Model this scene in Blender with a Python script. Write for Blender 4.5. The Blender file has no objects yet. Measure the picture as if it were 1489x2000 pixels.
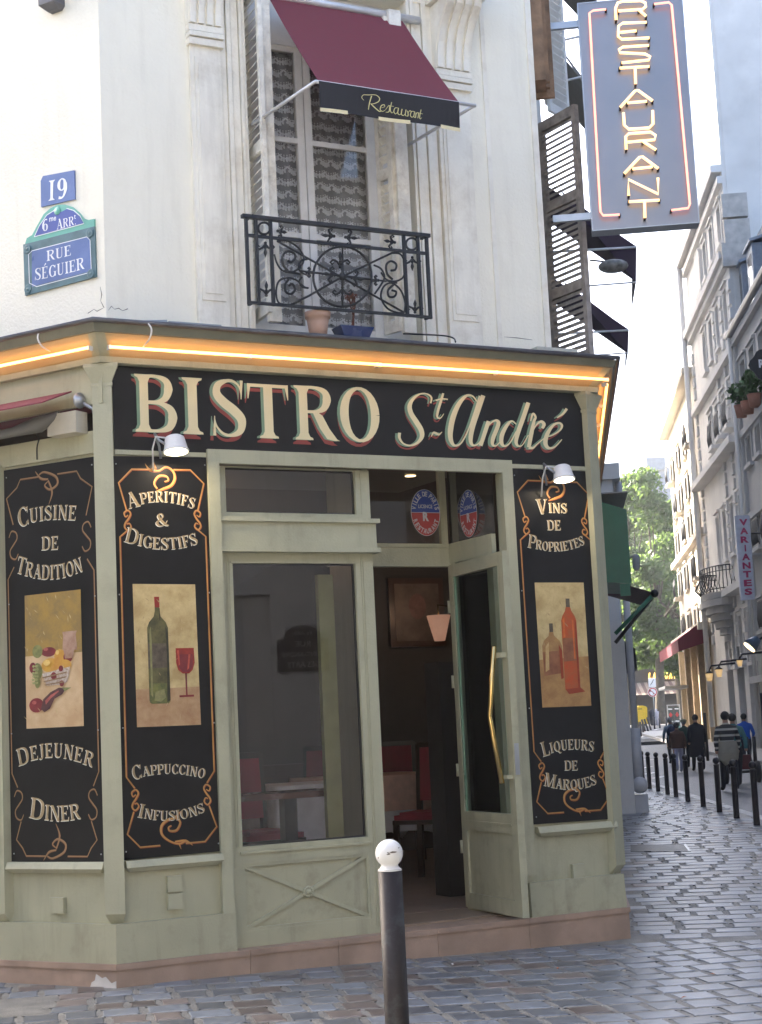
import bpy, math, random
from mathutils import Vector, Matrix
random.seed(7)
R_ = math.radians
scene = bpy.context.scene
COL = scene.collection
# ------------------------------------------------------------------ camera
FPX, PITCH, ROLL, H = 3223.7, 0.1307356, -0.0479501, 1.6
CX, CY = 744.5, 1000.0
Fw = Vector((0, math.cos(PITCH), math.sin(PITCH))); R0 = Vector((1, 0, 0)); U0 = Vector((0, -math.sin(PITCH), math.cos(PITCH)))
EX = math.cos(ROLL) * R0 + math.sin(ROLL) * U0
EY = -math.sin(ROLL) * R0 + math.cos(ROLL) * U0
CAM = Vector((0, 0, H))
cd = bpy.data.cameras.new("camera"); cam = bpy.data.objects.new("camera", cd); COL.objects.link(cam)
m = Matrix((EX, EY, -Fw)).transposed().to_4x4(); m.translation = CAM
cam.matrix_world = m
cd.sensor_fit = 'VERTICAL'; cd.sensor_height = 36.0; cd.lens = FPX / 2000.0 * 36.0
cd.clip_start = 0.1; cd.clip_end = 2000
scene.camera = cam
# ------------------------------------------------------------------ light
SUN_AZ, SUN_EL = R_(-45), R_(33)      # azimuth measured from +Y towards +X
world = bpy.data.worlds.new("World"); scene.world = world; world.use_nodes = True
nt = world.node_tree
bg = nt.nodes["Background"]
sky = nt.nodes.new("ShaderNodeTexSky"); sky.sky_type = 'NISHITA'; sky.sun_disc = False
sky.sun_elevation = SUN_EL; sky.sun_rotation = SUN_AZ
sky.dust_density = 5.0; sky.air_density = 0.7; sky.ozone_density = 0.3
nt.links.new(sky.outputs[0], bg.inputs[0]); bg.inputs[1].default_value = 0.15
sd = bpy.data.lights.new("sun", 'SUN'); sd.energy = 4.0; sd.angle = R_(0.5); sd.color = (1.0, 0.93, 0.82)
sun = bpy.data.objects.new("sun", sd); COL.objects.link(sun)
sdir = Vector((math.sin(SUN_AZ) * math.cos(SUN_EL), math.cos(SUN_AZ) * math.cos(SUN_EL), math.sin(SUN_EL)))
sun.rotation_euler = sdir.to_track_quat('Z', 'Y').to_euler(); sun.location = (0, 0, 60)
vs = scene.view_settings
scene.display_settings.display_device = 'sRGB'
vs.view_transform = 'Standard'; vs.look = 'None'; vs.gamma = 1.0; vs.use_curve_mapping = False
vs.exposure = 2.65
# ------------------------------------------------------------------ frames of reference
def ray(x, y): return Fw + EX * ((x - CX) / FPX) - EY * ((y - CY) / FPX)
def dirv(phi): return Vector((math.sin(phi), math.cos(phi), 0))
def hitplane(x, y, P0, n):
    r = ray(x, y); t = n.dot(P0 - CAM) / n.dot(r); return CAM + r * t
def atz(x, y, z):
    r = ray(x, y); return CAM + r * ((z - H) / r.z)
def aty(x, y, Y):
    r = ray(x, y); return CAM + r * (Y / r.y)
class Fr:
    def __init__(s, O, t, n): s.O, s.t, s.n = O, t, n
    def P(s, a, d, z): return s.O + s.t * a + s.n * d + Vector((0, 0, z))
    def un(s, x, y, d=0.0):
        q = hitplane(x, y, s.O + s.n * d, s.n); v = q - s.O
        return v.dot(s.t), q.z
A = Vector((-1.8814, 11.1344, 0))
dF = dirv(1.0900762); nF = Vector((dF.y, -dF.x, 0))
dL = dirv(-1.0321623); nL = Vector((-dL.y, dL.x, 0))
if nL.y > 0: nL = -nL
WF = 4.11
B = A + dF * WF
dR = dirv(R_(6)); nR = Vector((dR.y, -dR.x, 0))
F = Fr(A, dF, nF); L = Fr(A, dL, nL); RR = Fr(B, dR, nR)
def corner(fr1, O1, d1, fr2, d2):
    # xy point with distances d1,d2 to both planes
    a, b, c, e = fr1.n.x, fr1.n.y, fr2.n.x, fr2.n.y
    r1 = d1 + fr1.n.dot(fr1.O); r2 = d2 + fr2.n.dot(fr2.O)
    det = a * e - b * c
    return Vector(((r1 * e - b * r2) / det, (a * r2 - r1 * c) / det, 0))
def sm(t): t = max(0, min(1, t)); return t * t * (3 - 2 * t)
def G(x, y):
    z = -0.09 * sm((x + 1.9) / 4.2) + 0.22 * sm((y - 12.5) / 12.0)
    return z + 0.95 * sm((y - 50) / 85.0)
def gnd(px, py, dz=0.0):
    z = 0.1
    for _ in range(25):
        q = atz(px, py, z)
        if q.y < 0 or q.y > 400: q = aty(px, py, 120)
        z = 0.5 * z + 0.5 * (G(q.x, q.y) + dz)
    q = atz(px, py, z); return Vector((q.x, q.y, G(q.x, q.y) + dz))
# ------------------------------------------------------------------ materials
MATS = {}
def M(name, col, rough=0.6, metal=0.0, ns=6.0, na=0.12, bump=0.0, bs=40.0, emit=0.0, ecol=None, spec=0.5,
      stain=0.0, scol=(0.1, 0.09, 0.07), ss=1.5, isl=0.0, coat=0.0, streak=0.0, pos=False):
    if name in MATS: return MATS[name]
    mt = bpy.data.materials.new(name); mt.use_nodes = True; t = mt.node_tree; N = t.nodes; K = t.links
    b = N["Principled BSDF"]
    b.inputs["Roughness"].default_value = rough; b.inputs["Metallic"].default_value = metal
    b.inputs["Specular IOR Level"].default_value = spec; b.inputs["Coat Weight"].default_value = coat
    tc = N.new("ShaderNodeTexCoord"); vec = tc.outputs["Object"]
    if pos: vec = N.new("ShaderNodeNewGeometry").outputs["Position"]
    nz = N.new("ShaderNodeTexNoise"); nz.inputs["Scale"].default_value = ns; nz.inputs["Detail"].default_value = 5
    K.new(vec, nz.inputs["Vector"])
    mp = N.new("ShaderNodeMapRange"); mp.inputs["From Min"].default_value = 0.3; mp.inputs["From Max"].default_value = 0.7
    mp.inputs["To Min"].default_value = 1 - na; mp.inputs["To Max"].default_value = 1 + na
    K.new(nz.outputs["Fac"], mp.inputs["Value"])
    hsv = N.new("ShaderNodeHueSaturation"); hsv.inputs["Color"].default_value = (*col, 1)
    last = mp.outputs[0]
    if isl > 0:
        ge = N.new("ShaderNodeNewGeometry"); oi = N.new("ShaderNodeObjectInfo")
        ad = N.new("ShaderNodeMath"); ad.operation = 'ADD'; K.new(ge.outputs["Random Per Island"], ad.inputs[0]); K.new(oi.outputs["Random"], ad.inputs[1])
        fr = N.new("ShaderNodeMath"); fr.operation = 'FRACT'; K.new(ad.outputs[0], fr.inputs[0])
        m2 = N.new("ShaderNodeMapRange"); m2.inputs["To Min"].default_value = 1 - isl; m2.inputs["To Max"].default_value = 1 + isl
        K.new(fr.outputs[0], m2.inputs["Value"])
        mu = N.new("ShaderNodeMath"); mu.operation = 'MULTIPLY'; K.new(last, mu.inputs[0]); K.new(m2.outputs[0], mu.inputs[1]); last = mu.outputs[0]
    K.new(last, hsv.inputs["Value"])
    cout = hsv.outputs[0]
    if stain > 0:
        n2 = N.new("ShaderNodeTexNoise"); n2.inputs["Scale"].default_value = ss; n2.inputs["Detail"].default_value = 9; n2.inputs["Roughness"].default_value = 0.7
        K.new(vec, n2.inputs["Vector"])
        cr = N.new("ShaderNodeMapRange"); cr.inputs["From Min"].default_value = 0.5; cr.inputs["From Max"].default_value = 0.75; cr.inputs["To Max"].default_value = stain
        K.new(n2.outputs["Fac"], cr.inputs["Value"])
        mx = N.new("ShaderNodeMixRGB"); K.new(cr.outputs[0], mx.inputs[0]); K.new(cout, mx.inputs[1]); mx.inputs[2].default_value = (*scol, 1)
        cout = mx.outputs[0]
    if streak > 0:
        mpn = N.new("ShaderNodeMapping"); mpn.inputs["Scale"].default_value = (9, 9, 0.7); K.new(vec, mpn.inputs[0])
        n4 = N.new("ShaderNodeTexNoise"); n4.inputs["Scale"].default_value = 1.0; n4.inputs["Detail"].default_value = 8; n4.inputs["Roughness"].default_value = 0.65; K.new(mpn.outputs[0], n4.inputs["Vector"])
        c4 = N.new("ShaderNodeMapRange"); c4.inputs["From Min"].default_value = 0.52; c4.inputs["From Max"].default_value = 0.78; c4.inputs["To Max"].default_value = streak; K.new(n4.outputs["Fac"], c4.inputs["Value"])
        m4 = N.new("ShaderNodeMixRGB"); K.new(c4.outputs[0], m4.inputs[0]); K.new(cout, m4.inputs[1]); m4.inputs[2].default_value = (*[x * .8 for x in scol], 1); cout = m4.outputs[0]
    K.new(cout, b.inputs["Base Color"])
    rm = N.new("ShaderNodeMapRange"); rm.inputs["To Min"].default_value = max(0, rough - 0.08); rm.inputs["To Max"].default_value = min(1, rough + 0.1)
    K.new(nz.outputs["Fac"], rm.inputs["Value"]); K.new(rm.outputs[0], b.inputs["Roughness"])
    if bump > 0:
        n3 = N.new("ShaderNodeTexNoise"); n3.inputs["Scale"].default_value = bs; n3.inputs["Detail"].default_value = 6; K.new(vec, n3.inputs["Vector"])
        bp = N.new("ShaderNodeBump"); bp.inputs["Strength"].default_value = bump; bp.inputs["Distance"].default_value = 0.02
        K.new(n3.outputs["Fac"], bp.inputs["Height"]); K.new(bp.outputs[0], b.inputs["Normal"])
    if emit > 0:
        b.inputs["Emission Color"].default_value = (*(ecol or col), 1); b.inputs["Emission Strength"].default_value = emit
    MATS[name] = mt; return mt
sage = M("sage_paint", (0.40, 0.39, 0.262), 0.42, ns=2.5, na=0.06, bump=0.10, bs=70, stain=0.4, scol=(0.20, 0.185, 0.12), ss=3.2, streak=0.4)
sage2 = M("sage_paint_worn", (0.385, 0.372, 0.246), 0.45, ns=3, na=0.07, bump=0.12, bs=90, stain=0.6, scol=(0.2, 0.18, 0.12), ss=5, streak=0.45)
black = M("black_board", (0.0045, 0.0045, 0.0055), 0.34, ns=5, na=0.3, bump=0.02, bs=60, spec=0.3)
cream = M("cream_letter", (0.72, 0.62, 0.36), 0.45, na=0.04)
redsh = M("red_letter_shade", (0.24, 0.035, 0.025), 0.45)
grnsh = M("green_letter_shade", (0.17, 0.27, 0.17), 0.45)
tan = M("tan_letter", (0.34, 0.25, 0.13), 0.5, ns=30, na=0.3)
whitel = M("white_letter_edge", (0.72, 0.70, 0.58), 0.5)
orn = M("orange_ornament", (0.45, 0.22, 0.06), 0.5, ns=9, na=0.25)
ornd = M("orange_ornament_edge", (0.30, 0.07, 0.015), 0.5)
wallm = M("cream_render", (0.86, 0.82, 0.69), 0.9, ns=1.6, na=0.04, bump=0.3, bs=45, stain=0.30, scol=(0.60, 0.54, 0.43), ss=1.6, streak=0.2)
trimm = M("cream_stone_trim", (0.84, 0.80, 0.69), 0.85, ns=3, na=0.08, bump=0.2, bs=45, stain=0.55, scol=(0.52, 0.45, 0.34), ss=3.5, streak=0.3)
plinthm = M("pink_limestone", (0.36, 0.25, 0.18), 0.55, ns=3.0, na=0.2, bump=0.12, bs=70, stain=0.5, scol=(0.22, 0.16, 0.12), ss=4)
plaster = M("white_plaster_patch", (0.62, 0.58, 0.52), 0.9, bump=0.4, bs=20)
zinc = M("zinc_gutter", (0.10, 0.10, 0.11), 0.45, 0.5, ns=8, na=0.25, bump=0.15, bs=30)
steel = M("grey_steel", (0.38, 0.40, 0.42), 0.35, 0.8)
whitep = M("white_paint", (0.72, 0.71, 0.68), 0.5, na=0.08, stain=0.2, scol=(0.35, 0.3, 0.22), ss=9)
shutw = M("peeling_white_shutter", (0.78, 0.75, 0.66), 0.75, ns=10, na=0.15, bump=0.2, bs=60, stain=0.6, scol=(0.36, 0.29, 0.2), ss=9)
wood = M("weathered_grey_wood", (0.33, 0.295, 0.265), 0.85, ns=12, na=0.35, bump=0.4, bs=35, stain=0.5, scol=(0.33, 0.29, 0.25), ss=6)
woodb = M("brown_old_wood", (0.22, 0.14, 0.085), 0.8, ns=9, na=0.3, bump=0.3, bs=35)
iron = M("black_iron", (0.018, 0.02, 0.024), 0.45, 0.3, ns=20, na=0.3)
bollm = M("bollard_dark_paint", (0.018, 0.014, 0.017), 0.4, ns=15, na=0.25)
burg = M("burgundy_canvas", (0.155, 0.02, 0.035), 0.85, ns=30, na=0.08, bump=0.15, bs=300)
blackc = M("black_canvas", (0.012, 0.012, 0.016), 0.8, ns=20, na=0.2)
brass = M("polished_brass", (0.72, 0.50, 0.19), 0.2, 1.0)
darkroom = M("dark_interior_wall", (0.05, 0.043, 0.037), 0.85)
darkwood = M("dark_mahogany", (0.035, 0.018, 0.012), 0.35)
redup = M("red_upholstery", (0.26, 0.016, 0.035), 0.75)
pinkc = M("pink_tablecloth", (0.66, 0.44, 0.36), 0.85, ns=14)
whitec = M("white_tablecloth", (0.80, 0.80, 0.82), 0.85)
tilef = M("beige_floor_tile", (0.30, 0.22, 0.17), 0.35, ns=6)
rubber = M("black_rubber", (0.02, 0.02, 0.02), 0.7)
neonw = M("warm_neon_tube", (1, 0.75, 0.45), 0.4, emit=0.42, ecol=(1.0, 0.56, 0.20))
neonc = M("cornice_neon_tube", (1, 0.8, 0.5), 0.4, emit=1.15, ecol=(1.0, 0.42, 0.09))
neonr = M("red_neon_tube", (1, 0.45, 0.35), 0.4, emit=0.36, ecol=(1.0, 0.30, 0.20))
lampe = M("lamp_glow", (1, 0.85, 0.6), 0.4, emit=0.8, ecol=(1.0, 0.72, 0.38))
def glassmat(name, col=(1, 1, 1), tr=0.86, ior=1.5):
    mt = bpy.data.materials.new(name); mt.use_nodes = True; t = mt.node_tree; N = t.nodes; K = t.links
    N.remove(N["Principled BSDF"]); out = N["Material Output"]
    g = N.new("ShaderNodeBsdfGlossy"); g.inputs["Roughness"].default_value = 0.01
    tb = N.new("ShaderNodeBsdfTransparent"); tb.inputs[0].default_value = (tr * col[0], tr * col[1], tr * col[2], 1)
    fz = N.new("ShaderNodeFresnel"); fz.inputs[0].default_value = ior
    mx = N.new("ShaderNodeMixShader"); K.new(fz.outputs[0], mx.inputs[0]); K.new(tb.outputs[0], mx.inputs[1]); K.new(g.outputs[0], mx.inputs[2])
    K.new(mx.outputs[0], out.inputs[0]); MATS[name] = mt; return mt
glass = glassmat("window_glass", tr=0.92, ior=1.62)
glassd = glassmat("door_glass", (0.93, 1, 0.94), tr=0.88, ior=1.62)
# ------------------------------------------------------------------ mesh building
class MB:
    def __init__(s): s.v, s.f, s.m, s.sm = [], [], [], []
    def add(s, vs_, fs_, mi=0, smooth=False):
        o = len(s.v); s.v.extend([Vector(x) for x in vs_])
        for f in fs_: s.f.append([i + o for i in f]); s.m.append(mi); s.sm.append(smooth)
        return s
    def quad(s, a, b, c, d, mi=0): return s.add([a, b, c, d], [(0, 1, 2, 3)], mi)
    def poly(s, pts, mi=0): return s.add(pts, [tuple(range(len(pts)))], mi)
    def hexa(s, p, mi=0):  # p: 8 pts bottom 4, top 4
        return s.add(p, [(0, 3, 2, 1), (4, 5, 6, 7), (0, 1, 5, 4), (1, 2, 6, 5), (2, 3, 7, 6), (3, 0, 4, 7)], mi)
    def box(s, fr, s0, s1, d0, d1, z0, z1, mi=0):
        P = fr.P; return s.hexa([P(s0, d0, z0), P(s1, d0, z0), P(s1, d1, z0), P(s0, d1, z0), P(s0, d0, z1), P(s1, d0, z1), P(s1, d1, z1), P(s0, d1, z1)], mi)
    def prism(s, pts, off, mi=0):  # polygon extruded by vector off
        n = len(pts); v = [Vector(p) for p in pts]; v += [p + off for p in v]
        fs = [tuple(range(n))[::-1], tuple(range(n, 2 * n))] + [(i, (i + 1) % n, (i + 1) % n + n, i + n) for i in range(n)]
        return s.add(v, fs, mi)
    def tube(s, pts, r, n=6, mi=0, cap=True, smooth=True):
        pts = [Vector(p) for p in pts]; rs = r if isinstance(r, (list, tuple)) else [r] * len(pts)
        vs_, fs_ = [], []; up = None
        for i, p in enumerate(pts):
            t = (pts[min(i + 1, len(pts) - 1)] - pts[max(i - 1, 0)])
            if t.length < 1e-9: t = Vector((0, 0, 1))
            t.normalize()
            if up is None: up = t.orthogonal().normalized()
            up = (up - t * up.dot(t)); up = up.normalized() if up.length > 1e-6 else t.orthogonal().normalized()
            w = t.cross(up)
            for k in range(n):
                a = 2 * math.pi * k / n; vs_.append(p + (up * math.cos(a) + w * math.sin(a)) * rs[i])
        for i in range(len(pts) - 1):
            for k in range(n): fs_.append((i * n + k, i * n + (k + 1) % n, (i + 1) * n + (k + 1) % n, (i + 1) * n + k))
        if cap: fs_.append(tuple(range(n))[::-1]); fs_.append(tuple(range((len(pts) - 1) * n, len(pts) * n)))
        return s.add(vs_, fs_, mi, smooth)
    def lathe(s, O, prof, n=20, mi=0, ax=Vector((0, 0, 1))):  # prof (r,z)
        u = ax.orthogonal().normalized(); w = ax.cross(u); vs_, fs_ = [], []
        for r, z in prof:
            for k in range(n):
                a = 2 * math.pi * k / n; vs_.append(O + ax * z + (u * math.cos(a) + w * math.sin(a)) * r)
        for i in range(len(prof) - 1):
            for k in range(n): fs_.append((i * n + k, i * n + (k + 1) % n, (i + 1) * n + (k + 1) % n, (i + 1) * n + k))
        fs_.append(tuple(range(n))[::-1]); fs_.append(tuple(range((len(prof) - 1) * n, len(prof) * n)))
        return s.add(vs_, fs_, mi, True)
    def ball(s, c, r, n=12, mi=0, sc=(1, 1, 1)):
        vs_, fs_ = [], []; mm = n // 2
        for i in range(mm + 1):
            th = math.pi * i / mm
            for k in range(n):
                a = 2 * math.pi * k / n; vs_.append(Vector(c) + Vector((r * sc[0] * math.sin(th) * math.cos(a), r * sc[1] * math.sin(th) * math.sin(a), r * sc[2] * math.cos(th))))
        for i in range(mm):
            for k in range(n): fs_.append((i * n + k, (i + 1) * n + k, (i + 1) * n + (k + 1) % n, i * n + (k + 1) % n))
        return s.add(vs_, fs_, mi, True)
    def build(s, name, mats, parent=None, org=None):
        if not isinstance(mats, (list, tuple)): mats = [mats]
        if parent is not None: O = Vector(parent["_o"])
        elif org is not None: O = Vector(org)
        else:
            xs = [v.x for v in s.v]; ys = [v.y for v in s.v]; O = Vector(((min(xs) + max(xs)) / 2, (min(ys) + max(ys)) / 2, min(v.z for v in s.v)))
        me = bpy.data.meshes.new(name); me.from_pydata([v - O for v in s.v], [], s.f); me.validate()
        for mt in mats: me.materials.append(mt)
        if len(me.polygons) == len(s.f):
            me.polygons.foreach_set("material_index", s.m); me.polygons.foreach_set("use_smooth", s.sm)
        me.update()
        o = bpy.data.objects.new(name, me); COL.objects.link(o); o["_o"] = tuple(O)
        if parent is not None: o.parent = parent
        else: o.location = O
        return o
def tag(o, label=None, cat=None, group=None, kind=None):
    if label: o["label"] = label
    if cat: o["category"] = cat
    if group: o["group"] = group
    if kind: o["kind"] = kind
    return o
def thing(name, loc, label, cat, group=None):
    o = bpy.data.objects.new(name, None); COL.objects.link(o); o.location = loc; o["_o"] = tuple(loc); o.empty_display_size = 0.2
    return tag(o, label, cat, group)
def struct(o): o["kind"] = "structure"; return o
def copy_tree(o, loc, label=None, parent=None):
    c = o.copy(); COL.objects.link(c)
    if parent is None: c.location = loc; c["label"] = label or o["label"]
    else: c.parent = parent
    for ch in [k for k in COL.objects if k.parent == o]: copy_tree(ch, None, None, c)
    return c
# ------------------------------------------------------------------ 2D strokes / lettering
def cat(pts, ws, n=6):
    P, W = [], []; m_ = len(pts)
    for i in range(m_ - 1):
        p0, p1, p2, p3 = pts[max(i - 1, 0)], pts[i], pts[i + 1], pts[min(i + 2, m_ - 1)]
        for k in range(n):
            t = k / n; a = -.5 * t + t * t - .5 * t ** 3; b = 1 - 2.5 * t * t + 1.5 * t ** 3; c = .5 * t + 2 * t * t - 1.5 * t ** 3; d = -.5 * t * t + .5 * t ** 3
            P.append((a * p0[0] + b * p1[0] + c * p2[0] + d * p3[0], a * p0[1] + b * p1[1] + c * p2[1] + d * p3[1])); W.append(ws[i] * (1 - t) + ws[i + 1] * t)
    P.append(tuple(pts[-1])); W.append(ws[-1]); return P, W
def ribbon(pts, ws, xmode=False):
    Lf, Rt = [], []
    for i, p in enumerate(pts):
        if xmode: nx, ny = 1, 0
        else:
            a = pts[max(i - 1, 0)]; b = pts[min(i + 1, len(pts) - 1)]; dx, dy = b[0] - a[0], b[1] - a[1]; l = math.hypot(dx, dy) or 1; nx, ny = dy / l, -dx / l
        w = ws[i] / 2; Lf.append((p[0] - nx * w, p[1] - ny * w)); Rt.append((p[0] + nx * w, p[1] + ny * w))
    return Lf, Rt
T = 0.165
def stem(x, y0=0, y1=1, w=T, a=1, b=1, x1=None, sw=None):
    x1 = x if x1 is None else x1; sw = sw or w + 0.19
    ts = [0, .035, .06, .13, .87, .94, .965, 1]; ws = [sw if a else w, sw * .96 if a else w, (w + sw * .35) / 1.25 if a else w, w, w, (w + sw * .35) / 1.25 if b else w, sw * .96 if b else w, sw if b else w]
    return ('x', [(x + (x1 - x) * t, y0 + (y1 - y0) * t) for t in ts], ws)
def c_(pts, ws): 
    if not isinstance(ws, (list, tuple)): ws = [ws] * len(pts)
    return ('n', *cat(pts, ws))
def l_(pts, ws):
    if not isinstance(ws, (list, tuple)): ws = [ws] * len(pts)
    return ('n', pts, ws)
def ell(cx, cy, rx, ry, a0, a1, thin=.05, thick=T + .01, n=26):
    P, W = [], []
    for i in range(n + 1):
        a = R_(a0 + (a1 - a0) * i / n); w = thin + (thick - thin) * abs(math.cos(a)) ** 1.4
        P.append((cx + (rx - w / 2) * math.cos(a), cy + (ry - w / 2) * math.sin(a))); W.append(w)
    return ('n', P, W)
upb = c_([(.17, .972), (.42, .972), (.60, .9), (.645, .76), (.58, .6), (.42, .53), (.17, .525)], [.05, .055, .12, .17, .12, .055, .05])
GL = {
 'B': (.84, [stem(.17), upb, c_([(.17, .51), (.46, .505), (.66, .42), (.715, .27), (.65, .1), (.45, .027), (.17, .027)], [.05, .055, .13, .18, .13, .055, .05])]),
 'I': (.40, [stem(.19)]),
 'S': (.70, [c_([(.59, .72), (.56, .87), (.45, .965), (.31, .97), (.15, .89), (.12, .74), (.24, .6), (.45, .45), (.58, .3), (.55, .11), (.38, .025), (.22, .05), (.1, .17), (.06, .31)], [.02, .035, .045, .06, .12, .155, .17, .175, .17, .12, .055, .045, .035, .02]), l_([(.60, .99), (.585, .66)], [.06, .015]), l_([(.055, .01), (.065, .35)], [.06, .015])]),
 'T': (.80, [stem(.4, 0, .95, b=0), l_([(.04, .97), (.76, .97)], .06), l_([(.055, 1), (.03, .72)], [.07, .015]), l_([(.745, 1), (.77, .72)], [.07, .015])]),
 'R': (.86, [stem(.17), upb, ('x', [(.38, .54), (.46, .46), (.58, .22), (.72, .03), (.82, 0)], [.08, .17, .19, .2, .12])]),
 'O': (.86, [ell(.42, .5, .4, .51, 0, 360)]),
 'C': (.76, [ell(.42, .5, .39, .51, 42, 318), l_([(.71, .97), (.7, .66)], [.06, .015]), l_([(.71, .05), (.7, .3)], [.05, .015])]),
 'D': (.88, [stem(.17), c_([(.17, .972), (.45, .97), (.70, .82), (.765, .5), (.70, .18), (.45, .03), (.17, .028)], [.05, .06, .15, .18, .15, .06, .05])]),
 'E': (.72, [stem(.17), l_([(.2, .972), (.62, .972)], .055), l_([(.2, .51), (.47, .51)], .05), l_([(.2, .028), (.64, .028)], .055), l_([(.6, 1), (.6, .74)], [.08, .015]), l_([(.62, 0), (.66, .27)], [.08, .015]), l_([(.47, .39), (.47, .63)], .03)]),
 'F': (.66, [stem(.17), l_([(.2, .972), (.6, .972)], .055), l_([(.2, .51), (.45, .51)], .05), l_([(.58, 1), (.6, .74)], [.08, .015]), l_([(.45, .39), (.45, .63)], .03)]),
 'G': (.84, [ell(.42, .5, .39, .51, 42, 325), l_([(.71, .97), (.7, .66)], [.06, .015]), stem(.69, .05, .44, a=0)]),
 'J': (.46, [stem(.27, .16, 1, a=0), c_([(.27, .2), (.25, .03), (.12, -.05), (.02, .03)], [T, .1, .06, .09])]),
 'L': (.66, [stem(.17), l_([(.2, .028), (.62, .028)], .055), l_([(.59, 0), (.64, .3)], [.09, .015])]),
 'M': (1.02, [stem(.12, w=.06), stem(.46, .02, 1, a=0, b=0, x1=.16), stem(.48, .02, 1, w=.06, a=0, b=0, x1=.82), stem(.85)]),
 'N': (.84, [stem(.13, w=.055), stem(.68, -.02, 1, w=.18, a=0, b=0, x1=.16), stem(.7, .0, 1, w=.055, a=0)]),
 'P': (.72, [stem(.17), c_([(.17, .972), (.44, .972), (.64, .88), (.67, .72), (.6, .53), (.42, .46), (.17, .455)], [.05, .055, .13, .17, .13, .055, .05])]),
 'Q': (.86, [ell(.42, .5, .4, .51, 0, 360), c_([(.36, .1), (.5, .02), (.66, -.16), (.86, -.17)], [.04, .1, .1, .03])]),
 'U': (.80, [stem(.17, .3, 1, a=0), c_([(.17, .34), (.2, .12), (.39, .035), (.58, .12), (.63, .34)], [T, .14, .07, .055, .05]), stem(.63, .32, 1, w=.05, a=0)]),
 'V': (.80, [stem(.40, -.01, 1, w=.19, a=0, x1=.12), stem(.42, -.01, 1, w=.055, a=0, x1=.68)]),
 'A': (.84, [stem(.1, 0, 1, w=.055, b=0, x1=.41), stem(.70, 0, 1.0, w=.19, b=0, x1=.38), l_([(.2, .34), (.6, .34)], .05)]),
 '&': (.92, [c_([(.78, .45), (.66, .2), (.45, .04), (.22, .04), (.09, .2), (.16, .38), (.36, .55), (.5, .74), (.42, .93), (.27, .93), (.2, .76), (.32, .5), (.62, .14), (.86, .05)], [.03, .05, .06, .13, .16, .13, .06, .08, .07, .08, .14, .17, .15, .04])]),
 '1': (.46, [stem(.22)]),
 '9': (.66, [ell(.3, .69, .27, .31, 0, 360), c_([(.52, .75), (.52, .4), (.36, .06), (.12, .06)], [.15, .17, .08, .15])]),
 '6': (.66, [ell(.33, .31, .27, .31, 0, 360), c_([(.1, .25), (.11, .6), (.28, .94), (.52, .94)], [.15, .17, .08, .13])]),
 '.': (.25, [l_([(.08, .06), (.2, .06)], .12)]), ' ': (.35, []), '-': (.4, [l_([(.06, .4), (.34, .4)], .08)]),
}
GL['É'] = (GL['E'][0], GL['E'][1] + [l_([(.3, 1.08), (.48, 1.26)], [.05, .12])])
def emit_strokes(mb, strokes, mp, toW, d, mi):
    for k, (mode, pts, ws) in enumerate(strokes):
        a, b = ribbon(pts, ws, mode == 'x')
        a = [mp(p) for p in a]; b = [mp(p) for p in b]; dd = d + k * 0.00025
        n = len(a); mb.add([toW(p, dd) for p in a] + [toW(p, dd) for p in b], [(i, i + 1, n + i + 1, n + i) for i in range(n - 1)], mi)
def word(mb, txt, base, hs, toW, d, layers, big=1.0, gap=0.06, condense=None):
    """base: 3 baseline points (s,z) left/mid/right; hs: cap height; layers [(dx,dz,dd,mat)] in cap heights"""
    (x0, y0), (x1, y1), (x2, y2) = base
    def yb(x): return y0 * (x - x1) * (x - x2) / ((x0 - x1) * (x0 - x2)) + y1 * (x - x0) * (x - x2) / ((x1 - x0) * (x1 - x2)) + y2 * (x - x0) * (x - x1) / ((x2 - x0) * (x2 - x1))
    adv = []
    for i, ch in enumerate(txt): adv.append((GL[ch][0] + gap) * (big if i == 0 else 1))
    k = (x2 - x0) / (sum(adv) - gap)  # width of 1 unit
    x = x0
    for i, ch in enumerate(txt):
        sc = big if i == 0 else 1.0
        w = GL[ch][0] * sc * k; xm = x + w / 2; sl = (yb(xm + 1e-3) - yb(xm - 1e-3)) / 2e-3; an = math.atan(sl) * 0.8; ca, sa = math.cos(an), math.sin(an)
        yy = yb(xm) - (hs * (big - 1) * 0.25 if i == 0 and big > 1 else 0)
        for dx, dz, dd, mi in layers:
            def mp(p, xm=xm, yy=yy, sc=sc, w=w):
                u = (p[0] * k * sc - w / 2) + dx * hs; v = p[1] * hs * sc + dz * hs
                return (xm + u * ca - v * sa, yy + u * sa + v * ca)
            emit_strokes(mb, GL[ch][1], mp, toW, d + dd, mi)
        x += adv[i] * k
fcurves = {}
def fontpoly(txt, bold=0.0):
    key = (txt, bold)
    if key in fcurves: return fcurves[key]
    cu = bpy.data.curves.new("t", 'FONT'); cu.body = txt; cu.size = 1.0; cu.offset = bold; cu.resolution_u = 3
    ob = bpy.data.objects.new("t", cu); COL.objects.link(ob); bpy.context.view_layer.update()
    me = bpy.data.meshes.new_from_object(ob.evaluated_get(bpy.context.evaluated_depsgraph_get()))
    vsx = [(v.co.x, v.co.y) for v in me.vertices]; fs = [tuple(p.vertices) for p in me.polygons]
    bpy.data.objects.remove(ob); bpy.data.meshes.remove(me); bpy.data.curves.remove(cu)
    fcurves[key] = (vsx, fs); return fcurves[key]
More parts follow.
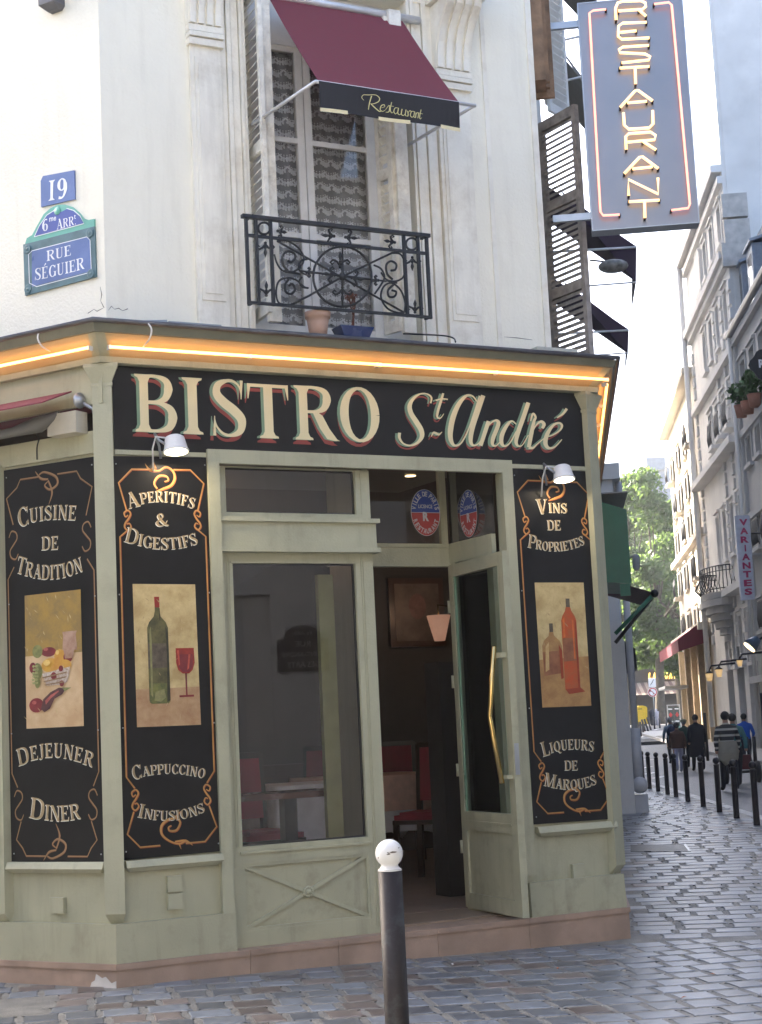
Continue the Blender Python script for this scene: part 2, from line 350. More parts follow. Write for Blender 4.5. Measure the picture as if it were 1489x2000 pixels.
def sans(mb, txt, mp, toW, d, mi, bold=0.02):
    """mp maps normalised (0..1 of text width, 0..1 cap height) to plane"""
    vsx, fs = fontpoly(txt, bold)
    x0 = min(v[0] for v in vsx); x1 = max(v[0] for v in vsx); y0 = min(v[1] for v in vsx); y1 = max(v[1] for v in vsx)
    mb.add([toW(mp(((x - x0) / (x1 - x0), (y - y0) / (y1 - y0))), d) for x, y in vsx], fs, mi)
def quadmap(c):  # corners px-space TL,TR,BR,BL -> bilinear map (u right, v down)
    def f(u, v):
        a = [c[0][i] * (1 - u) + c[1][i] * u for i in range(2)]; b = [c[3][i] * (1 - u) + c[2][i] * u for i in range(2)]
        return (a[0] * (1 - v) + b[0] * v, a[1] * (1 - v) + b[1] * v)
    return f
def pxmap(fr, d):
    return lambda x, y: fr.un(x, y, d)
exec_parts = []
# ================================================================== GROUND, ROAD, PAVEMENT
asphalt = M("blue_grey_asphalt", (0.045, 0.052, 0.062), 0.5, ns=2, na=0.15, bump=0.25, bs=120, spec=0.5)
mortar = M("sandy_mortar", (0.21, 0.20, 0.175), 0.6, ns=7, na=0.25, bump=0.5, bs=60)
cobm = M("paving_stone", (0.15, 0.165, 0.185), 0.37, ns=14, na=0.25, bump=0.05, bs=30, isl=0.45, spec=1.0, stain=0.2, scol=(0.17, 0.165, 0.15), ss=9, pos=True)
cobr = M("reddish_paving_stone", (0.15, 0.12, 0.105), 0.40, ns=14, na=0.25, bump=0.05, bs=30, isl=0.4, spec=0.8, pos=True)
kerbm = M("granite_kerb", (0.27, 0.27, 0.27), 0.45, ns=20, na=0.2, bump=0.2, bs=60)
earth = M("pale_ground", (0.10, 0.10, 0.10), 0.8, ns=2, na=0.2)
linem = M("worn_road_paint", (0.62, 0.62, 0.6), 0.6, ns=8, na=0.2)
def sheet(name, xs, ys, zf, mat, thick=None):
    mb = MB(); n = len(xs(ys[0]))
    for y in ys:
        for x in xs(y): mb.v.append(Vector((x, y, zf(x, y))))
    for j in range(len(ys) - 1):
        for i in range(n - 1):
            mb.f.append([j * n + i, j * n + i + 1, (j + 1) * n + i + 1, (j + 1) * n + i]); mb.m.append(0); mb.sm.append(True)
    return mb.build(name, mat, org=(0, 0, 0))
ysall = [-200, -100, -50, -20, -8] + [i * 1.0 for i in range(-5, 50)] + [50 + 2.5 * i for i in range(37)] + [160, 200, 300, 600, 1200]
gx = [-900, -300, -100, -40, -20, -10, -6] + [-4 + .5 * i for i in range(25)] + [10, 14, 20, 30, 60, 150, 500, 900]
ground = struct(sheet("ground", lambda y: gx, ysall, lambda x, y: G(x, y) - 0.16, earth))
BT = [(1468.4, 1485.5), (1430.7, 1482.4), (1398.5, 1478.3), (1366.8, 1475), (1338.7, 1473), (1314.5, 1471), (1297.9, 1470.4), (1280.2, 1469), (1264.7, 1467.9), (1251.6, 1466.4), (1242.7, 1465.8)]
BB = [(1478.8, 1612), (1439.4, 1598.6), (1406, 1586.6), (1374.4, 1575.8), (1344, 1565.8), (1321, 1557), (1304.5, 1552), (1286, 1545.7), (1269.6, 1540.5), (1256.8, 1536), (1246.4, 1530.6)]
boll = [gnd(*p) for p in BB]
bk = (boll[-1].x - boll[0].x) / (boll[-1].y - boll[0].y)
def xk(y): return boll[0].x + bk * (y - boll[0].y) + 0.22
Sb = gnd(1489, 1513.5, -0.1)
# right hand building line
dS = dirv(R_(4.3)); nS = Vector((-dS.y, dS.x, 0))
SO = aty(1489, 1500, 61.5); SO.z = 0
S = Fr(SO, dS, nS)
def xs_(y): return SO.x + (y - SO.y) * dS.x / dS.y
def xkr(y): return xs_(y) - 1.7
yrd = [i * 1.5 for i in range(-14, 60)] + [78 + 3 * i for i in range(20)]
road = struct(sheet("road", lambda y: [xk(y) + 0.1 + (xkr(y) - xk(y) - 0.2) * i / 8 for i in range(9)], yrd, lambda x, y: G(x, y) - 0.10, asphalt))
ypv = [-6, -3, 0, 3, 6] + [8 + i * 0.25 for i in range(140)] + [43 + i for i in range(17)] + [60 + 2.5 * i for i in range(20)]
pave = struct(sheet("pavement", lambda y: [-26, -16, -10] + [-6 + (xk(y) + 6) * i / 30 for i in range(31)], ypv, lambda x, y: G(x, y) - 0.001, mortar))
pave2 = struct(sheet("pavement", lambda y: [xkr(y) + (2.2) * i / 4 for i in range(5)], [y_ for y_ in yrd if y_ < 101], lambda x, y: G(x, y) + 0.02, kerbm))
# kerb stones, left kerb, nearest ones visible
y = 14.0
while y < 58:
    mb = MB(); l = 1.0; a = y + .006; b = y + l - .006
    p = [Vector((xk(a) - .02, a, G(5, a) - .2)), Vector((xk(a) + .14, a, G(5, a) - .2)), Vector((xk(b) + .14, b, G(5, b) - .2)), Vector((xk(b) - .02, b, G(5, b) - .2))]
    up = Vector((0, 0, .205 + random.uniform(-.004, .004))); mb.hexa(p + [q + up for q in p]); mb.build("kerb_stone", kerbm, pave); y += l
mb = MB()
for i in range(40):
    a = 58 + i * 2; b = a + 1.98
    p = [Vector((xk(a) - .02, a, G(5, a) - .2)), Vector((xk(a) + .14, a, G(5, a) - .2)), Vector((xk(b) + .14, b, G(5, b) - .2)), Vector((xk(b) - .02, b, G(5, b) - .2))]
    mb.hexa(p + [q + Vector((0, 0, .205)) for q in p])
tag(mb.build("far_kerb", kerbm, pave), kind="stuff")
mb = MB()
for i in range(45):
    a = 10 + i * 2; b = a + 1.98
    p = [Vector((xkr(a) - .14, a, G(9, a) - .2)), Vector((xkr(a) + .02, a, G(9, a) - .2)), Vector((xkr(b) + .02, b, G(9, b) - .2)), Vector((xkr(b) - .14, b, G(9, b) - .2))]
    mb.hexa(p + [q + Vector((0, 0, .225)) for q in p])
tag(mb.build("far_kerb", kerbm, pave2), kind="stuff")
# road paint dashes
for (x0, y0), (x1, y1) in [((1247, 1484), (1283, 1483)), ((1262, 1512), (1281, 1508)), ((1280, 1520), (1300, 1515)), ((1258, 1500), (1270, 1497)), ((1250, 1440), (1258, 1438)), ((1262, 1434), (1272, 1431)), ((1277, 1426), (1286, 1424))]:
    a, b = gnd(x0, y0, -.094), gnd(x1, y1, -.094); t = (b - a); n = Vector((-t.y, t.x, 0)).normalized() * 0.1
    MB().quad(a - n, b - n, b + n, a + n).build("lane_marking", linem, road)
# cobbles
def cob_mesh(k):
    rnd = random.Random(k); w = [rnd.uniform(-.03, .03) for _ in range(16)]
    b = 0.06
    base = [(-.5, -.5), (.5, -.5), (.5, .5), (-.5, .5)]
    o, t_ = [], []
    i = 0
    for cx_, cy_ in base:
        for (ux, uy) in ((1, 0), (0, 1)) if cx_ * cy_ > 0 else ((0, 1), (1, 0)):
            x = cx_ - math.copysign(0.055 * ux, cx_) + w[i % 16] * .7; y = cy_ - math.copysign(0.055 * uy, cy_) + w[(i + 5) % 16] * .6; i += 1
            o.append((x, y))
    return o
def cob_geo(k):
    o = cob_mesh(k); rnd = random.Random(k + 50)
    top = [(x * .94, y * .94, rnd.uniform(-.0008, .0008)) for x, y in o]; mid = [(x, y, -.0045) for x, y in o]; low = [(x, y, -.03) for x, y in o]
    v = top + mid + low + [(0, 0, .0025)]; fs = []
    for i in range(8):
        j = (i + 1) % 8; fs += [(24, i, j), (i, 8 + i, 8 + j, j), (8 + i, 16 + i, 16 + j, 8 + j)]
    return v, fs
cgeo = [cob_geo(k) for k in range(9)]
cmesh = []
for k in range(9):
    for mt_ in (cobm, cobr):
        me = bpy.data.meshes.new("cobble"); me.from_pydata(cgeo[k][0], [], cgeo[k][1]); me.materials.append(mt_)
        me.polygons.foreach_set("use_smooth", [False] * len(me.polygons)); cmesh.append(me)
stones = []
def inb(p):  # inside bistro footprint
    return nF.dot(p - A) < 0.05 and nL.dot(p - A) < 0.05 and nR.dot(p - B) < 0.05
ph1 = R_(79); t1 = dirv(ph1); n1 = Vector((-t1.y, t1.x, 0))
ph2 = R_(96); t2 = dirv(ph2); n2 = Vector((-t2.y, t2.x, 0))
for reg, (t, n, w0, h0) in enumerate([(t1, n1, .245, .255), (t2, n2, .34, .27)]):
    O = Vector((2.2, 12.9, 0)); nrow = 0
    vv = -6.5 if reg == 0 else 0.0
    while vv < (3.5 if reg == 0 else 36):
        hh = h0 * random.uniform(.9, 1.1); uu = -9 + random.random() * w0
        while uu < 6:
            ww = w0 * random.uniform(.75, 1.25)
            c = O + t * (uu + ww / 2) + n * (vv + hh / 2)
            lim = 12.75 + 0.05 * (c.x - 2.2)
            ok = (c.y < lim) if reg == 0 else (c.y >= lim)
            if ok and c.y > 8.3 and c.x < xk(c.y) - .12 and c.x > -5.2 and not inb(c) and abs(c.x / c.y) < 0.30 + 0.4 / c.y:
                stones.append((c, t, n, ww, hh))
            uu += ww
        vv += hh
stones = [s_ for s_ in stones if not (s_[0].x < -1.6 and s_[0].y < 11.0 + (s_[0].x + 3.2) * -.2 and s_[0].x < -2.3 and s_[0].y > 10.3)]
stones.sort(key=lambda s_: s_[0].y)
vis = [s_ for s_ in stones if s_[0].y > 9.35]
fid = set(id(s_) for s_ in vis[:300])
mbs = MB()
for s_ in stones:
    c, t, n, ww, hh = s_; k = random.randrange(9); red = random.random() < (.24 if c.x < 1.2 else .03)
    an = random.uniform(-.02, .02); sx, sy = ww - random.uniform(.014, .026), hh - random.uniform(.018, .032); z = G(c.x, c.y) + .0025 + random.uniform(-.0015, .0025)
    tt = (t + n * an).normalized(); nn = Vector((-tt.y, tt.x, 0))
    dz = (G(c.x, c.y + .1) - G(c.x, c.y - .1)) / .2; dzx = (G(c.x + .1, c.y) - G(c.x - .1, c.y)) / .2
    tilt = (random.uniform(-.006, .006), random.uniform(-.006, .006))
    Z = lambda v: dzx * v.x + dz * v.y
    tx = tt * sx; tx.z = Z(tt) * sx + tilt[0] * sx; ty = nn * sy; ty.z = Z(nn) * sy + tilt[1] * sy
    if id(s_) in fid:
        o = bpy.data.objects.new("cobble", cmesh[2 * k + (1 if red else 0)]); COL.objects.link(o); o.parent = pave
        mm = Matrix((tx, ty, Vector((0, 0, 1)))).transposed().to_4x4(); mm.translation = Vector((c.x, c.y, z)); o.matrix_local = mm
    else:
        g_ = cgeo[k]; mbs.add([Vector((c.x, c.y, z)) + tx * v[0] + ty * v[1] + Vector((0, 0, v[2])) for v in g_[0]], g_[1], 1 if red else 0)
tag(mbs.build("small_cobbles", [cobm, cobr], pave), kind="stuff")
# cement skirt patch at the left corner foot, drain cover
mb = MB(); q = [gnd(1232, 1664), gnd(1345, 1664), gnd(1335, 1651), gnd(1232, 1651)]; mb.prism(q, Vector((0, 0, .008))); q2 = [gnd(1345, 1664), gnd(1350, 1664), gnd(1340, 1650), gnd(1335, 1651)]; mb.prism(q2, Vector((0, 0, .012)), 1)
tag(mb.build("drain_cover", [iron, steel]), "flat dark drain cover set in the paving beside the bistro's right corner", "drain cover")

lfm = M("dry_leaf", (.42, .14, .05), .7)
for i, (x, y, lb) in enumerate(((1392, 1904, "tiny orange dry leaf on the paving, rightmost of the litter"), (1336, 1950, "small curled orange leaf lying in a paving joint near the lower right"), (1090, 1893, "tiny dark leaf on the paving below the bistro step"), (884, 1885, "small white scrap on the paving just right of the white headed bollard"))):
    p = gnd(x, y) + Vector((0, 0, .006)); a_ = random.random() * 3; u = Vector((math.cos(a_), math.sin(a_), .1)) * .022; w = Vector((-math.sin(a_), math.cos(a_), 0)) * .010
    tag(MB().add([p - u, p - w + Vector((0, 0, .004)), p + u, p + w + Vector((0, 0, .004)), p + Vector((0, 0, .007))], [(0, 1, 4), (1, 2, 4), (2, 3, 4), (3, 0, 4)]).build("dry_leaf" if i < 3 else "paper_scrap", lfm if i != 3 else whitep), lb, "leaf" if i < 3 else "litter")
# ================================================================== CORNER BUILDING
WD = -0.22
def cLF(d): return corner(F, None, d, L, d)
def cFR(d): return corner(F, None, d, RR, d)
V3 = lambda p, z: Vector((p.x, p.y, z))
def band(mb, di, d0, d1, z0, z1, sides="LFR", mi=0, lenL=9.0, lenR=12.0):
    """closed band: inner offset di, outer offset d0 at z0 and d1 at z1"""
    if 'L' in sides:
        a, b, c_i = cLF(d0), cLF(d1), cLF(di); eo0, eo1, ei = L.P(lenL, d0, 0), L.P(lenL, d1, 0), L.P(lenL, di, 0)
        mb.hexa([V3(c_i, z0), V3(a, z0), V3(eo0, z0), V3(ei, z0), V3(c_i, z1), V3(b, z1), V3(eo1, z1), V3(ei, z1)], mi)
    if 'F' in sides:
        mb.hexa([V3(cLF(di), z0), V3(cLF(d0), z0), V3(cFR(d0), z0), V3(cFR(di), z0), V3(cLF(di), z1), V3(cLF(d1), z1), V3(cFR(d1), z1), V3(cFR(di), z1)], mi)
    if 'R' in sides:
        a, b, c_i = cFR(d0), cFR(d1), cFR(di); eo0, eo1, ei = RR.P(lenR, d0, 0), RR.P(lenR, d1, 0), RR.P(lenR, di, 0)
        mb.hexa([V3(c_i, z0), V3(a, z0), V3(eo0, z0), V3(ei, z0), V3(c_i, z1), V3(b, z1), V3(eo1, z1), V3(ei, z1)], mi)
bld = thing("corner_building", (A.x, A.y, 0), "cream rendered corner building with a shuttered upper window above the bistro", "building")
HT = 24.0
wl = WD
W0 = F.un(484, 300, wl)[0]; W1 = F.un(806, 330, wl)[0]; WZ0 = 4.56; WZ1 = F.un(560, 22, wl)[1] + 0.25
WR = -.33
cFRu = corner(F, None, wl, RR, WR)
SR = (cFRu - A).dot(dF); SL = (cLF(wl) - A).dot(dF)
mb = MB(); a, b = cLF(wl), cFRu
def fq(s0, s1, z0, z1, d=wl, mi=0): mb.quad(F.P(s0, d, z0), F.P(s1, d, z0), F.P(s1, d, z1), F.P(s0, d, z1), mi)
fq(SL, W0, 4.3, HT); fq(W1, SR, 4.3, HT); fq(W0, W1, 4.3, WZ0); fq(W0, W1, WZ1, HT)
mb.quad(V3(a, 4.3), V3(a, HT), L.P(14, wl, HT), L.P(14, wl, 4.3))
mb.quad(V3(b, 4.3), RR.P(9.5, WR, 4.3), RR.P(9.5, WR, HT), V3(b, HT))
bk1 = RR.P(9.5, -9, 0)
mb.quad(RR.P(9.5, WR, 0), V3(bk1, 0), V3(bk1, HT), RR.P(9.5, WR, HT)); mb.quad(L.P(14, wl, 0), L.P(14, wl, HT), V3(bk1, HT), V3(bk1, 0))
mb.poly([V3(a, HT), V3(b, HT), RR.P(9.5, wl, HT), V3(bk1, HT), L.P(14, wl, HT)])
for (s0, s1) in ((W0, W0 - .001), (W1, W1 + .001)): mb.quad(F.P(s0, wl, WZ0), F.P(s0, wl - .22, WZ0), F.P(s0, wl - .22, WZ1), F.P(s0, wl, WZ1))
mb.quad(F.P(W0, wl, WZ0), F.P(W1, wl, WZ0), F.P(W1, wl - .22, WZ0), F.P(W0, wl - .22, WZ0)); mb.quad(F.P(W0, wl, WZ1), F.P(W1, wl, WZ1), F.P(W1, wl - .22, WZ1), F.P(W0, wl - .22, WZ1))
mb.build("wall", wallm, bld)
# dark box behind the upper window
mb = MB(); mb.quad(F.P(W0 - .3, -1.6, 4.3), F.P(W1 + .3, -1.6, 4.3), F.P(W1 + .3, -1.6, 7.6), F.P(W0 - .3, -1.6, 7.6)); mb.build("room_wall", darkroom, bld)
# window surround mouldings
def fsx(x, y, d=wl): return F.un(x, y, d)[0]
s_a0, s_a1 = fsx(374, 300), fsx(434, 300); s_b0, s_b1 = fsx(850, 200), fsx(912, 200)
for nm, (p0, p1), mold in (("pilaster", (s_a0, s_a1), 1), ("pilaster", (s_b0, s_b1), 1)):
    zc = F.un(372, 92, wl)[1] if p0 < 1 else F.un(880, 180, wl)[1]
    mb = MB(); mb.box(F, p0, p1, wl, wl + .045, 4.50, zc)
    mb.box(F, p0 + .03, p1 - .03, wl + .045, wl + .055, 4.75, zc - .09); mb.box(F, p0 + .055, p1 - .055, wl + .055, wl + .062, 4.80, zc - .14)
    mb.box(F, p0 - .012, p1 + .012, wl, wl + .06, 4.48, 4.56)
    mb.build(nm, trimm, bld)
    # console bracket
    mb = MB(); P0, P1 = p0 - .015, p1 + .015
    for k, (dz, dd, hh) in enumerate([(0, .075, .05), (.06, .09, .035), (.105, .075, .05)]): mb.box(F, P0, P1, wl, wl + dd, zc + dz, zc + dz + hh)
    prof = [(.16, .07), (.25, .075), (.36, .10), (.47, .15), (.56, .22), (.62, .28), (.68, .30)]
    def strip(x0, x1, off):
        for (za, da), (zb, db) in zip(prof, prof[1:]):
            mb.hexa([F.P(x0, wl, zc + za), F.P(x1, wl, zc + za), F.P(x1, wl + da + off, zc + za), F.P(x0, wl + da + off, zc + za), F.P(x0, wl, zc + zb), F.P(x1, wl, zc + zb), F.P(x1, wl + db + off, zc + zb), F.P(x0, wl + db + off, zc + zb)])
    wid = P1 - P0; strip(P0, P1, 0)
    for k in range(4): strip(P0 + wid * (.02 + k * .245), P0 + wid * (.02 + k * .245 + .16), .022)
    mb.box(F, P0 - .04, P1 + .04, wl, wl + .36, zc + .69, zc + .76); mb.box(F, P0 - .07, P1 + .07, wl, wl + .42, zc + .762, zc + .9)
    mb.build("console", trimm, bld)
for side in (0, 1):
    e0, e1 = (s_a1 + .012, W0) if side == 0 else (W1, s_b0 - .012)
    w_ = e1 - e0; mb = MB()
    for k, (u0, u1, pd) in enumerate([(0, .2, .018), (.23, .4, .034), (.44, .72, .02), (.75, .86, .04), (.89, 1.0, .03)]):
        if side: u0, u1 = 1 - u1, 1 - u0
        mb.box(F, e0 + w_ * u0, e0 + w_ * u1, wl, wl + pd, 4.50, WZ1 + .1 + .03 * k)
    mb.build("architrave", trimm, bld)
mb = MB(); mb.box(F, s_a1, s_b0, wl, wl + .03, WZ1 + .0, WZ1 + .1); mb.box(F, s_a1, s_b0, wl, wl + .05, WZ1 + .13, WZ1 + .2); mb.box(F, s_a0 - .1, s_b1 + .1, wl, wl + .12, zc + 1.0, zc + 1.12); mb.build("window_head", trimm, bld)
mb = MB(); mb.box(F, s_b1 + .16, s_b1 + .2, wl, wl + .012, 4.5, 9); mb.box(F, SR - .055, SR + .0, wl, wl + .014, 4.5, 12); mb.build("corner_bead", trimm, bld)
crk = M("wall_crack", (.10, .08, .06), .9)
for fr_, pts in ((F, [(212, 606), (218, 598), (224, 604), (232, 602), (240, 607), (250, 603)]), (F, [(196, 560), (199, 575), (197, 588), (203, 600)]), (L, [(205, 600), (190, 608), (184, 604), (172, 612)]), (F, [(369, 8), (373, 40), (371, 60), (376, 85), (372, 110), (374, 160)]), (F, [(985, 658), (1010, 660), (1040, 664)])):
    P_ = [fr_.un(x, y, wl + .001) for x, y in pts]; a_, b_ = ribbon(P_, [.002] + [.006, .003] * 3); n_ = len(P_); MB().add([fr_.P(p[0], wl + .0015, p[1]) for p in a_[:n_] + b_[:n_]], [(i, i + 1, n_ + i + 1, n_ + i) for i in range(n_ - 1)]).build("crack", crk, bld)
# casement window
DW = wl - .16
win = MB(); zt = WZ1; zb = WZ0 + .02
c1 = F.un(512, 300, DW)[0]; c2 = F.un(583, 300, DW)[0]; c3 = F.un(612, 300, DW)[0]; c4 = F.un(718, 320, DW)[0]; c5 = F.un(742, 320, DW)[0]
ztop = F.un(512, 92, DW)[1]
for (a0, a1) in ((c1 - .12, c1), (c2, (c2 + c3) / 2 - .004), ((c2 + c3) / 2 + .004, c3), (c4, c5)): win.box(F, a0, a1, DW - .05, DW, zb, zt)
win.box(F, c1, c2, DW - .05, DW - .002, ztop, zt); win.box(F, c3, c4, DW - .05, DW - .002, ztop, zt); win.box(F, c1 - .12, c5, DW - .02, DW + .015, ztop + .04, ztop + .07)
win.box(F, c5, W1 + .05, DW - .05, DW - .01, zb, zt)
winf = win.build("window", whitep, bld)
zr = [F.un(545, 270, DW)[1], F.un(545, 455, DW)[1]]
for (a0, a1) in ((c1, c2), (c3, c4)):
    for z in zr: MB().box(F, a0, a1, DW - .035, DW - .005, z - .02, z + .02).build("glazing_bar", whitep, winf)
    MB().box(F, a0, a1, DW - .035, DW - .004, zb, zb + .09).build("bottom_rail", whitep, winf)
    MB().quad(F.P(a0, DW - .02, zb), F.P(a1, DW - .02, zb), F.P(a1, DW - .02, ztop), F.P(a0, DW - .02, ztop)).build("pane", glass, winf)
# lace curtains
lace = M("lace_thread", (0.82, 0.86, 0.92), 0.9); net = bpy.data.materials.new("sheer_net"); net.use_nodes = True
N = net.node_tree.nodes; K = net.node_tree.links; bs_ = N["Principled BSDF"]; bs_.inputs["Base Color"].default_value = (.6, .64, .70, 1); bs_.inputs["Roughness"].default_value = .9; bs_.inputs["Alpha"].default_value = .55

for (a0, a1, ph) in ((c1 - .02, c2 + .02, 0), (c3 - .02, c4 + .03, .4)):
    mb = MB(); dn = DW - .09; n_ = 40
    def wob(s): return dn + .012 * math.sin(s * 60 + ph * 5) + .008 * math.sin(s * 23)
    for i in range(n_):
        u0 = a0 + (a1 - a0) * i / n_; u1 = a0 + (a1 - a0) * (i + 1) / n_
        mb.quad(F.P(u0, wob(u0), zb), F.P(u1, wob(u1), zb), F.P(u1, wob(u1), zt), F.P(u0, wob(u0), zt), 1)
    z = zb + .06; row = 0
    per = .105
    while z < zt - .03:
        s = a0 - per + (row % 2) * per / 2
        while s < a1:
            pts = []
            for k in range(7):
                q = s + per * k / 6; hz = z + .035 * abs(math.sin(math.pi * k / 6)) ** .7 * -1 + .035
                pts.append((min(max(q, a0), a1), hz))
            A_, B_ = ribbon(pts, [.013] * 7); n7 = len(pts)
            mb.add([F.P(p[0], wob(p[0]) + .003, p[1]) for p in A_] + [F.P(p[0], wob(p[0]) + .003, p[1]) for p in B_], [(i, i + 1, n7 + i + 1, n7 + i) for i in range(n7 - 1)], 0)
            for k in range(5):
                q = s + per * (.14 + .18 * k); hz = z - .004 - .012 * math.sin(math.pi * k / 4)
                if a0 < q < a1:
                    for rr_, zz_ in ((.013, hz), (.009, hz + .024), (.006, hz + .042)):
                        mb.poly([F.P(q + rr_ * math.cos(j * 1.047), wob(q) + .004, zz_ + rr_ * math.sin(j * 1.047)) for j in range(6)], 0)
            s += per
        z += .098; row += 1
    mb.build("lace_curtain", [lace, net], winf)
# shutters of the front window: a narrow leaf edge left, folded louvred leaves right
def shutter(mb_name, p0, p1, z0, z1, matf, slatn, parent, thick=.035, st=.045, tilt=.02, rails=(0, .5, 1), sh=.009):
    t = (p1 - p0); wid = t.length; t.normalize(); n = Vector((t.y, -t.x, 0)); fr = Fr(p0, t, n); fr.O = Vector((p0.x, p0.y, 0))
    mb = MB(); mb.box(fr, 0, st, 0, thick, z0, z1); mb.box(fr, wid - st, wid, 0, thick, z0, z1)
    for r in rails:
        zz = z0 + (z1 - z0 - .09) * r; mb.box(fr, st, wid - st, .002, thick - .002, zz, zz + .09)
    o = mb.build(mb_name, matf, parent)
    nsl = slatn
    for i in range(nsl):
        z = z0 + .1 + (z1 - z0 - .2) * (i + .5) / nsl
        if any(abs(z - (z0 + (z1 - z0 - .09) * r + .045)) < .06 for r in rails): continue
        s_ = MB(); P = fr.P; h = .014
        s_.hexa([P(st, .0, z - tilt), P(wid - st, .0, z - tilt), P(wid - st, thick, z + tilt), P(st, thick, z + tilt), P(st, .0, z - tilt + sh), P(wid - st, 0, z - tilt + sh), P(wid - st, thick, z + tilt + sh), P(st, thick, z + tilt + sh)])
        s_.build("slat", matf, o)
    return o
sA = shutter("shutter", F.P(W0 + .035, -.02, 0), F.P(W0 + .06, wl - .16, 0), 4.66, WZ1 - .12, shutw, 34, bld)
MB().box(F, W0 + .055, W0 + .155, -.10, -.06, 4.60, WZ1 - .10).build("shutter_stile", shutw, bld)
sB = shutter("shutter", F.P(F.un(745, 400, -.30)[0], -.30, 0), F.P(F.un(775, 400, -.12)[0], -.12, 0), 4.62, WZ1 - .2, shutw, 30, bld)
MB().box(F, F.un(777, 400, -.10)[0], F.un(800, 400, -.10)[0], -.13, -.085, 4.60, WZ1 - .15).build("shutter_stile", shutw, bld)
# right facade pieces of the corner building: brown old shutter, white shutters beyond
mb = MB(); mb.box(RR, .12, .40, WR, WR + .10, 6.9, 9.5); mb.box(RR, .40, .44, WR, WR + .17, 6.85, 9.5); mb.box(RR, .17, .21, WR + .1, WR + .13, 6.9, 9.5); mb.box(RR, .30, .34, WR + .1, WR + .13, 6.9, 9.5); mb.build("folded_shutter", woodb, bld)
p_h = aty(1072, 460, 14.35); p_o = aty(1146, 460, 13.9)
zt_ = aty(1072, 243, 14.35).z; zb_ = 4.50
shutter("weathered_shutter", Vector((p_h.x, p_h.y, 0)), Vector((p_o.x, p_o.y, 0)), zb_, zt_, wood, 42, bld, thick=.05, st=.05, tilt=-.014, sh=.026, rails=(0, .34, .68, 1))
for k in range(3):
    y0 = 15.2 + k * 1.9; q = aty(1085, 100, y0)
    shutter("shutter", RR.P((y0 - B.y) / dR.y, wl + .01, 0), RR.P((y0 - B.y) / dR.y + .35, wl + .20, 0), 7.4 + k * .8, 9.6 + k * .8, whitep, 26, bld, rails=(0, 1))

# ------------------------------------------------------------------ gutter, roofing, cornice
mb = MB(); band(mb, -.3, .17, .17, 4.43, 4.455, lenR=9.0); 
pts = [L.P(9, .2, 4.445), V3(cLF(.2), 4.445), V3(cFR(.2), 4.445), RR.P(9.0, .2, 4.445)]; mb.tube(pts, .018, 8)
mb.box(F, W0 - .05, W1 + .35, wl, .10, 4.46, 4.485)
mb.build("gutter", zinc, bld)
shop = thing("shopfront", (A.x, A.y, 0), "sage green wooden bistro shopfront with open glazed door on a pink stone plinth", "shopfront")
mb = MB(); band(mb, .12, .155, .185, 4.376, 4.4295, lenR=9.0); mb.build("gutter_board", M("dull_green_board", (.17, .17, .12), .5, na=.15, stain=.4, scol=(.08, .08, .06)), shop)
coveP = M("neon_tinted_cornice", (0.50, 0.38, 0.20), 0.42, ns=2, na=.06, bump=.08, bs=60)  # sage cove coloured tan, the neon's orange glow put into the paint
mb = MB(); band(mb, -.1, .0, .13, 4.235, 4.375, lenR=9.0); mb.build("cornice_cove", coveP, shop)
mb = MB(); band(mb, -.1, .025, .035, 4.195, 4.2345, lenR=9.0); mb.build("cornice_moulding", sage, shop)
for c_ang, fr_, cc in ((0, F, cLF), (1, F, cFR)):
    mb = MB()
    if c_ang == 0: P = [L.P(.02, 0, 0), F.P(.02, 0, 0)]
    q0, q1 = cc(.005), cc(.139)
    fa, fb = (L, F) if c_ang == 0 else (F, RR)
    sA_, sB_ = ((q0 - fa.O).dot(fa.t), (q0 - fb.O).dot(fb.t)); sC_, sD_ = ((q1 - fa.O).dot(fa.t), (q1 - fb.O).dot(fb.t))
    ex = .07
    sgn = 1 if c_ang == 0 else -1
    a0 = fa.P(sA_ + ex * sgn, .004, 4.236); b0 = fb.P(sB_ + ex, .004, 4.236); a1 = fa.P(sC_ + ex * sgn, .1345, 4.3745); b1 = fb.P(sD_ + ex, .1345, 4.3745)
    mb.hexa([V3(cc(-.05), 4.236), a0, V3(cc(.008), 4.236), b0, V3(cc(-.05), 4.3745), a1, V3(q1, 4.3745), b1]); mb.build("cornice_mitre", sage, shop)
# fascia beam of the left side, right side wall of the shop
mb = MB(); band(mb, -.2, -.02, -.02, 3.92, 4.195, "L"); mb.build("fascia_board", sage, shop)
mb = MB(); zb1 = L.un(100, 868, -.04)[1]; mb.box(L, .12, 9, -.25, -.04, 3.585, 3.74); mb.build("lower_beam", sage, shop)
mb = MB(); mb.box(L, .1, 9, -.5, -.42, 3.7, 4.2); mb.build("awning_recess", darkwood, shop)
mb = MB(); mb.box(RR, .12, 9.0, -.3, -.04, -.2, 4.2); mb.build("side_wall", sage, shop)
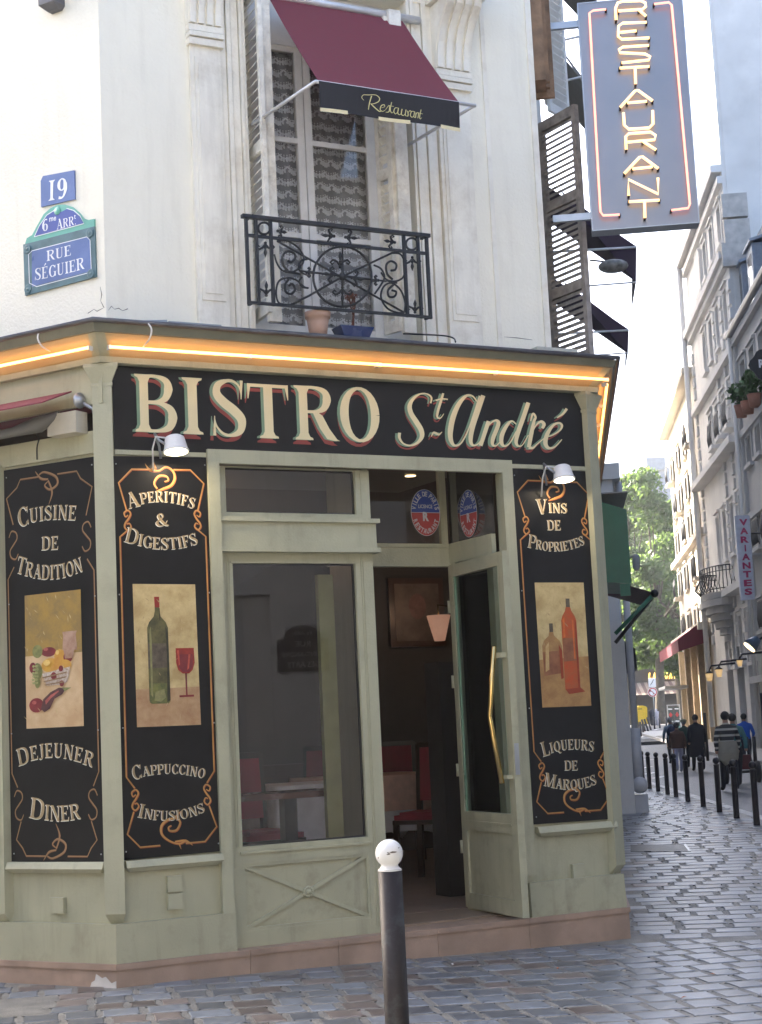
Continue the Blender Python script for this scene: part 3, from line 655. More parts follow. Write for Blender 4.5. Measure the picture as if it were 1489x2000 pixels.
# plinth
def plinth():
    mb = MB(); band(mb, -.3, 0.0, 0.0, -.3, .112, "LR"); band(mb, -.3, .012, .012, .112, .150, "LR"); mb.build("side_plinth", plinthm, shop)
    cuts = [0, .95, 1.62, 2.42, 3.2, WF]
    for i in range(len(cuts) - 1):
        a_, b_ = cuts[i] + (.002 if i else 0), cuts[i + 1] - .002
        for z0, z1, d_ in ((-.3, .111, .0), (.1125, .150, .012)):
            mb = MB(); off = .18 if z0 > 0 and 0 < i < 5 else 0
            if i == 0: mb.hexa([V3(cLF(-.3), z0), V3(cLF(d_), z0), F.P(b_, d_, z0), F.P(b_, -.3, z0), V3(cLF(-.3), z1), V3(cLF(d_), z1), F.P(b_, d_, z1), F.P(b_, -.3, z1)])
            elif i == len(cuts) - 2: mb.hexa([F.P(a_, -.3, z0), F.P(a_, d_, z0), V3(cFR(d_), z0), V3(cFR(-.3), z0), F.P(a_, -.3, z1), F.P(a_, d_, z1), V3(cFR(d_), z1), V3(cFR(-.3), z1)])
            else: mb.box(F, a_, b_, -.3, d_, z0, z1)
            mb.build("plinth_stone", plinthm, shop)
plinth()
mb = MB(); p = [gnd(178, 1926), gnd(226, 1932), gnd(226, 1932) + Vector((0, 0, .02)), gnd(200, 1930) + Vector((0, 0, .07)), gnd(178, 1926) + Vector((0, 0, .05))]
mb.prism([L.P(.0, .003, -.02), L.P(.23, .003, -.02), L.P(.21, .003, .03), L.P(.18, .003, .045), L.P(.17, .003, .085), L.P(.12, .003, .06), L.P(.09, .003, .07), L.P(.04, .003, .03), L.P(.0, .003, .045)], nL * .004); mb.build("plaster_patch", plaster, shop)
# panel walls (kick board, field, ledge)
SP = lambda x, y, d=-.06: F.un(x, y, d)[0]
J0 = SP(405, 884, -.03); J0i = SP(428, 912, -.03); J1i = SP(980, 916, -.03); J1 = SP(999, 900, -.03)
Jz1 = F.un(405, 877, -.03)[1]; Jz1i = F.un(428, 905, -.03)[1]
KT = .404
mb = MB(); mb.hexa([V3(cLF(-.25), .1505), V3(cLF(-.012), .1505), F.P(J0i + .004, -.012, .1505), F.P(J0i + .004, -.25, .1505), V3(cLF(-.25), KT), V3(cLF(-.02), KT), F.P(J0i + .004, -.02, KT), F.P(J0i + .004, -.25, KT)])
mb.build("kick_board", sage2, shop)
kr0 = SP(1036, 1740, -.02)
mb = MB(); mb.hexa([F.P(kr0, -.25, .1505), F.P(kr0, -.012, .1505), V3(cFR(-.012), .1505), V3(cFR(-.25), .1505), F.P(kr0, -.25, KT), F.P(kr0, -.02, KT), V3(cFR(-.02), KT), V3(cFR(-.25), KT)])
mb.build("kick_board", sage2, shop)
mb = MB(); mb.hexa([V3(cLF(-.25), .1505), V3(cLF(-.012), .1505), L.P(1.16, -.012, .1505), L.P(1.16, -.25, .1505), V3(cLF(-.25), KT), V3(cLF(-.02), KT), L.P(1.16, -.02, KT), L.P(1.16, -.25, KT)]); mb.build("kick_board", sage2, shop)
mb = MB(); mb.box(F, .05, J0i - .002, -.25, -.068, KT - .01, 4.2); mb.build("wall_field", sage, shop)
mb = MB(); mb.box(F, J1 - .01, 4.06, -.25, -.068, KT - .01, 4.2); mb.build("wall_field", sage, shop)
mb = MB(); mb.box(F, J0, J1, -.25, -.068, Jz1 - .04, 4.2); mb.build("wall_field", sage, shop)
mb = MB(); mb.box(L, .05, 1.07, -.25, -.068, KT - .01, 3.585); mb.build("wall_field", sage, shop)
def ledge(fr, s0, s1, z):
    mb = MB(); P = fr.P; b_ = .035
    mb.hexa([P(s0 + b_, -.068, z - .075), P(s1 - b_, -.068, z - .075), P(s1 - b_, -.03, z - .075), P(s0 + b_, -.03, z - .075), P(s0, -.068, z - .045), P(s1, -.068, z - .045), P(s1, 0.0, z - .045), P(s0, 0.0, z - .045)])
    mb.hexa([P(s0, -.068, z - .045), P(s1, -.068, z - .045), P(s1, 0.0, z - .045), P(s0, 0.0, z - .045), P(s0, -.068, z), P(s1, -.068, z), P(s1, -.02, z), P(s0, -.02, z)])
    mb.build("ledge", sage, shop)
pz = F.un(300, 1675, -.06)[1]
ledge(F, SP(243, 1688), SP(432, 1670), pz - .006); ledge(F, SP(1046, 1618), SP(1199, 1604), pz - .006)
ls0, ls1 = L.un(206, 1688, -.06)[0], L.un(22, 1688, -.06)[0]; ledge(L, ls0 - .02, ls1, pz - .006)
# posts
def post(c, fa, sa, fb, sb, w, z0, z1, d0=-.075, d1=0.0):
    mb = MB(); ch = .022
    def ring(z, ins=0, dd=0):
        return [V3(fa.P(sa, d0, 0), z), V3(fa.P(sa - (1 if fa is L else -1) * ch, d1 - ins, 0), z), V3(fb.P(sb - ch * (1 if fb is not fa else 1), d1 - ins, 0), z), V3(fb.P(sb, d0, 0), z)]
    r0, r1, r2 = ring(z0, .06), ring(z0 + .07), ring(z1)
    mb.hexa(r0 + r1); mb.hexa(r1 + r2)
    # shaft collar and capital
    O = (r2[0] + r2[1] + r2[2] + r2[3]) / 4
    def sc(r, k, z, lift=0): return [V3(O + (p_ - O) * k, z) for p_ in r]
    mb.hexa(sc(r2, 1.12, z1) + sc(r2, 1.12, z1 + .022)); mb.hexa(sc(r2, 1.0, z1 + .022) + sc(r2, 1.75, 4.17)); mb.hexa(sc(r2, 1.8, 4.17) + sc(r2, 1.8, 4.194))
    mb.build("corner_post", sage, shop)
zsh = F.un(200, 752, 0)[1]
post(0, L, .105, F, .095, .1, .40, zsh)
mb = MB(); ch = .022
def ringR(z, ins=0):
    sR = (cFR(-.0) - A).dot(dF)
    return [V3(F.P(sR - .115, -.075, 0), z), V3(F.P(sR - .09, -ins, 0), z), V3(RR.P(.09, -ins, 0), z), V3(RR.P(.115, -.075, 0), z)]
r0, r1, r2 = ringR(.40, .06), ringR(.47), ringR(zsh); mb.hexa(r0 + r1); mb.hexa(r1 + r2); O = (r2[0] + r2[1] + r2[2] + r2[3]) / 4
def scr(r, k, z): return [V3(O + (p_ - O) * k, z) for p_ in r]
mb.hexa(scr(r2, 1.12, zsh) + scr(r2, 1.12, zsh + .022)); mb.hexa(scr(r2, 1.0, zsh + .022) + scr(r2, 1.75, 4.17)); mb.hexa(scr(r2, 1.8, 4.17) + scr(r2, 1.8, 4.194)); mb.build("corner_post", sage, shop)
mb = MB(); x0_, x1_ = L.un(0, 1500, 0)[0] - .045, L.un(0, 1500, 0)[0] + .08; mb.hexa([L.P(x0_, -.07, .46), L.P(x1_, -.07, .46), L.P(x1_, 0, .46), L.P(x0_ + .02, 0, .46), L.P(x0_, -.07, 3.6), L.P(x1_, -.07, 3.6), L.P(x1_, 0, 3.6), L.P(x0_ + .02, 0, 3.6)]); mb.hexa([L.P(x0_, -.07, .40), L.P(x1_, -.07, .40), L.P(x1_, -.05, .40), L.P(x0_ + .02, -.05, .40), L.P(x0_, -.07, .46), L.P(x1_, -.07, .46), L.P(x1_, 0, .46), L.P(x0_ + .02, 0, .46)]); mb.build("post", sage, shop)
# left of it: more shopfront (joinery) out of frame
mb = MB(); mb.box(L, 1.12, 9, -.3, -.09, .15, 3.585); mb.build("joinery", sage, shop)
# small square cover plates
for (fr, x, y) in ((L, 114, 1768), (F, 341, 1726), (F, 342, 1760), (F, 1129, 1701)):
    s_, z_ = fr.un(x, y, -.05); sz = .052 if fr is not L else .06
    MB().box(fr, s_ - sz, s_ + sz, -.068, -.034, z_ - .052, z_ + .052).build("cover_plate", sage, shop)
# thin strip between name board and panels
zs1 = F.un(300, 884, -.05)[1]
MB().box(F, .1, J0, -.066, -.046, zs1 - .02, zs1 + .012).build("beading", sage, shop); MB().box(F, J1, 4.03, -.066, -.046, zs1 - .02, zs1 + .012).build("beading", sage, shop)
# outer frame of the glazing
def framepiece(pts): mb = MB(); mb.prism(pts, nF * .045); mb.build("frame", sage, shop)
zf0, zf1 = .1505, Jz1
P = lambda s, z, d=-.066: F.P(s, d, z)
framepiece([P(J0, zf1), P(J0, KT + .0), P(J0i, KT + .0), P(J0i, Jz1i)]); framepiece([P(J0, zf1), P(J0i, Jz1i), P(J1i, Jz1i), P(J1, zf1)]); framepiece([P(J1, zf1), P(J1i, Jz1i), P(J1i, .46), P(J1, .46)])
mb = MB(); mb.hexa([F.P(J1i, -.13, .1505), F.P(J1 + .02, -.13, .1505), F.P(J1 + .02, -.067, .1505), F.P(J1i, -.067, .1505), F.P(J1i, -.13, Jz1i), F.P(J1 + .02, -.13, Jz1i), F.P(J1 + .02, -.067, Jz1i), F.P(J1i, -.067, Jz1i)]); mb.build("door_jamb", sage, shop)
# big fixed window unit at d -.12
DG = -.12
u0 = J0i - .001; g0 = SP(441, 950, DG); g1 = SP(695, 960, DG); u1 = SP(722, 960, DG)
G0 = SP(458, 1200, DG); G1 = SP(699, 1200, DG); U1 = SP(738, 1300, DG - .0)
ztg1 = F.un(441, 912, DG)[1]; ztg0 = F.un(441, 1000, DG)[1]
zbx1 = F.un(432, 1012, DG + .06)[1]; zbx0 = F.un(436, 1074, DG + .06)[1]
zg1 = F.un(456, 1100, DG)[1]; zg0 = F.un(476, 1654, DG)[1]
mb = MB(); D0, D1 = DG - .06, DG
mb.box(F, u0, g0, D0, D1, ztg0 - .03, Jz1i); mb.box(F, g1, u1, D0, D1, ztg0 - .03, Jz1i); mb.box(F, g0, g1, D0, D1 - .001, ztg1, Jz1i); mb.box(F, g0, g1, D0, D1 - .001, ztg0 - .03, ztg0); mb.box(F, g1 + .04, g1 + .05, D1, D1 + .006, ztg0, Jz1i)
mb.build("upper_sash", sage, shop)
mb = MB(); mb.box(F, u0, U1 + .01, D0, DG + .06, zbx0, zbx1); mb.box(F, u0, U1 + .03, D0, DG + .09, zbx1 - .02, zbx1 + .012); mb.box(F, u0, U1 + .03, D0, DG + .085, zbx0 - .012, zbx0 + .025); mb.build("transom_box", sage, shop)
mb = MB(); mb.box(F, u0, G0, D0, D1, .1505, zbx0); mb.box(F, G1, U1, D0, D1, .1505, zbx0); mb.box(F, G0, G1, D0, D1 - .001, zg1, zbx0); mb.box(F, G0, G1, D0, D1 - .001, zg0 - .12, zg0); mb.box(F, G0, G1, D0, D1 - .001, .1505, .26)
for k, o_ in enumerate((.012, .03)): mb.box(F, G0 - .06 + o_, G0 - .054 + o_, D1, D1 + .006, zg0, zg1 + .1); mb.box(F, G1 + .03 + o_, G1 + .036 + o_, D1, D1 + .006, .2, zg1 + .1)
mb.box(F, G0 - .02, G1 + .02, D1, D1 + .012, zg1 + .0, zg1 + .015); mb.box(F, G0 - .02, G1 + .02, D1, D1 + .014, zg0 - .05, zg0 - .035)
mb.build("window_frame", sage, shop)
kz1 = zg0 - .12
mb = MB(); mb.box(F, G0, G1, D0, D1 - .025, .26, kz1)
mb.build("kick_panel", sage2, shop)
mb = MB(); xc_, zc_ = (G0 + G1) / 2, (.26 + kz1) / 2
for sgn in (1, -1):
    for e in (-1, 1):
        pa = (G0 if e < 0 else G1, zc_ + sgn * e * (kz1 - .26) / 2 * .96); aa, bb = ribbon([(xc_, zc_), pa], [.026, .026])
        mb.prism([F.P(q_[0], D1 - .025, q_[1]) for q_ in (aa[0], aa[1], bb[1], bb[0])], nF * (.016 + .0006 * sgn))
for k in range(12):
    a_ = k * math.pi / 6; mb.ball(F.P(xc_ + .03 * math.cos(a_), D1 - .004, zc_ + .03 * math.sin(a_)), .0125, 8)
mb.ball(F.P(xc_, D1 - .002, zc_), .022, 10)
for s0, s1, z0, z1 in ((G0, G1, kz1 - .02, kz1), (G0, G1, .26, .28), (G0, G0 + .016, .28, kz1 - .02), (G1 - .016, G1, .28, kz1 - .02)): mb.box(F, s0, s1, D1 - .025, D1 - .006, z0, z1)
mb.build("cross_moulding", sage, shop)
for (a_, b_, z0, z1) in ((g0, g1, ztg0, ztg1), (G0, G1, zg0, zg1)):
    MB().quad(F.P(a_, DG - .03, z0), F.P(b_, DG - .03, z0), F.P(b_, DG - .03, z1), F.P(a_, DG - .03, z1)).build("window_pane", glass, shop)
    mb = MB(); 
    for s0, s1, za, zb_ in ((a_, a_ + .012, z0, z1), (b_ - .012, b_, z0, z1), (a_, b_, z0, z0 + .012), (a_, b_, z1 - .012, z1)): mb.box(F, s0, s1, DG - .05, DG - .032, za, zb_)
    mb.build("gasket", rubber, shop)
# green frame set behind the glass
mb = MB(); i0 = SP(628, 1300, -.5); i1 = SP(658, 1300, -.5); mb.box(F, i0, i1, -.55, -.5, .62, 2.78); mb.box(F, i1, i1 + .28, -.55, -.5, .62, .68); mb.box(F, i1 + .28, i1 + .33, -.55, -.5, .62, 2.78); mb.build("inner_green_frame", M("green_frame_paint", (.36, .38, .2), .4), shop)
# vestibule
DV = -.80; SV = 3.14; EV = U1
mb = MB(); mb.box(F, EV - .03, SV, DV - .05, DV, 2.90, 3.03); mb.box(F, EV - .03, SV, DV - .05, DV + .02, 2.875, 2.90); mb.box(F, EV - .03, SV, DV - .04, DV + .015, 3.03, 3.06); mb.box(F, SV - .06, SV, DV - .04, DV + .002, 3.06, 3.66); mb.build("door_lintel", sage, shop)
mb = MB(); mb.box(F, SV, SV + .04, DV, -.13, 2.90, 3.03); mb.box(F, SV - .002, SV + .04, DV, -.13, 3.03, 3.06); mb.box(F, SV, SV + .04, DV, -.13, .16, .85); mb.box(F, SV, SV + .04, DV, DV + .09, .85, 2.90); mb.box(F, SV, SV + .04, -.22, -.13, .85, 2.90); mb.build("reveal", sage, shop)
MB().box(F, SV + .03, SV + .038, DV + .09, -.22, .85, 2.90).build("side_glazing", M("dark_mirror_glass", (.02, .02, .02), .03, spec=1.0, ns=1, na=0, coat=1.0), shop)
MB().quad(F.P(EV, DV - .02, 3.06), F.P(SV - .06, DV - .02, 3.06), F.P(SV - .06, DV - .02, 3.66), F.P(EV, DV - .02, 3.66)).build("transom_pane", glass, shop)
MB().quad(F.P(SV + .02, DV, 3.06), F.P(SV + .02, -.10, 3.06), F.P(SV + .02, -.10, 3.66), F.P(SV + .02, DV, 3.66)).build("side_pane", M("dark_mirror_glass", (.02, .02, .02), .03, spec=1.0, ns=1, na=0, coat=1.0), shop)
mb = MB(); mb.box(F, J0, J1 + .05, -2.0, -.07, 3.665, 3.70); mb.build("vestibule_ceiling", M("dim_ceiling", (.10, .10, .085), .6), shop)
MB().box(F, EV - .03, EV + .02, DV, DG - .06, .16, 3.66).build("reveal", sage, shop)
mb = MB(); mb.box(F, EV, 4.0, -2.6, -.305, .10, .164); mb.build("door_sill", M("worn_stone_sill", (.30, .22, .155), .35, ns=4, na=.2, stain=.4, scol=(.12, .09, .06), ss=5), shop)
dl = F.un(802, 929, -.45)
mb = MB(); cpt = atz(802, 929, 3.66); mb.lathe(Vector((cpt.x, cpt.y, 3.655)), [(.045, 0), (.045, .003)], 16); mb.build("downlight", lampe, shop)
# door leaf
O_ = F.P(3.125, DV, 0); t_ = (F.P(3.01, .23, 0) - O_).normalized(); DD = Fr(O_, t_, Vector((-t_.y, t_.x, 0)))
if DD.n.dot(dF) > 0: DD.n = -DD.n
LW = 1.03; z0, z1 = .185, 2.885; TH = .055
mb = MB()
zk = .80; zgl = .93
mb.box(DD, 0, .075, -TH, 0, z0, z1); mb.box(DD, LW - .1, LW, -TH, 0, z0, z1); mb.box(DD, .075, LW - .1, -TH, -.001, z1 - .10, z1); mb.box(DD, .075, LW - .1, -TH, -.001, zk, zgl); mb.box(DD, .075, LW - .1, -TH, -.001, z0, z0 + .10)
mb.box(DD, .075, LW - .1, -.012, .004, zk + .045, zk + .06)
for s0, s1, za, zb_ in ((.075, .09, z0 + .1, zk), (LW - .115, LW - .1, z0 + .1, zk), (.09, LW - .115, z0 + .1, z0 + .115), (.09, LW - .115, zk - .015, zk)): mb.box(DD, s0, s1, -.02, -.002, za, zb_)
door = mb.build("door", sage2, shop)
MB().box(DD, .075, LW - .1, -.04, -.021, z0 + .10, zk).build("door_panel", sage2, door)
MB().quad(DD.P(.075, -.025, zgl), DD.P(LW - .1, -.025, zgl), DD.P(LW - .1, -.025, z1 - .1), DD.P(.075, -.025, z1 - .1)).build("door_pane", glassd, door)
mb = MB()
for s0, s1, za, zb_ in ((.08, .10, zgl, z1 - .1), (LW - .12, LW - .1, zgl, z1 - .1)): mb.box(DD, s0, s1, -.022, -.006, za, zb_)
mb.build("glazing_bead", M("green_edge", (.16, .28, .18), .3), door)
h1 = DD.un(965, 1262, .06); h2 = DD.un(957, 1400, .06); h3 = DD.un(981, 1530, .06)
mb = MB(); mb.tube([DD.P(h1[0], .06, h1[1]), DD.P(h2[0], .06, h2[1] + .01), DD.P(h2[0], .06, h2[1] - .01), DD.P(h3[0], .06, h3[1])], .020, 12)
mb.box(DD, h1[0], LW - .03, .0, .045, h1[1] - .09, h1[1] - .05, 1); mb.box(DD, h3[0], LW - .03, .0, .045, h3[1] + .03, h3[1] + .06, 1); mb.build("door_handle", [brass, sage], door)
for z in (2.5, 1.9, 1.2, .6): MB().tube([DD.P(-.01, .005, z), DD.P(-.01, .005, z + .1)], .012, 8).build("hinge", sage, door)
MB().box(DD, LW, LW + .003, -.045, -.01, 1.22, 1.45).build("lock_plate", steel, door)
# ================================================================== NAME BOARD
def board(fr, pts_px, d, name, mat, parent, th=.012):
    q = [fr.un(x, y, d) for x, y in pts_px]; mb = MB(); mb.prism([fr.P(a, d - th, z) for a, z in q], fr.n * th); return mb.build(name, mat, parent)
nb = thing("name_board", tuple(F.P(.1, -.06, 3.6)), "long black name board lettered BISTRO St André in cream under the cornice", "sign")
zc0 = F.un(300, 708, -.05)[1]
mb = MB(); zN0 = zs1 + .013; 
mb.prism([F.P(.10, -.064, zN0), F.P(J0 + .0, -.064, zN0), F.P(J0 + .0, -.064, Jz1 + .002), F.P(J1, -.064, Jz1 + .002), F.P(J1, -.064, zN0), F.P(4.03, -.064, zN0), F.P(4.03, -.064, 4.193), F.P(.10, -.064, 4.193)], nF * .014)
mb.build("board", black, nb)
TW = lambda p, d: F.P(p[0], d, p[1])
mb = MB(); DBD = -.048
LAY = [(-.05, -.085, 0, 0), (-.055, -.005, .0018, 1), (0, 0, .0036, 2)]
zb_l = F.un(270, 845, DBD)[1]; ztl = F.un(270, 735, DBD)[1]
zb_r = F.un(700, 862, DBD)[1]; ztr = F.un(700, 757, DBD)[1]
for ch, x0, x1, yb_, yt_ in (("B", 264, 345, 844.5, 732.5), ("I", 356, 396, 848, 738), ("S", 414, 480, 853, 741), ("T", 483, 565, 856, 751), ("R", 576, 662, 860, 755), ("O", 664, 741, 863, 757)):
    a0 = F.un(x0, (yb_ + yt_) / 2, DBD)[0]; a1 = F.un(x1, (yb_ + yt_) / 2, DBD)[0]; xm_ = (x0 + x1) / 2
    z0_ = F.un(xm_, yb_, DBD)[1]; z1_ = F.un(xm_, yt_, DBD)[1]; hh = z1_ - z0_
    gx0 = {"B": .0, "I": .01, "S": .02, "T": .01, "R": .0, "O": .02}[ch]; gx1 = {"B": .8, "I": .37, "S": .67, "T": .79, "R": .88, "O": .82}[ch]
    for dx, dz, dd, mi in LAY:
        mp = lambda p: (a0 + (p[0] - gx0) / (gx1 - gx0) * (a1 - a0) + dx * hh, z0_ + p[1] * hh + dz * hh)
        emit_strokes(mb, GL[ch][1], mp, TW, DBD + dd, mi)
# script part traced on the board: (points px, widths px)
zz = lambda pts: [(600 + x / 2.29, 640 + y / 2.29) for x, y in pts]
SCR = [
 (zz([(553, 338), (556, 312), (535, 296), (505, 297), (475, 318), (459, 350), (466, 385), (488, 420), (509, 455), (514, 485), (497, 512), (465, 527), (432, 519), (414, 495), (414, 470)]), [5, 6, 4, 5, 9, 14, 15, 16, 16, 14, 9, 5, 5, 8, 10]),
 (zz([(609, 293), (600, 325), (585, 375), (583, 400), (597, 404), (612, 385)]), [7, 8, 8, 6, 4, 2]), (zz([(576, 326), (602, 318), (630, 321)]), [5, 4, 4]),
 (zz([(556, 487), (565, 470), (578, 473), (590, 478), (604, 466)]), [2, 6, 8, 6, 2]),
 (zz([(760, 330), (740, 306), (712, 305), (680, 340), (655, 395), (642, 455), (643, 500), (660, 527), (690, 515), (720, 460), (745, 390), (772, 305)]), [3, 5, 8, 14, 17, 17, 14, 7, 5, 4, 5, 4]),
 (zz([(788, 303), (765, 370), (742, 440), (732, 490), (735, 518), (750, 527), (772, 512), (792, 470)]), [14, 15, 15, 14, 10, 5, 3, 3]),
 (zz([(812, 418), (800, 455), (776, 528)]), [12, 13, 12]), (zz([(795, 480), (815, 435), (842, 415), (856, 424), (850, 450), (832, 495), (830, 522), (846, 528), (868, 505)]), [3, 3, 6, 12, 13, 13, 9, 4, 3]),
 (zz([(936, 432), (915, 418), (892, 440), (872, 480), (870, 515), (885, 530), (910, 512), (935, 465)]), [3, 6, 11, 14, 12, 6, 4, 4]),
 (zz([(990, 335), (968, 400), (945, 465), (935, 510), (946, 530), (966, 522), (990, 480)]), [13, 14, 14, 11, 6, 3, 3]),
 (zz([(1000, 418), (1010, 385), (1022, 400), (1015, 420), (1004, 470), (992, 535)]), [4, 7, 7, 9, 13, 12]), (zz([(1003, 480), (1022, 440), (1046, 420), (1060, 432), (1052, 450)]), [3, 4, 8, 11, 9]), (zz([(992, 535), (1010, 538), (1030, 520), (1060, 495)]), [11, 7, 4, 3]),
 (zz([(1070, 488), (1095, 482), (1130, 460), (1140, 438), (1126, 426), (1100, 438), (1075, 475), (1066, 515), (1080, 538), (1108, 533), (1140, 500)]), [3, 4, 5, 8, 6, 8, 13, 14, 9, 5, 3]),
 (zz([(1118, 403), (1145, 385), (1162, 362)]), [3, 7, 9]),
]
for dpx, dpy, dd, mi in ((-5.2, 6.5, 0, 0), (-5.5, 1.0, .0018, 1), (0, 0, .0036, 2)):
    for k, (pts, ws) in enumerate(SCR):
        pts = [(x + dpx, y + dpy) for x, y in pts]
        p_, w_ = cat(pts, ws, 5); a_, b_ = ribbon(p_, [w * .62 for w in w_]); n_ = len(a_); dd_ = DBD + dd + k * .0001
        mb.add([F.P(*(lambda q: (q[0], dd_, q[1]))(F.un(x, y, dd_))) for x, y in a_ + b_], [(i, i + 1, n_ + i + 1, n_ + i) for i in range(n_ - 1)], mi)
mb.build("lettering", [redsh, grnsh, cream], nb)
# ================================================================== PAINTED PANELS
SW = [(-.055, -.05, 0, 0), (.0, .0, .0018, 1)]
def ornate(fr, d, Q, style):
    """painted border in panel coordinates u,v (v down)"""
    mb = MB(); qm = quadmap(Q)
    (x0, y0), (x1, y1), (x2, y2), (x3, y3) = Q
    Hh = abs(y3 - y0); Wd = abs(x1 - x0); sgn = 1 if x1 > x0 else -1
    w = .0118
    def put(pts, ws, smooth, k=0):
        pts = [((u - .5) * Wd * sgn, v * Hh) for u, v in pts]
        if smooth: pts, ws = cat(pts, ws, 5)
        for (ox, oy, dd, mi, wk) in ((.003, .004, 0, 0, 1.0), (0, 0, .0015, 1, .78)):
            a_, b_ = ribbon(pts, [q * wk for q in ws]); n_ = len(a_); out = []
            for x, y in a_ + b_:
                s_, z_ = qm((x + ox) / Wd * sgn + .5, (y + oy) / Hh); out.append(fr.P(s_, d + dd + k * .0002, z_))
            mb.add(out, [(i, i + 1, n_ + i + 1, n_ + i) for i in range(n_ - 1)], mi)
    if style == 0:
        for mr in (0, 1):
            X = (lambda u: 1 - u) if mr else (lambda u: u)
            put([(X(u), v) for u, v in ((.37, .033), (.19, .033), (.05, .068), (.125, .138))], [w] * 4, False)
            put([(X(u), v) for u, v in ((.155, .183), (.05, .205), (.05, .80), (.13, .828))], [w] * 4, False)
            put([(X(u), v) for u, v in ((.115, .885), (.045, .938), (.17, .972), (.37, .972))], [w] * 4, False)
            for c0 in (.162, .856):
                put([(X(u), c0 + v) for u, v in ((.14, -.012), (.11, -.008), (.10, -.018), (.14, -.024), (.165, -.015), (.14, -.002), (.11, .008), (.10, .018), (.13, .026), (.165, .018), (.15, .009), (.125, .011))], [w * .6, w * .8, w, w, w * 1.1, w * 1.2, w * 1.2, w * 1.1, w, w, w * .8, w * .6], True, 1)
        put([(.40, .030), (.47, .036), (.55, .026), (.62, .036), (.64, .055), (.60, .073), (.52, .082), (.43, .090)], [w, w, w * 1.2, w * 1.5, w * 1.8, w * 1.7, w * 1.6, w * .3], True, 1)
        put([(.45, .082), (.42, .068), (.47, .050), (.55, .050), (.57, .060), (.53, .064)], [w * 1.2, w * 1.3, w * 1.4, w * 1.2, w, w * .6], True, 2)
        put([(.33, .018), (.38, .034), (.48, .036)], [w * .2, w * 1.6, w], True, 3); put([(.42, .012), (.44, .03)], [w * .2, w * 1.3], False, 4)
        put([(.64, .965), (.56, .972), (.46, .962), (.39, .945), (.39, .925), (.45, .912), (.52, .908), (.59, .893)], [w, w, w * 1.2, w * 1.5, w * 1.8, w * 1.7, w * 1.6, w * .3], True, 1)
        put([(.54, .908), (.58, .92), (.54, .938), (.47, .938), (.46, .93), (.49, .926)], [w * 1.2, w * 1.3, w * 1.4, w * 1.2, w, w * .6], True, 2)
        put([(.70, .978), (.63, .966), (.52, .966)], [w * .2, w * 1.6, w], True, 3); put([(.58, .985), (.56, .97)], [w * .2, w * 1.3], False, 4)
    else:
        w = .010
        for mr in (0, 1):
            X = (lambda u: 1 - u) if mr else (lambda u: u)
            put([(X(u), v) for u, v in ((.40, .03), (.19, .03), (.15, .05), (.03, .075), (.10, .145))], [w] * 5, False)
            put([(X(u), v) for u, v in ((.10, .255), (.03, .285), (.03, .78), (.09, .815))], [w] * 4, False)
            put([(X(u), v) for u, v in ((.12, .90), (.065, .945), (.13, .965), (.17, .985), (.38, .985))], [w] * 5, False)
            for c0 in (.197, .858):
                put([(X(u), c0 + v) for u, v in ((.05, -.02), (.08, -.035), (.13, -.03), (.14, -.015), (.10, 0), (.06, .015), (.07, .032), (.12, .038), (.15, .025))], [w * .7, w, w, w, w * 1.2, w, w, w, w * .7], True, 1)
        for yy, sg in ((.055, 1), (.955, -1)):
            put([(.40, yy - .03 * sg), (.46, yy - .035 * sg), (.58, yy - .02 * sg), (.60, yy), (.52, yy + .012 * sg), (.46, yy), (.50, yy - .01 * sg)], [w, w * 1.4, w * 1.8, w * 1.8, w * 1.6, w * 1.2, w * .5], True, 1)
            put([(.50, yy - .012 * sg), (.54, yy + .02 * sg), (.50, yy + .05 * sg)], [w * 1.2, w * 1.8, w * .2], True, 2); put([(.36, yy - .04 * sg), (.42, yy - .02 * sg), (.5, yy - .015 * sg)], [w * .3, w * 1.8, w], True, 3)
    return mb
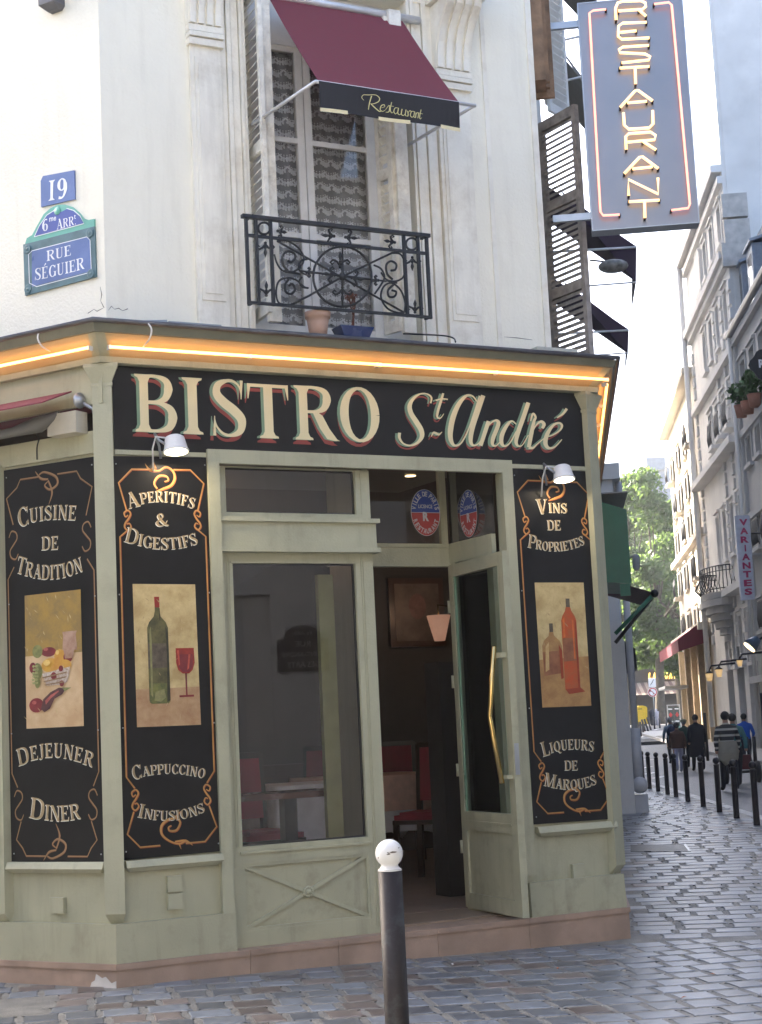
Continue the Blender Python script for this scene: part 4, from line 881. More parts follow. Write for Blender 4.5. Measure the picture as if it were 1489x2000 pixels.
def painted_panel(fr, px, d, label, words, pic, style, holes=True, edge=whitel, fill=tan, orn_m=(ornd, orn)):
    Q = [fr.un(x, y, d) for x, y in px]
    c = fr.P((Q[2][0] + Q[3][0]) / 2, d, Q[3][1])
    t = thing("painted_panel", tuple(c), label, "sign", "painted menu panels on the shopfront")
    mb = MB(); mb.prism([fr.P(a, d - .01, z) for a, z in Q], fr.n * .01); mb.build("board", black, t)
    ornate(fr, d + .002, Q, style).build("ornament", list(orn_m), t)
    tw = lambda p, dd: fr.P(p[0], dd, p[1])
    for txt, bl, h, big in words:
        mb = MB()
        b3 = [fr.un(x, y, d) for x, y in bl]; xm, ym = bl[1]; hz = fr.un(xm, ym - h, d)[1] - b3[1][1]
        if fr is L:   # left face: s grows leftwards; flip
            b3 = [(-a, z) for a, z in b3]; tw2 = lambda p, dd: L.P(-p[0], dd, p[1])
        else: tw2 = tw
        word(mb, txt, b3, hz, tw2, d + .004, SW, big); mb.build("painted_word", [edge, fill], t)
    # screws
    mb = MB(); qm = quadmap(Q)
    for u in (.03, .97):
        for v in (.02, .35, .68, .98):
            s_, z_ = qm(u, v); mb.ball(fr.P(s_, d, z_), .006, 6)
    mb.build("screw", steel, t)
    # picture
    Qp = [fr.un(x, y, d + .003) for x, y in pic[0]]; qp = quadmap(Qp); mp_ = MB(); cols = pic[2]
    def PT(u, v, k): s_, z_ = qp(u, v); return fr.P(s_, d + .003 + k * .0006, z_)
    mp_.quad(PT(0, 1, 0), PT(1, 1, 0), PT(1, 0, 0), PT(0, 0, 0), 0)
    for k, (mi, pts) in enumerate(pic[1]): mp_.poly([PT(u, v, k + 1) for u, v in pts], mi)
    rb = random.Random(len(label)); mat_s = len(cols); cols = list(cols) + [art("brush_light", (.55, .43, .21), (.47, .35, .17), 20), art("brush_dark", (.34, .23, .09), (.40, .28, .13), 20)]
    for k in range(60):
        u, v = rb.uniform(.03, .97), rb.uniform(.02, .98); an = rb.gauss(1.2, .7); ln = rb.uniform(.02, .07); w_ = rb.uniform(.003, .009); du, dv = math.cos(an) * ln, math.sin(an) * ln * .45; kk = .5 if rb.random() < .75 else len(pic[1]) + 1.5
        pts = [(u - du, v - dv), (u + w_, v - w_ * .3), (u + du, v + dv), (u - w_, v + w_ * .3)]
        if all(0 < a_ < 1 and 0 < b_ < 1 for a_, b_ in pts): mp_.poly([PT(a_, b_, kk + k * .002) for a_, b_ in pts], mat_s + (0 if rb.random() < .55 else 1))
    mp_.build("painting", cols, t)
    return t
def art(name, c1, c2=None, sc=9, mix=.5):
    c2 = c2 or tuple(x * .5 for x in c1)
    if name in MATS: return MATS[name]
    mt = bpy.data.materials.new(name); mt.use_nodes = True; N = mt.node_tree.nodes; K = mt.node_tree.links; b = N["Principled BSDF"]; b.inputs["Roughness"].default_value = .5
    tc = N.new("ShaderNodeTexCoord"); n1 = N.new("ShaderNodeTexNoise"); n1.inputs["Scale"].default_value = sc; n1.inputs["Detail"].default_value = 8; n1.inputs["Roughness"].default_value = .65
    K.new(tc.outputs["Object"], n1.inputs["Vector"]); r = N.new("ShaderNodeMapRange"); r.inputs["From Min"].default_value = .35; r.inputs["From Max"].default_value = .65
    K.new(n1.outputs["Fac"], r.inputs["Value"]); mx = N.new("ShaderNodeMixRGB"); K.new(r.outputs[0], mx.inputs[0]); mx.inputs[1].default_value = (*c1, 1); mx.inputs[2].default_value = (*c2, 1)
    K.new(mx.outputs[0], b.inputs["Base Color"]); MATS[name] = mt; return mt
def oval(cx, cy, rx, ry, n=18, rot=0): 
    return [(cx + rx * math.cos(2 * math.pi * i / n) * math.cos(rot) - ry * math.sin(2 * math.pi * i / n) * math.sin(rot), cy + (rx * math.cos(2 * math.pi * i / n) * math.sin(rot) + ry * math.sin(2 * math.pi * i / n) * math.cos(rot)) * .45) for i in range(n)]
gold = art("gold_ground", (.60, .47, .22), (.40, .28, .11), 7); gold2 = art("ochre_ground", (.36, .22, .04), (.22, .15, .05), 7); tbl = art("brown_table_paint", (.34, .18, .08), (.46, .30, .15), 10); peach = art("peach_table_paint", (.58, .42, .24), (.46, .30, .15), 6)
botg = art("green_bottle_paint", (.05, .05, .018), (.14, .12, .04), 14); botl = art("bottle_label_paint", (.06, .045, .03), (.13, .10, .06), 22); botlow = art("light_green_paint", (.17, .17, .04), (.08, .09, .03), 20)
redp = art("red_paint", (.32, .025, .012), (.20, .015, .01), 20); orp = art("orange_red_paint", (.50, .07, .01), (.34, .10, .03), 12); fruitr = art("dark_red_fruit", (.22, .02, .02), (.12, .01, .02)); fruity = art("yellow_fruit", (.58, .34, .05), (.45, .2, .03)); fruitg = art("green_grape", (.24, .24, .08), (.13, .15, .05), 30); aub = art("aubergine_paint", (.05, .015, .02), (.12, .05, .04)); bask = art("basket_white", (.62, .56, .48), (.3, .2, .15), 60); potp = art("clay_pot_paint", (.28, .15, .09), (.42, .27, .19), 14); tanb = art("tan_bottle_paint", (.42, .24, .08), (.30, .15, .05), 12); brn = art("brown_flask_paint", (.20, .07, .03), (.3, .12, .05), 12)
btl = lambda cx, y0, ys_, y1, nw, bw: [(cx - nw, y0), (cx + nw, y0), (cx + nw, ys_ - .08), (cx + nw * 1.6, ys_ - .04), (cx + bw * .8, ys_), (cx + bw, ys_ + .04), (cx + bw, y1 - .01), (cx + bw * .9, y1), (cx - bw * .9, y1), (cx - bw, y1 - .01), (cx - bw, ys_ + .04), (cx - bw * .8, ys_), (cx - nw * 1.6, ys_ - .04), (cx - nw, ys_ - .08)]
q1 = lambda x, y: (x / 3.309, 880 + y / 3.309)
q2 = lambda x, y: (x / 2.978, 1400 + y / 2.978)
q3 = lambda x, y: (980 + x / 4.762, 880 + y / 4.762)
q4 = lambda x, y: (980 + x / 3.635, 1300 + y / 3.635)
pic2 = ([q1(858, 862), q1(1262, 865), q1(1300, 1772), q1(887, 1788)], [
 (1, [(0, .74), (1, .73), (1, 1), (0, 1)]),
 (2, btl(.37, .10, .27, .83, .035, .165)), (3, [(.205, .42), (.535, .42), (.535, .59), (.205, .595)]), (4, [(.21, .70), (.53, .70), (.53, .83), (.50, .842), (.24, .842), (.21, .83)]), (5, [(.33, .09), (.41, .09), (.41, .165), (.335, .165)]),
 (7, [(.235, .33), (.26, .30), (.27, .40), (.262, .80), (.235, .78)]), (8, [(.49, .30), (.53, .34), (.53, .82), (.48, .835), (.50, .5)]), (8, [(.40, .17), (.41, .17), (.415, .26), (.40, .25)]), (7, [(.30, .76), (.44, .74), (.46, .80), (.38, .83), (.28, .82)]), (10, [(.22, .86), (.62, .85), (.72, .88), (.30, .90)]),
 (5, [(.64, .455), (.93, .455), (.935, .56), (.90, .61), (.84, .635), (.74, .635), (.67, .61), (.64, .56)]), (6, [(.665, .50), (.91, .50), (.90, .59), (.84, .625), (.74, .625), (.68, .59)]), (9, [(.66, .47), (.69, .47), (.70, .57), (.68, .58)]), (9, [(.84, .50), (.87, .50), (.84, .60), (.81, .61)]), (6, [(.775, .63), (.80, .63), (.80, .79), (.775, .79)]), (6, [(.67, .788), (.90, .786), (.90, .80), (.67, .802)])],
 [gold, tbl, botg, botl, botlow, redp, fruitr, art('bottle_light_edge', (.26, .24, .09), (.16, .16, .06), 25), art('bottle_dark_edge', (.02, .02, .01), (.05, .045, .02), 25), art('red_light', (.55, .10, .05), (.4, .05, .03), 20), tbl])
pic3 = ([q3(307, 1228), q3(763, 1228), q4(637, 285), q4(290, 298)], [
 (1, [(0, .62), (1, .60), (1, 1), (0, 1)]),
 (2, btl(.27, .35, .47, .80, .035, .20)), (3, [(.07, .56), (.47, .55), (.47, .73), (.08, .75)]), (4, [(.235, .33), (.31, .33), (.31, .40), (.235, .40)]), (5, btl(.64, .14, .27, .87, .04, .155)), (3, [(.49, .45), (.79, .45), (.79, .63), (.49, .64)]), (4, [(.60, .13), (.68, .13), (.68, .20), (.60, .20)]), (6, [(.51, .30), (.55, .28), (.55, .44), (.51, .45)]), (6, [(.70, .30), (.73, .31), (.735, .62), (.70, .62)]), (8, [(.755, .30), (.79, .33), (.79, .86), (.75, .86)]), (7, [(.13, .52), (.20, .48), (.18, .70), (.10, .72)]), (8, [(.40, .50), (.46, .55), (.46, .77), (.41, .78)]), (8, [(.48, .86), (.80, .85), (.88, .885), (.55, .90)])],
 [gold, tanb, tanb, brn, botl, orp, art('orange_light', (.62, .16, .03), (.5, .1, .02), 20), art('tan_light', (.55, .38, .16), (.45, .28, .1), 20), art('red_shadow', (.25, .03, .01), (.32, .05, .01), 18)])
fr_art = [(1, [(0, .46), (1, .46), (1, 1), (0, 1)]), (2, [(.66, .30), (.92, .30), (.90, .33), (.92, .44), (.66, .44), (.68, .33)]), (3, oval(.42, .44, .13, .08)), (4, oval(.22, .43, .09, .11)), (5, oval(.45, .54, .16, .12)), (5, oval(.62, .48, .10, .12)), (3, oval(.76, .49, .08, .09)), (5, oval(.70, .55, .12, .10)),
 (6, [(.30, .60), (.80, .56), (.74, .67), (.66, .69), (.38, .69)]), (4, oval(.22, .58, .09, .14)), (4, oval(.22, .66, .05, .10)), (3, oval(.14, .55, .06, .09)), (3, oval(.51, .62, .05, .06)), (3, oval(.64, .57, .04, .05)), (3, oval(.65, .68, .04, .05)), (3, oval(.20, .83, .13, .12)), (7, [(.28, .86), (.32, .79), (.45, .74), (.60, .71), (.72, .72), (.66, .76), (.52, .79), (.44, .86), (.34, .885)]), (4, [(.66, .71), (.82, .715), (.70, .74)]), (2, [(.70, .44), (.88, .44), (.86, .50), (.72, .50)]), (8, [(.36, .80), (.46, .76), (.60, .73), (.60, .74), (.46, .785), (.37, .83)]), (9, oval(.40, .52, .06, .05)), (9, oval(.59, .45, .03, .04)), (8, oval(.39, .42, .04, .025)), (8, oval(.17, .81, .04, .03)), (10, [(.32, .625), (.76, .595), (.755, .605), (.33, .635)]), (10, [(.34, .655), (.74, .63), (.735, .64), (.35, .665)]), (10, [(.36, .68), (.70, .665), (.69, .675), (.37, .688)])] + [(11, oval(.17 + .035 * (k % 3) + .01 * (k % 2), .54 + .025 * (k // 3), .022, .022, 8)) for k in range(18)]
pic1 = ([q1(160, 938), q1(522, 897), q1(543, 1780), q1(173, 1798)], fr_art, [gold2, peach, potp, fruitr, fruitg, fruity, bask, aub, art('fruit_light', (.45, .12, .10), (.3, .06, .05), 30), art('yellow_light', (.75, .52, .15), (.6, .4, .1), 30), art('basket_line', (.20, .12, .06), (.3, .2, .1), 30), art('grape_light', (.36, .36, .14), (.2, .22, .08), 60)])
whitel2 = M("pale_letter_edge", (.5, .44, .36), .5); tan2 = M("dim_tan_letter", (.24, .17, .10), .5, ns=20, na=.3)
P2 = [(220.6, 890.6), (405, 893.6), q2(1290, 782), q2(718, 835)]
painted_panel(F, P2, -.05, "black painted panel with a green wine bottle and red glass, lettered Aperitifs & Digestifs", [
 ("APERITIFS", [q1(835, 372), q1(1050, 332), q1(1256, 380)], 21, 1.45), ("&", [q1(1008, 488), q1(1050, 488), q1(1098, 488)], 25, 1), ("DIGESTIFS", [q1(803, 578), q1(1030, 638), q1(1285, 600)], 23, 1.3),
 ("CAPPUCCINO", [q2(775, 362), q2(980, 330), q2(1192, 360)], 19, 1.45), ("INFUSIONS", [q2(800, 575), q2(990, 602), q2(1196, 548)], 19, 1.4)], pic2, 0)
mb = MB(); 
P3 = [(999.3, 914.6), (1154, 921), q4(800, 1088), q4(232, 1128)]
painted_panel(F, P3, -.05, "black painted panel with an orange bottle and a tan flask, lettered Vins de Proprietes", [
 ("VINS", [q3(330, 577), q3(480, 577), q3(612, 582)], 19, 1.5), ("DE", [q3(428, 738), q3(490, 738), q3(552, 740)], 19, 1), ("PROPRIETES", [q3(240, 885), q3(500, 936), q3(776, 868)], 18, 1.45),
 ("LIQUEURS", [q4(295, 640), q4(470, 596), q4(655, 612)], 20, 1.4), ("DE", [q4(448, 742), q4(495, 742), q4(542, 742)], 19, 1), ("MARQUES", [q4(298, 840), q4(480, 880), q4(678, 836)], 20, 1.3)], pic3, 0)
P1 = [(7.5, 919), (185, 891.5), (204, 1685), (23, 1683)]
painted_panel(L, P1, -.05, "black painted panel with fruit basket and aubergine, lettered Cuisine de Tradition, at far left", [
 ("CUISINE", [q1(125, 490), q1(310, 448), q1(498, 452)], 28, 1.35), ("DE", [q1(275, 642), q1(330, 640), q1(385, 638)], 26, 1), ("TRADITION", [q1(105, 778), q1(310, 832), q1(545, 772)], 28, 1.2),
 ("DEJEUNER", [q2(115, 285), q2(325, 235), q2(545, 298)], 28, 1.2), ("DINER", [q2(175, 572), q2(320, 604), q2(478, 588)], 30, 1.35)], pic1, 1, orn_m=(M("brown_ornament_edge", (.16, .07, .03), .5), M("brown_ornament", (.30, .17, .08), .5)))
# dash ornament between words on middle panel
# ================================================================== SPOTLIGHTS
def spotlight(x, y, label, tiltdown, on):
    s_, z_ = F.un(x, y, .12); O = F.P(s_, .12, z_); t = thing("spotlight", tuple(O), label, "spotlight", "white spotlights over the painted panels")
    ax = (Vector((0, 0, 1)) * .95 - nF * .25).normalized(); u = dF; w = ax.cross(u)
    if tiltdown: ax = (Vector((0, 0, 1)) * .97 - nF * .22).normalized(); w = ax.cross(u)
    mb = MB()
    def ring(k, rx, ry, n=20): return [O + ax * k + u * (rx * math.cos(2 * math.pi * i / n)) + w * (ry * math.sin(2 * math.pi * i / n)) for i in range(n)]
    R1 = [ring(-.055, .088, .075), ring(-.045, .092, .08), ring(-.03, .084, .07), ring(.055, .068, .056), ring(.065, .05, .045)]
    for a_, b_ in zip(R1, R1[1:]): mb.add(a_ + b_, [(i, (i + 1) % 20, (i + 1) % 20 + 20, i + 20) for i in range(20)], 0, True)
    mb.poly(R1[-1]); mb.poly(ring(-.05, .08, .068)); mb.build("lamp_housing", whitep, t)
    MB().poly(ring(-.0565, .078, .065)[::-1]).build("lens", M("spot_lens_glow", (1, .95, .8), .3, emit=2 if on else 1, ecol=(1, .86, .62)), t)
    q = O - u * .1
    MB().tube([O - u * .07 + ax * .0, O - u * .115 + ax * .03, O - u * .12 + ax * .09 - nF * .06, F.P(s_ - .06, -.045, z_ + .02), F.P(s_ - .05, -.045, z_ - .07)], .009, 8).build("bracket", steel, t)
    MB().tube([O - u * .06 + ax * .05, O - u * .13 + ax * .06 - nF * .02, O - u * .14 - ax * .02 - nF * .08, F.P(s_ - .11, -.04, z_ - .16)], .006, 6).build("cable", whitep, t)
    ld = bpy.data.lights.new("spot_bulb", 'AREA'); ld.shape = 'DISK'; ld.size = .12; ld.energy = 1.2 if on else 0.6; ld.color = (1, .82, .58)
    lo = bpy.data.objects.new("spot_bulb", ld); COL.objects.link(lo); lo.parent = t; lo.location = -ax * .07; lo.rotation_euler = (ax).to_track_quat('Z', 'Y').to_euler()
spotlight(343, 869, "lit white spotlight above the Aperitifs panel, left of the two", True, True)
spotlight(1100, 925, "white spotlight over the Vins de Proprietes panel, right of the two", True, False)
# ================================================================== CORNICE NEON, CABLES, BOXES
def neon_on(fr, s0, s1, name, label, par=None):
    t = thing("neon_tube", tuple(fr.P(s0, .06, 4.30)), label, "neon tube", "neon tubes along the cornice")
    MB().tube([fr.P(s0, .105, 4.285), fr.P(s1, .105, 4.285)], .011, 8).build("glowing_tube", neonc, t)
    n_ = max(2, int(abs(s1 - s0) / .9)); 
    for k in range(n_ + 1):
        s_ = s0 + (s1 - s0) * k / n_; MB().box(fr, s_ - .008, s_ + .008, .06, .105, 4.27, 4.30).build("clip", whitep, t)
neon_on(F, F.un(215, 674, .105)[0], F.un(745, 710, .105)[0], "n", "long glowing neon tube under the cornice above the word BISTRO")
neon_on(F, F.un(738, 714, .105)[0], F.un(1188, 740, .105)[0], "n", "glowing neon tube under the cornice above the words St André")
neon_on(L, .02, 4.0, "n", "glowing neon tube under the cornice of the left side, above the burgundy awning")
neon_on(RR, .14, 8.6, "n", "neon tube running away under the cornice on the right side street face")
def cablefn(pts, r, mat, label, name="cable"):
    p_, _ = cat([tuple(p) for p in []] or [(0, 0), (1, 1)], [1, 1]); out = []
    n_ = len(pts)
    for i in range(n_ - 1):
        p0, p1, p2, p3 = pts[max(i - 1, 0)], pts[i], pts[i + 1], pts[min(i + 2, n_ - 1)]
        for k in range(6):
            t = k / 6; out.append(p0 * (-.5 * t + t * t - .5 * t ** 3) + p1 * (1 - 2.5 * t * t + 1.5 * t ** 3) + p2 * (.5 * t + 2 * t * t - 1.5 * t ** 3) + p3 * (-.5 * t * t + .5 * t ** 3))
    out.append(pts[-1]); o = MB().tube(out, r, 6).build(name, mat); tag(o, label, "cable"); return o
fp = lambda fr, x, y, d: (lambda q: fr.P(q[0], d, q[1]))(fr.un(x, y, d))
cablefn([fp(L, 78, 645, .17), fp(L, 74, 660, .22), fp(L, 82, 676, .2), fp(L, 98, 686, .11)], .006, whitep, "white cable looping down over the gutter left of the building corner")
cablefn([fp(F, 262, 634, .10), fp(F, 283, 628, .18), fp(F, 296, 642, .23), fp(F, 292, 662, .2), fp(F, 280, 677, .11)], .006, whitep, "white cable looping over the gutter right of the building corner")
cablefn([fp(F, 788, 652, .0), fp(F, 860, 655, .02), fp(F, 885, 660, .06), fp(F, 890, 668, .17)], .006, iron, "thin dark cable lying on the gutter below the window's right shutter")
q0 = F.un(235, 628, -.05)[0]; q1_ = F.un(342, 635, -.05)[0]
mb = MB(); mb.hexa([F.P(q0, -.16, 4.456), F.P(q0 + .36, -.16, 4.456), F.P(q0 + .36, -.04, 4.456), F.P(q0, -.04, 4.456), F.P(q0 + .03, -.15, 4.52), F.P(q0 + .35, -.15, 4.55), F.P(q0 + .35, -.06, 4.55), F.P(q0 + .03, -.06, 4.52)]); mb.box(F, q0 + .361, q0 + .76, -.16, -.05, 4.456, 4.54)
tag(mb.build("transformer_box", M("grey_plastic", (.28, .31, .33), .4)), "long grey plastic transformer box on the gutter near the building corner", "electrical box")
s_ = F.un(1080, 684, .0)[0]; mb = MB(); mb.box(F, s_ - .16, s_ + .16, -.10, .05, 4.456, 4.50); mb.box(F, s_ - .19, s_ + .19, -.12, .07, 4.50, 4.525)
tag(mb.build("junction_box", M("cream_plastic", (.5, .49, .42), .5)), "flat cream junction box on the gutter at the right, below the neon sign", "electrical box")
q = L.un(112, 12, wl)[0:2]; mb = MB(); mb.box(L, q[0] - .075, q[0] + .075, wl, wl + .12, q[1] - .02, q[1] + .4); mb.hexa([L.P(q[0] - .05, wl, q[1] - .05), L.P(q[0] + .05, wl, q[1] - .05), L.P(q[0] + .05, wl + .05, q[1] - .05), L.P(q[0] - .05, wl + .05, q[1] - .05), L.P(q[0] - .075, wl, q[1] - .02), L.P(q[0] + .075, wl, q[1] - .02), L.P(q[0] + .075, wl + .12, q[1] - .02), L.P(q[0] - .075, wl + .12, q[1] - .02)])
tag(mb.build("wall_box", M("dark_grey_box", (.10, .10, .11), .5)), "dark grey box fixed high on the left wall at the top edge", "wall lamp")
# ================================================================== STREET PLAQUES
enam = M("blue_enamel", (.10, .16, .36), .3, ns=4, na=.15, stain=.35, scol=(.20, .26, .45), ss=8); enam2 = M("bright_blue_enamel", (.07, .10, .35), .3); grn = M("green_enamel_border", (.14, .42, .33), .35, na=.15); dgrn = M("dark_teal_border", (.08, .16, .18), .4, ns=8, na=.25); paintw = M("white_enamel", (.75, .78, .80), .4)
qa = lambda x, y: (x / 2.858, y / 2.858)
LF = lambda pt, d=wl: L.un(*qa(*pt), d)
def lword(mb, txt, bl, h, d, mi, big=1, gap=.06):
    b3 = [LF(p, d) for p in bl]; b3 = [(-a, z) for a, z in b3]; x, y = bl[1]; hz = LF((x, y - h), d)[1] - b3[1][1]
    word(mb, txt, b3, hz, lambda p, dd: L.P(-p[0], dd, p[1]), d, [(0, 0, 0, mi)], big, gap)
d0 = wl + .015
def lprism(mb, pts, d_, th, mi=0): mb.prism([L.P(LF(p, d_)[0], d_ - th, LF(p, d_)[1]) for p in pts], nL * th, mi)
t = thing("house_number_plate", tuple(L.P(LF((320, 1130))[0], wl, LF((320, 1130))[1])), "blue enamel house number plate reading 19 on the left wall", "number plate")
mb = MB(); lprism(mb, [(230, 1155), (418, 1112), (415, 950), (240, 983), (228, 1010)], d0, .014); mb.build("plate", enam, t)
mb = MB(); lword(mb, "19", [(268, 1122), (322, 1112), (380, 1100)], 112, d0 + .002, 0); mb.build("lettering", paintw, t)
t = thing("street_name_plate", tuple(L.P(LF((330, 1600))[0], wl, LF((330, 1600))[1])), "arched blue and green street plaque reading Rue Séguier on the left wall", "street sign")
mb = MB(); lprism(mb, [(140, 1365), (150, 1330), (180, 1312), (205, 1265), (245, 1195), (285, 1160), (325, 1143), (365, 1142), (405, 1155), (440, 1185), (470, 1220), (495, 1228), (527, 1222), (528, 1262)], d0, .014, 0)
lprism(mb, [(130, 1365), (527, 1263), (536, 1545), (140, 1650)], d0 + .003, .017, 1); mb.build("plate", [grn, dgrn], t)
mb = MB(); lprism(mb, [(196, 1318), (222, 1262), (262, 1205), (305, 1175), (345, 1182), (375, 1166), (410, 1178), (445, 1208), (466, 1245)], d0 + .003, .003, 0); lprism(mb, [(178, 1402), (500, 1320), (508, 1512), (180, 1600)][0:4], d0 + .007, .003, 1)
mb.build("field", [enam2, enam], t)
mb = MB()
def line(pts, w, d_, mi=0):
    P_ = [LF(p, d_) for p in pts]; a_, b_ = ribbon(P_, [w] * len(P_)); n_ = len(a_); mb.add([L.P(p[0], d_, p[1]) for p in a_ + b_], [(i, i + 1, n_ + i + 1, n_ + i) for i in range(n_ - 1)], mi)
line([(192, 1322), (220, 1260), (262, 1200), (308, 1172)], .006, d0 + .0045); line([(372, 1163), (412, 1174), (448, 1205), (470, 1248), (192, 1322)], .006, d0 + .0045)
line([(180, 1400), (485, 1322), (503, 1340), (510, 1500), (490, 1524), (205, 1600), (165, 1580), (160, 1420), (180, 1400)], .006, d0 + .0085)
lword(mb, "6", [(236, 1293), (252, 1290), (272, 1285)], 66, d0 + .0048, 0); lword(mb, "ARR.", [(318, 1280), (368, 1268), (426, 1252)], 50, d0 + .0048, 0, 1.15)
sans(mb, "me", lambda p: LF((276 + 38 * p[0], 1238 - 8 * p[0] - 22 * p[1]), d0 + .005), lambda q_, d_: L.P(q_[0], d_, q_[1]), d0 + .005, 0, .01)
sans(mb, "t", lambda p: LF((414 + 10 * p[0], 1222 - 24 * p[1]), d0 + .005), lambda q_, d_: L.P(q_[0], d_, q_[1]), d0 + .005, 0, .01)
lword(mb, "RUE", [(262, 1458), (330, 1442), (400, 1424)], 58, d0 + .009, 0, 1); lword(mb, "SÉGUIER", [(195, 1565), (335, 1536), (474, 1500)], 66, d0 + .009, 0, 1)
mb.build("lettering", paintw, t)
for x, y in ((157, 1392), (505, 1302), (512, 1528), (160, 1615)):
    s_, z_ = LF((x, y), d0); MB().lathe(L.P(s_, d0 + .004, z_), [(.034, 0), (.034, .005), (.028, .007), (.02, .004), (.012, .004), (.009, .009)], 14, 0, nL).build("boss", dgrn, t)
s_, z_ = LF((323, 1178), d0); MB().lathe(L.P(s_, d0, z_), [(.03, 0), (.03, .006), (.02, .006), (.014, .010)], 14, 0, nL).build("boss", grn, t)
# ================================================================== BALCONY RAILING
rl = thing("balcony_railing", tuple(F.P(1.8, .1, 4.66)), "black wrought iron window railing with scrolls and rosettes below the red awning", "railing")
DRL = .10
zt2, zbt = 5.318, 4.668; rs0, rs1 = 1.072, 2.585
MB().box(F, rs0 - .02, rs1 + .015, DRL - .022, DRL + .022, zt2 - .012, zt2 + .014).build("top_rail", iron, rl)
zmid = F.un(500, 458, DRL)[1] - .012
for z in (zmid, zbt + .012): MB().box(F, rs0, rs1, DRL - .011, DRL + .011, z - .010, z + .010).build("rail", iron, rl)
ra = lambda x, y: fp(F, 440 + x / 2.858, y / 2.858, DRL)
sa_ = [rs0 + .012, F.un(440 + 180 / 2.858, 520, DRL)[0], F.un(440 + 262 / 2.858, 520, DRL)[0], F.un(440 + 1010 / 2.858, 560, DRL)[0], F.un(440 + 1088 / 2.858, 560, DRL)[0], rs1 - .012]
for s_ in sa_: MB().box(F, s_ - .011, s_ + .011, DRL - .012, DRL + .012, zbt, zt2 - .01).build("upright", iron, rl)
for e in (rs0 + .03, rs1 - .03): MB().box(F, e - .01, e + .01, DRL - .05, DRL, zt2 - .02, zt2 - .005).build("wall_stay", iron, rl); MB().box(F, e - .01, e + .01, DRL - .05, DRL, zbt + .0, zbt + .015).build("wall_stay", iron, rl)
def arcpx(cx, cy, rx, ry, a0, a1, n=24): return [ra(cx + rx * math.cos(R_(a0 + (a1 - a0) * i / n)), cy + ry * math.sin(R_(a0 + (a1 - a0) * i / n))) for i in range(n + 1)]
def curl(pts, r=.0075, name="scroll"):
    p2 = cat([(x, y) for x, y in pts], [1] * len(pts), 5)[0]; MB().tube([ra(x, y) for x, y in p2], r, 6).build(name, iron, rl)
MB().tube(arcpx(655, 1544, 163, 168, 0, 360, 40), .009, 6, cap=False).build("hoop", iron, rl)
for cx_, cy_ in ((218, 1275), (1042, 1362)): MB().tube(arcpx(cx_, cy_, 33, 33, 0, 360, 20), .009, 6, cap=False).build("ring", iron, rl)
MB().tube([ra(290, 1345), ra(1000, 1745)], .008, 6).build("diagonal", iron, rl); MB().tube([ra(360, 1705), ra(470, 1650), ra(655, 1544), ra(930, 1412)], .008, 6).build("diagonal", iron, rl)
curl([(290, 1345), (350, 1345), (410, 1385), (440, 1440), (420, 1490), (370, 1520), (320, 1510), (290, 1470), (275, 1420)]); curl([(360, 1705), (300, 1690), (285, 1630), (300, 1570), (350, 1550), (400, 1565), (440, 1600), (465, 1608)])
curl([(350, 1510), (325, 1480), (320, 1430), (350, 1402), (385, 1415), (390, 1440), (370, 1462), (350, 1455)], .009); curl([(355, 1560), (335, 1590), (340, 1630), (370, 1640), (390, 1615), (375, 1585), (355, 1595)], .009)
curl([(460, 1447), (425, 1455), (410, 1490), (425, 1520), (470, 1540)]); curl([(465, 1608), (430, 1600), (415, 1570), (430, 1545)])
curl([(830, 1480), (870, 1500), (890, 1545), (870, 1590), (835, 1640)]); curl([(930, 1412), (980, 1420), (1005, 1480), (995, 1545), (950, 1570), (900, 1560), (870, 1520)]); curl([(1000, 1745), (1005, 1690), (980, 1620), (930, 1580), (885, 1600), (870, 1660), (905, 1720), (960, 1745), (1000, 1745)])
curl([(935, 1560), (905, 1530), (900, 1480), (925, 1458), (955, 1475), (950, 1505), (925, 1510)], .009); curl([(940, 1590), (910, 1620), (915, 1655), (945, 1655), (955, 1630), (930, 1620)], .009)
for (a_, b_) in (((655, 1380), (655, 1710)), ((420, 1512), (900, 1570)), ((330, 1510), (420, 1530)), ((900, 1565), (960, 1580))): MB().tube([ra(*a_), ra((a_[0] + b_[0]) / 2, (a_[1] + b_[1]) / 2), ra(*b_)], [.007, .010, .007], 6).build("spindle", iron, rl)
def fleuron(cx, cy, k, ang, sc=1.0):
    mb = MB(); ca, sa = math.cos(R_(ang)), math.sin(R_(ang))
    def tr(x, y): return ra(cx + (x * ca - y * sa) * sc, cy + (x * sa + y * ca) * sc)
    mb.tube([tr(0, 0), tr(0, -30), tr(0, -52), tr(0, -80)], [.008, .007, .014, .001], 6)
    for e in (-1, 1): mb.tube([tr(0, 5), tr(e * 18, -20), tr(e * 40, -30), tr(e * 55, -15), tr(e * 45, -5), tr(e * 34, -14)], [.006, .009, .009, .008, .008, .004], 6)
    for yy in (10, -20, -42): mb.ball(tr(0, yy), .012, 8)
    mb.build("fleuron", iron, rl)
fleuron(642, 1480, 0, 0); fleuron(655, 1615, 0, 180); fleuron(605, 1535, 0, -80, .8); fleuron(715, 1552, 0, 98, .8); fleuron(225, 1365, 0, 180, .9); fleuron(1045, 1445, 0, 180, .85); fleuron(230, 1640, 0, 0, .9); fleuron(1060, 1735, 0, 0, .8)
fleuron(460, 1520, 0, 90, .5); fleuron(850, 1565, 0, -90, .5); fleuron(600, 1318, 0, -85, .8); fleuron(680, 1325, 0, 95, .8); fleuron(940, 1352, 0, -80, .7); fleuron(300, 1290, 0, 100, .6)
MB().ball(ra(655, 1544), .03, 10, 0).build("rosette", iron, rl)
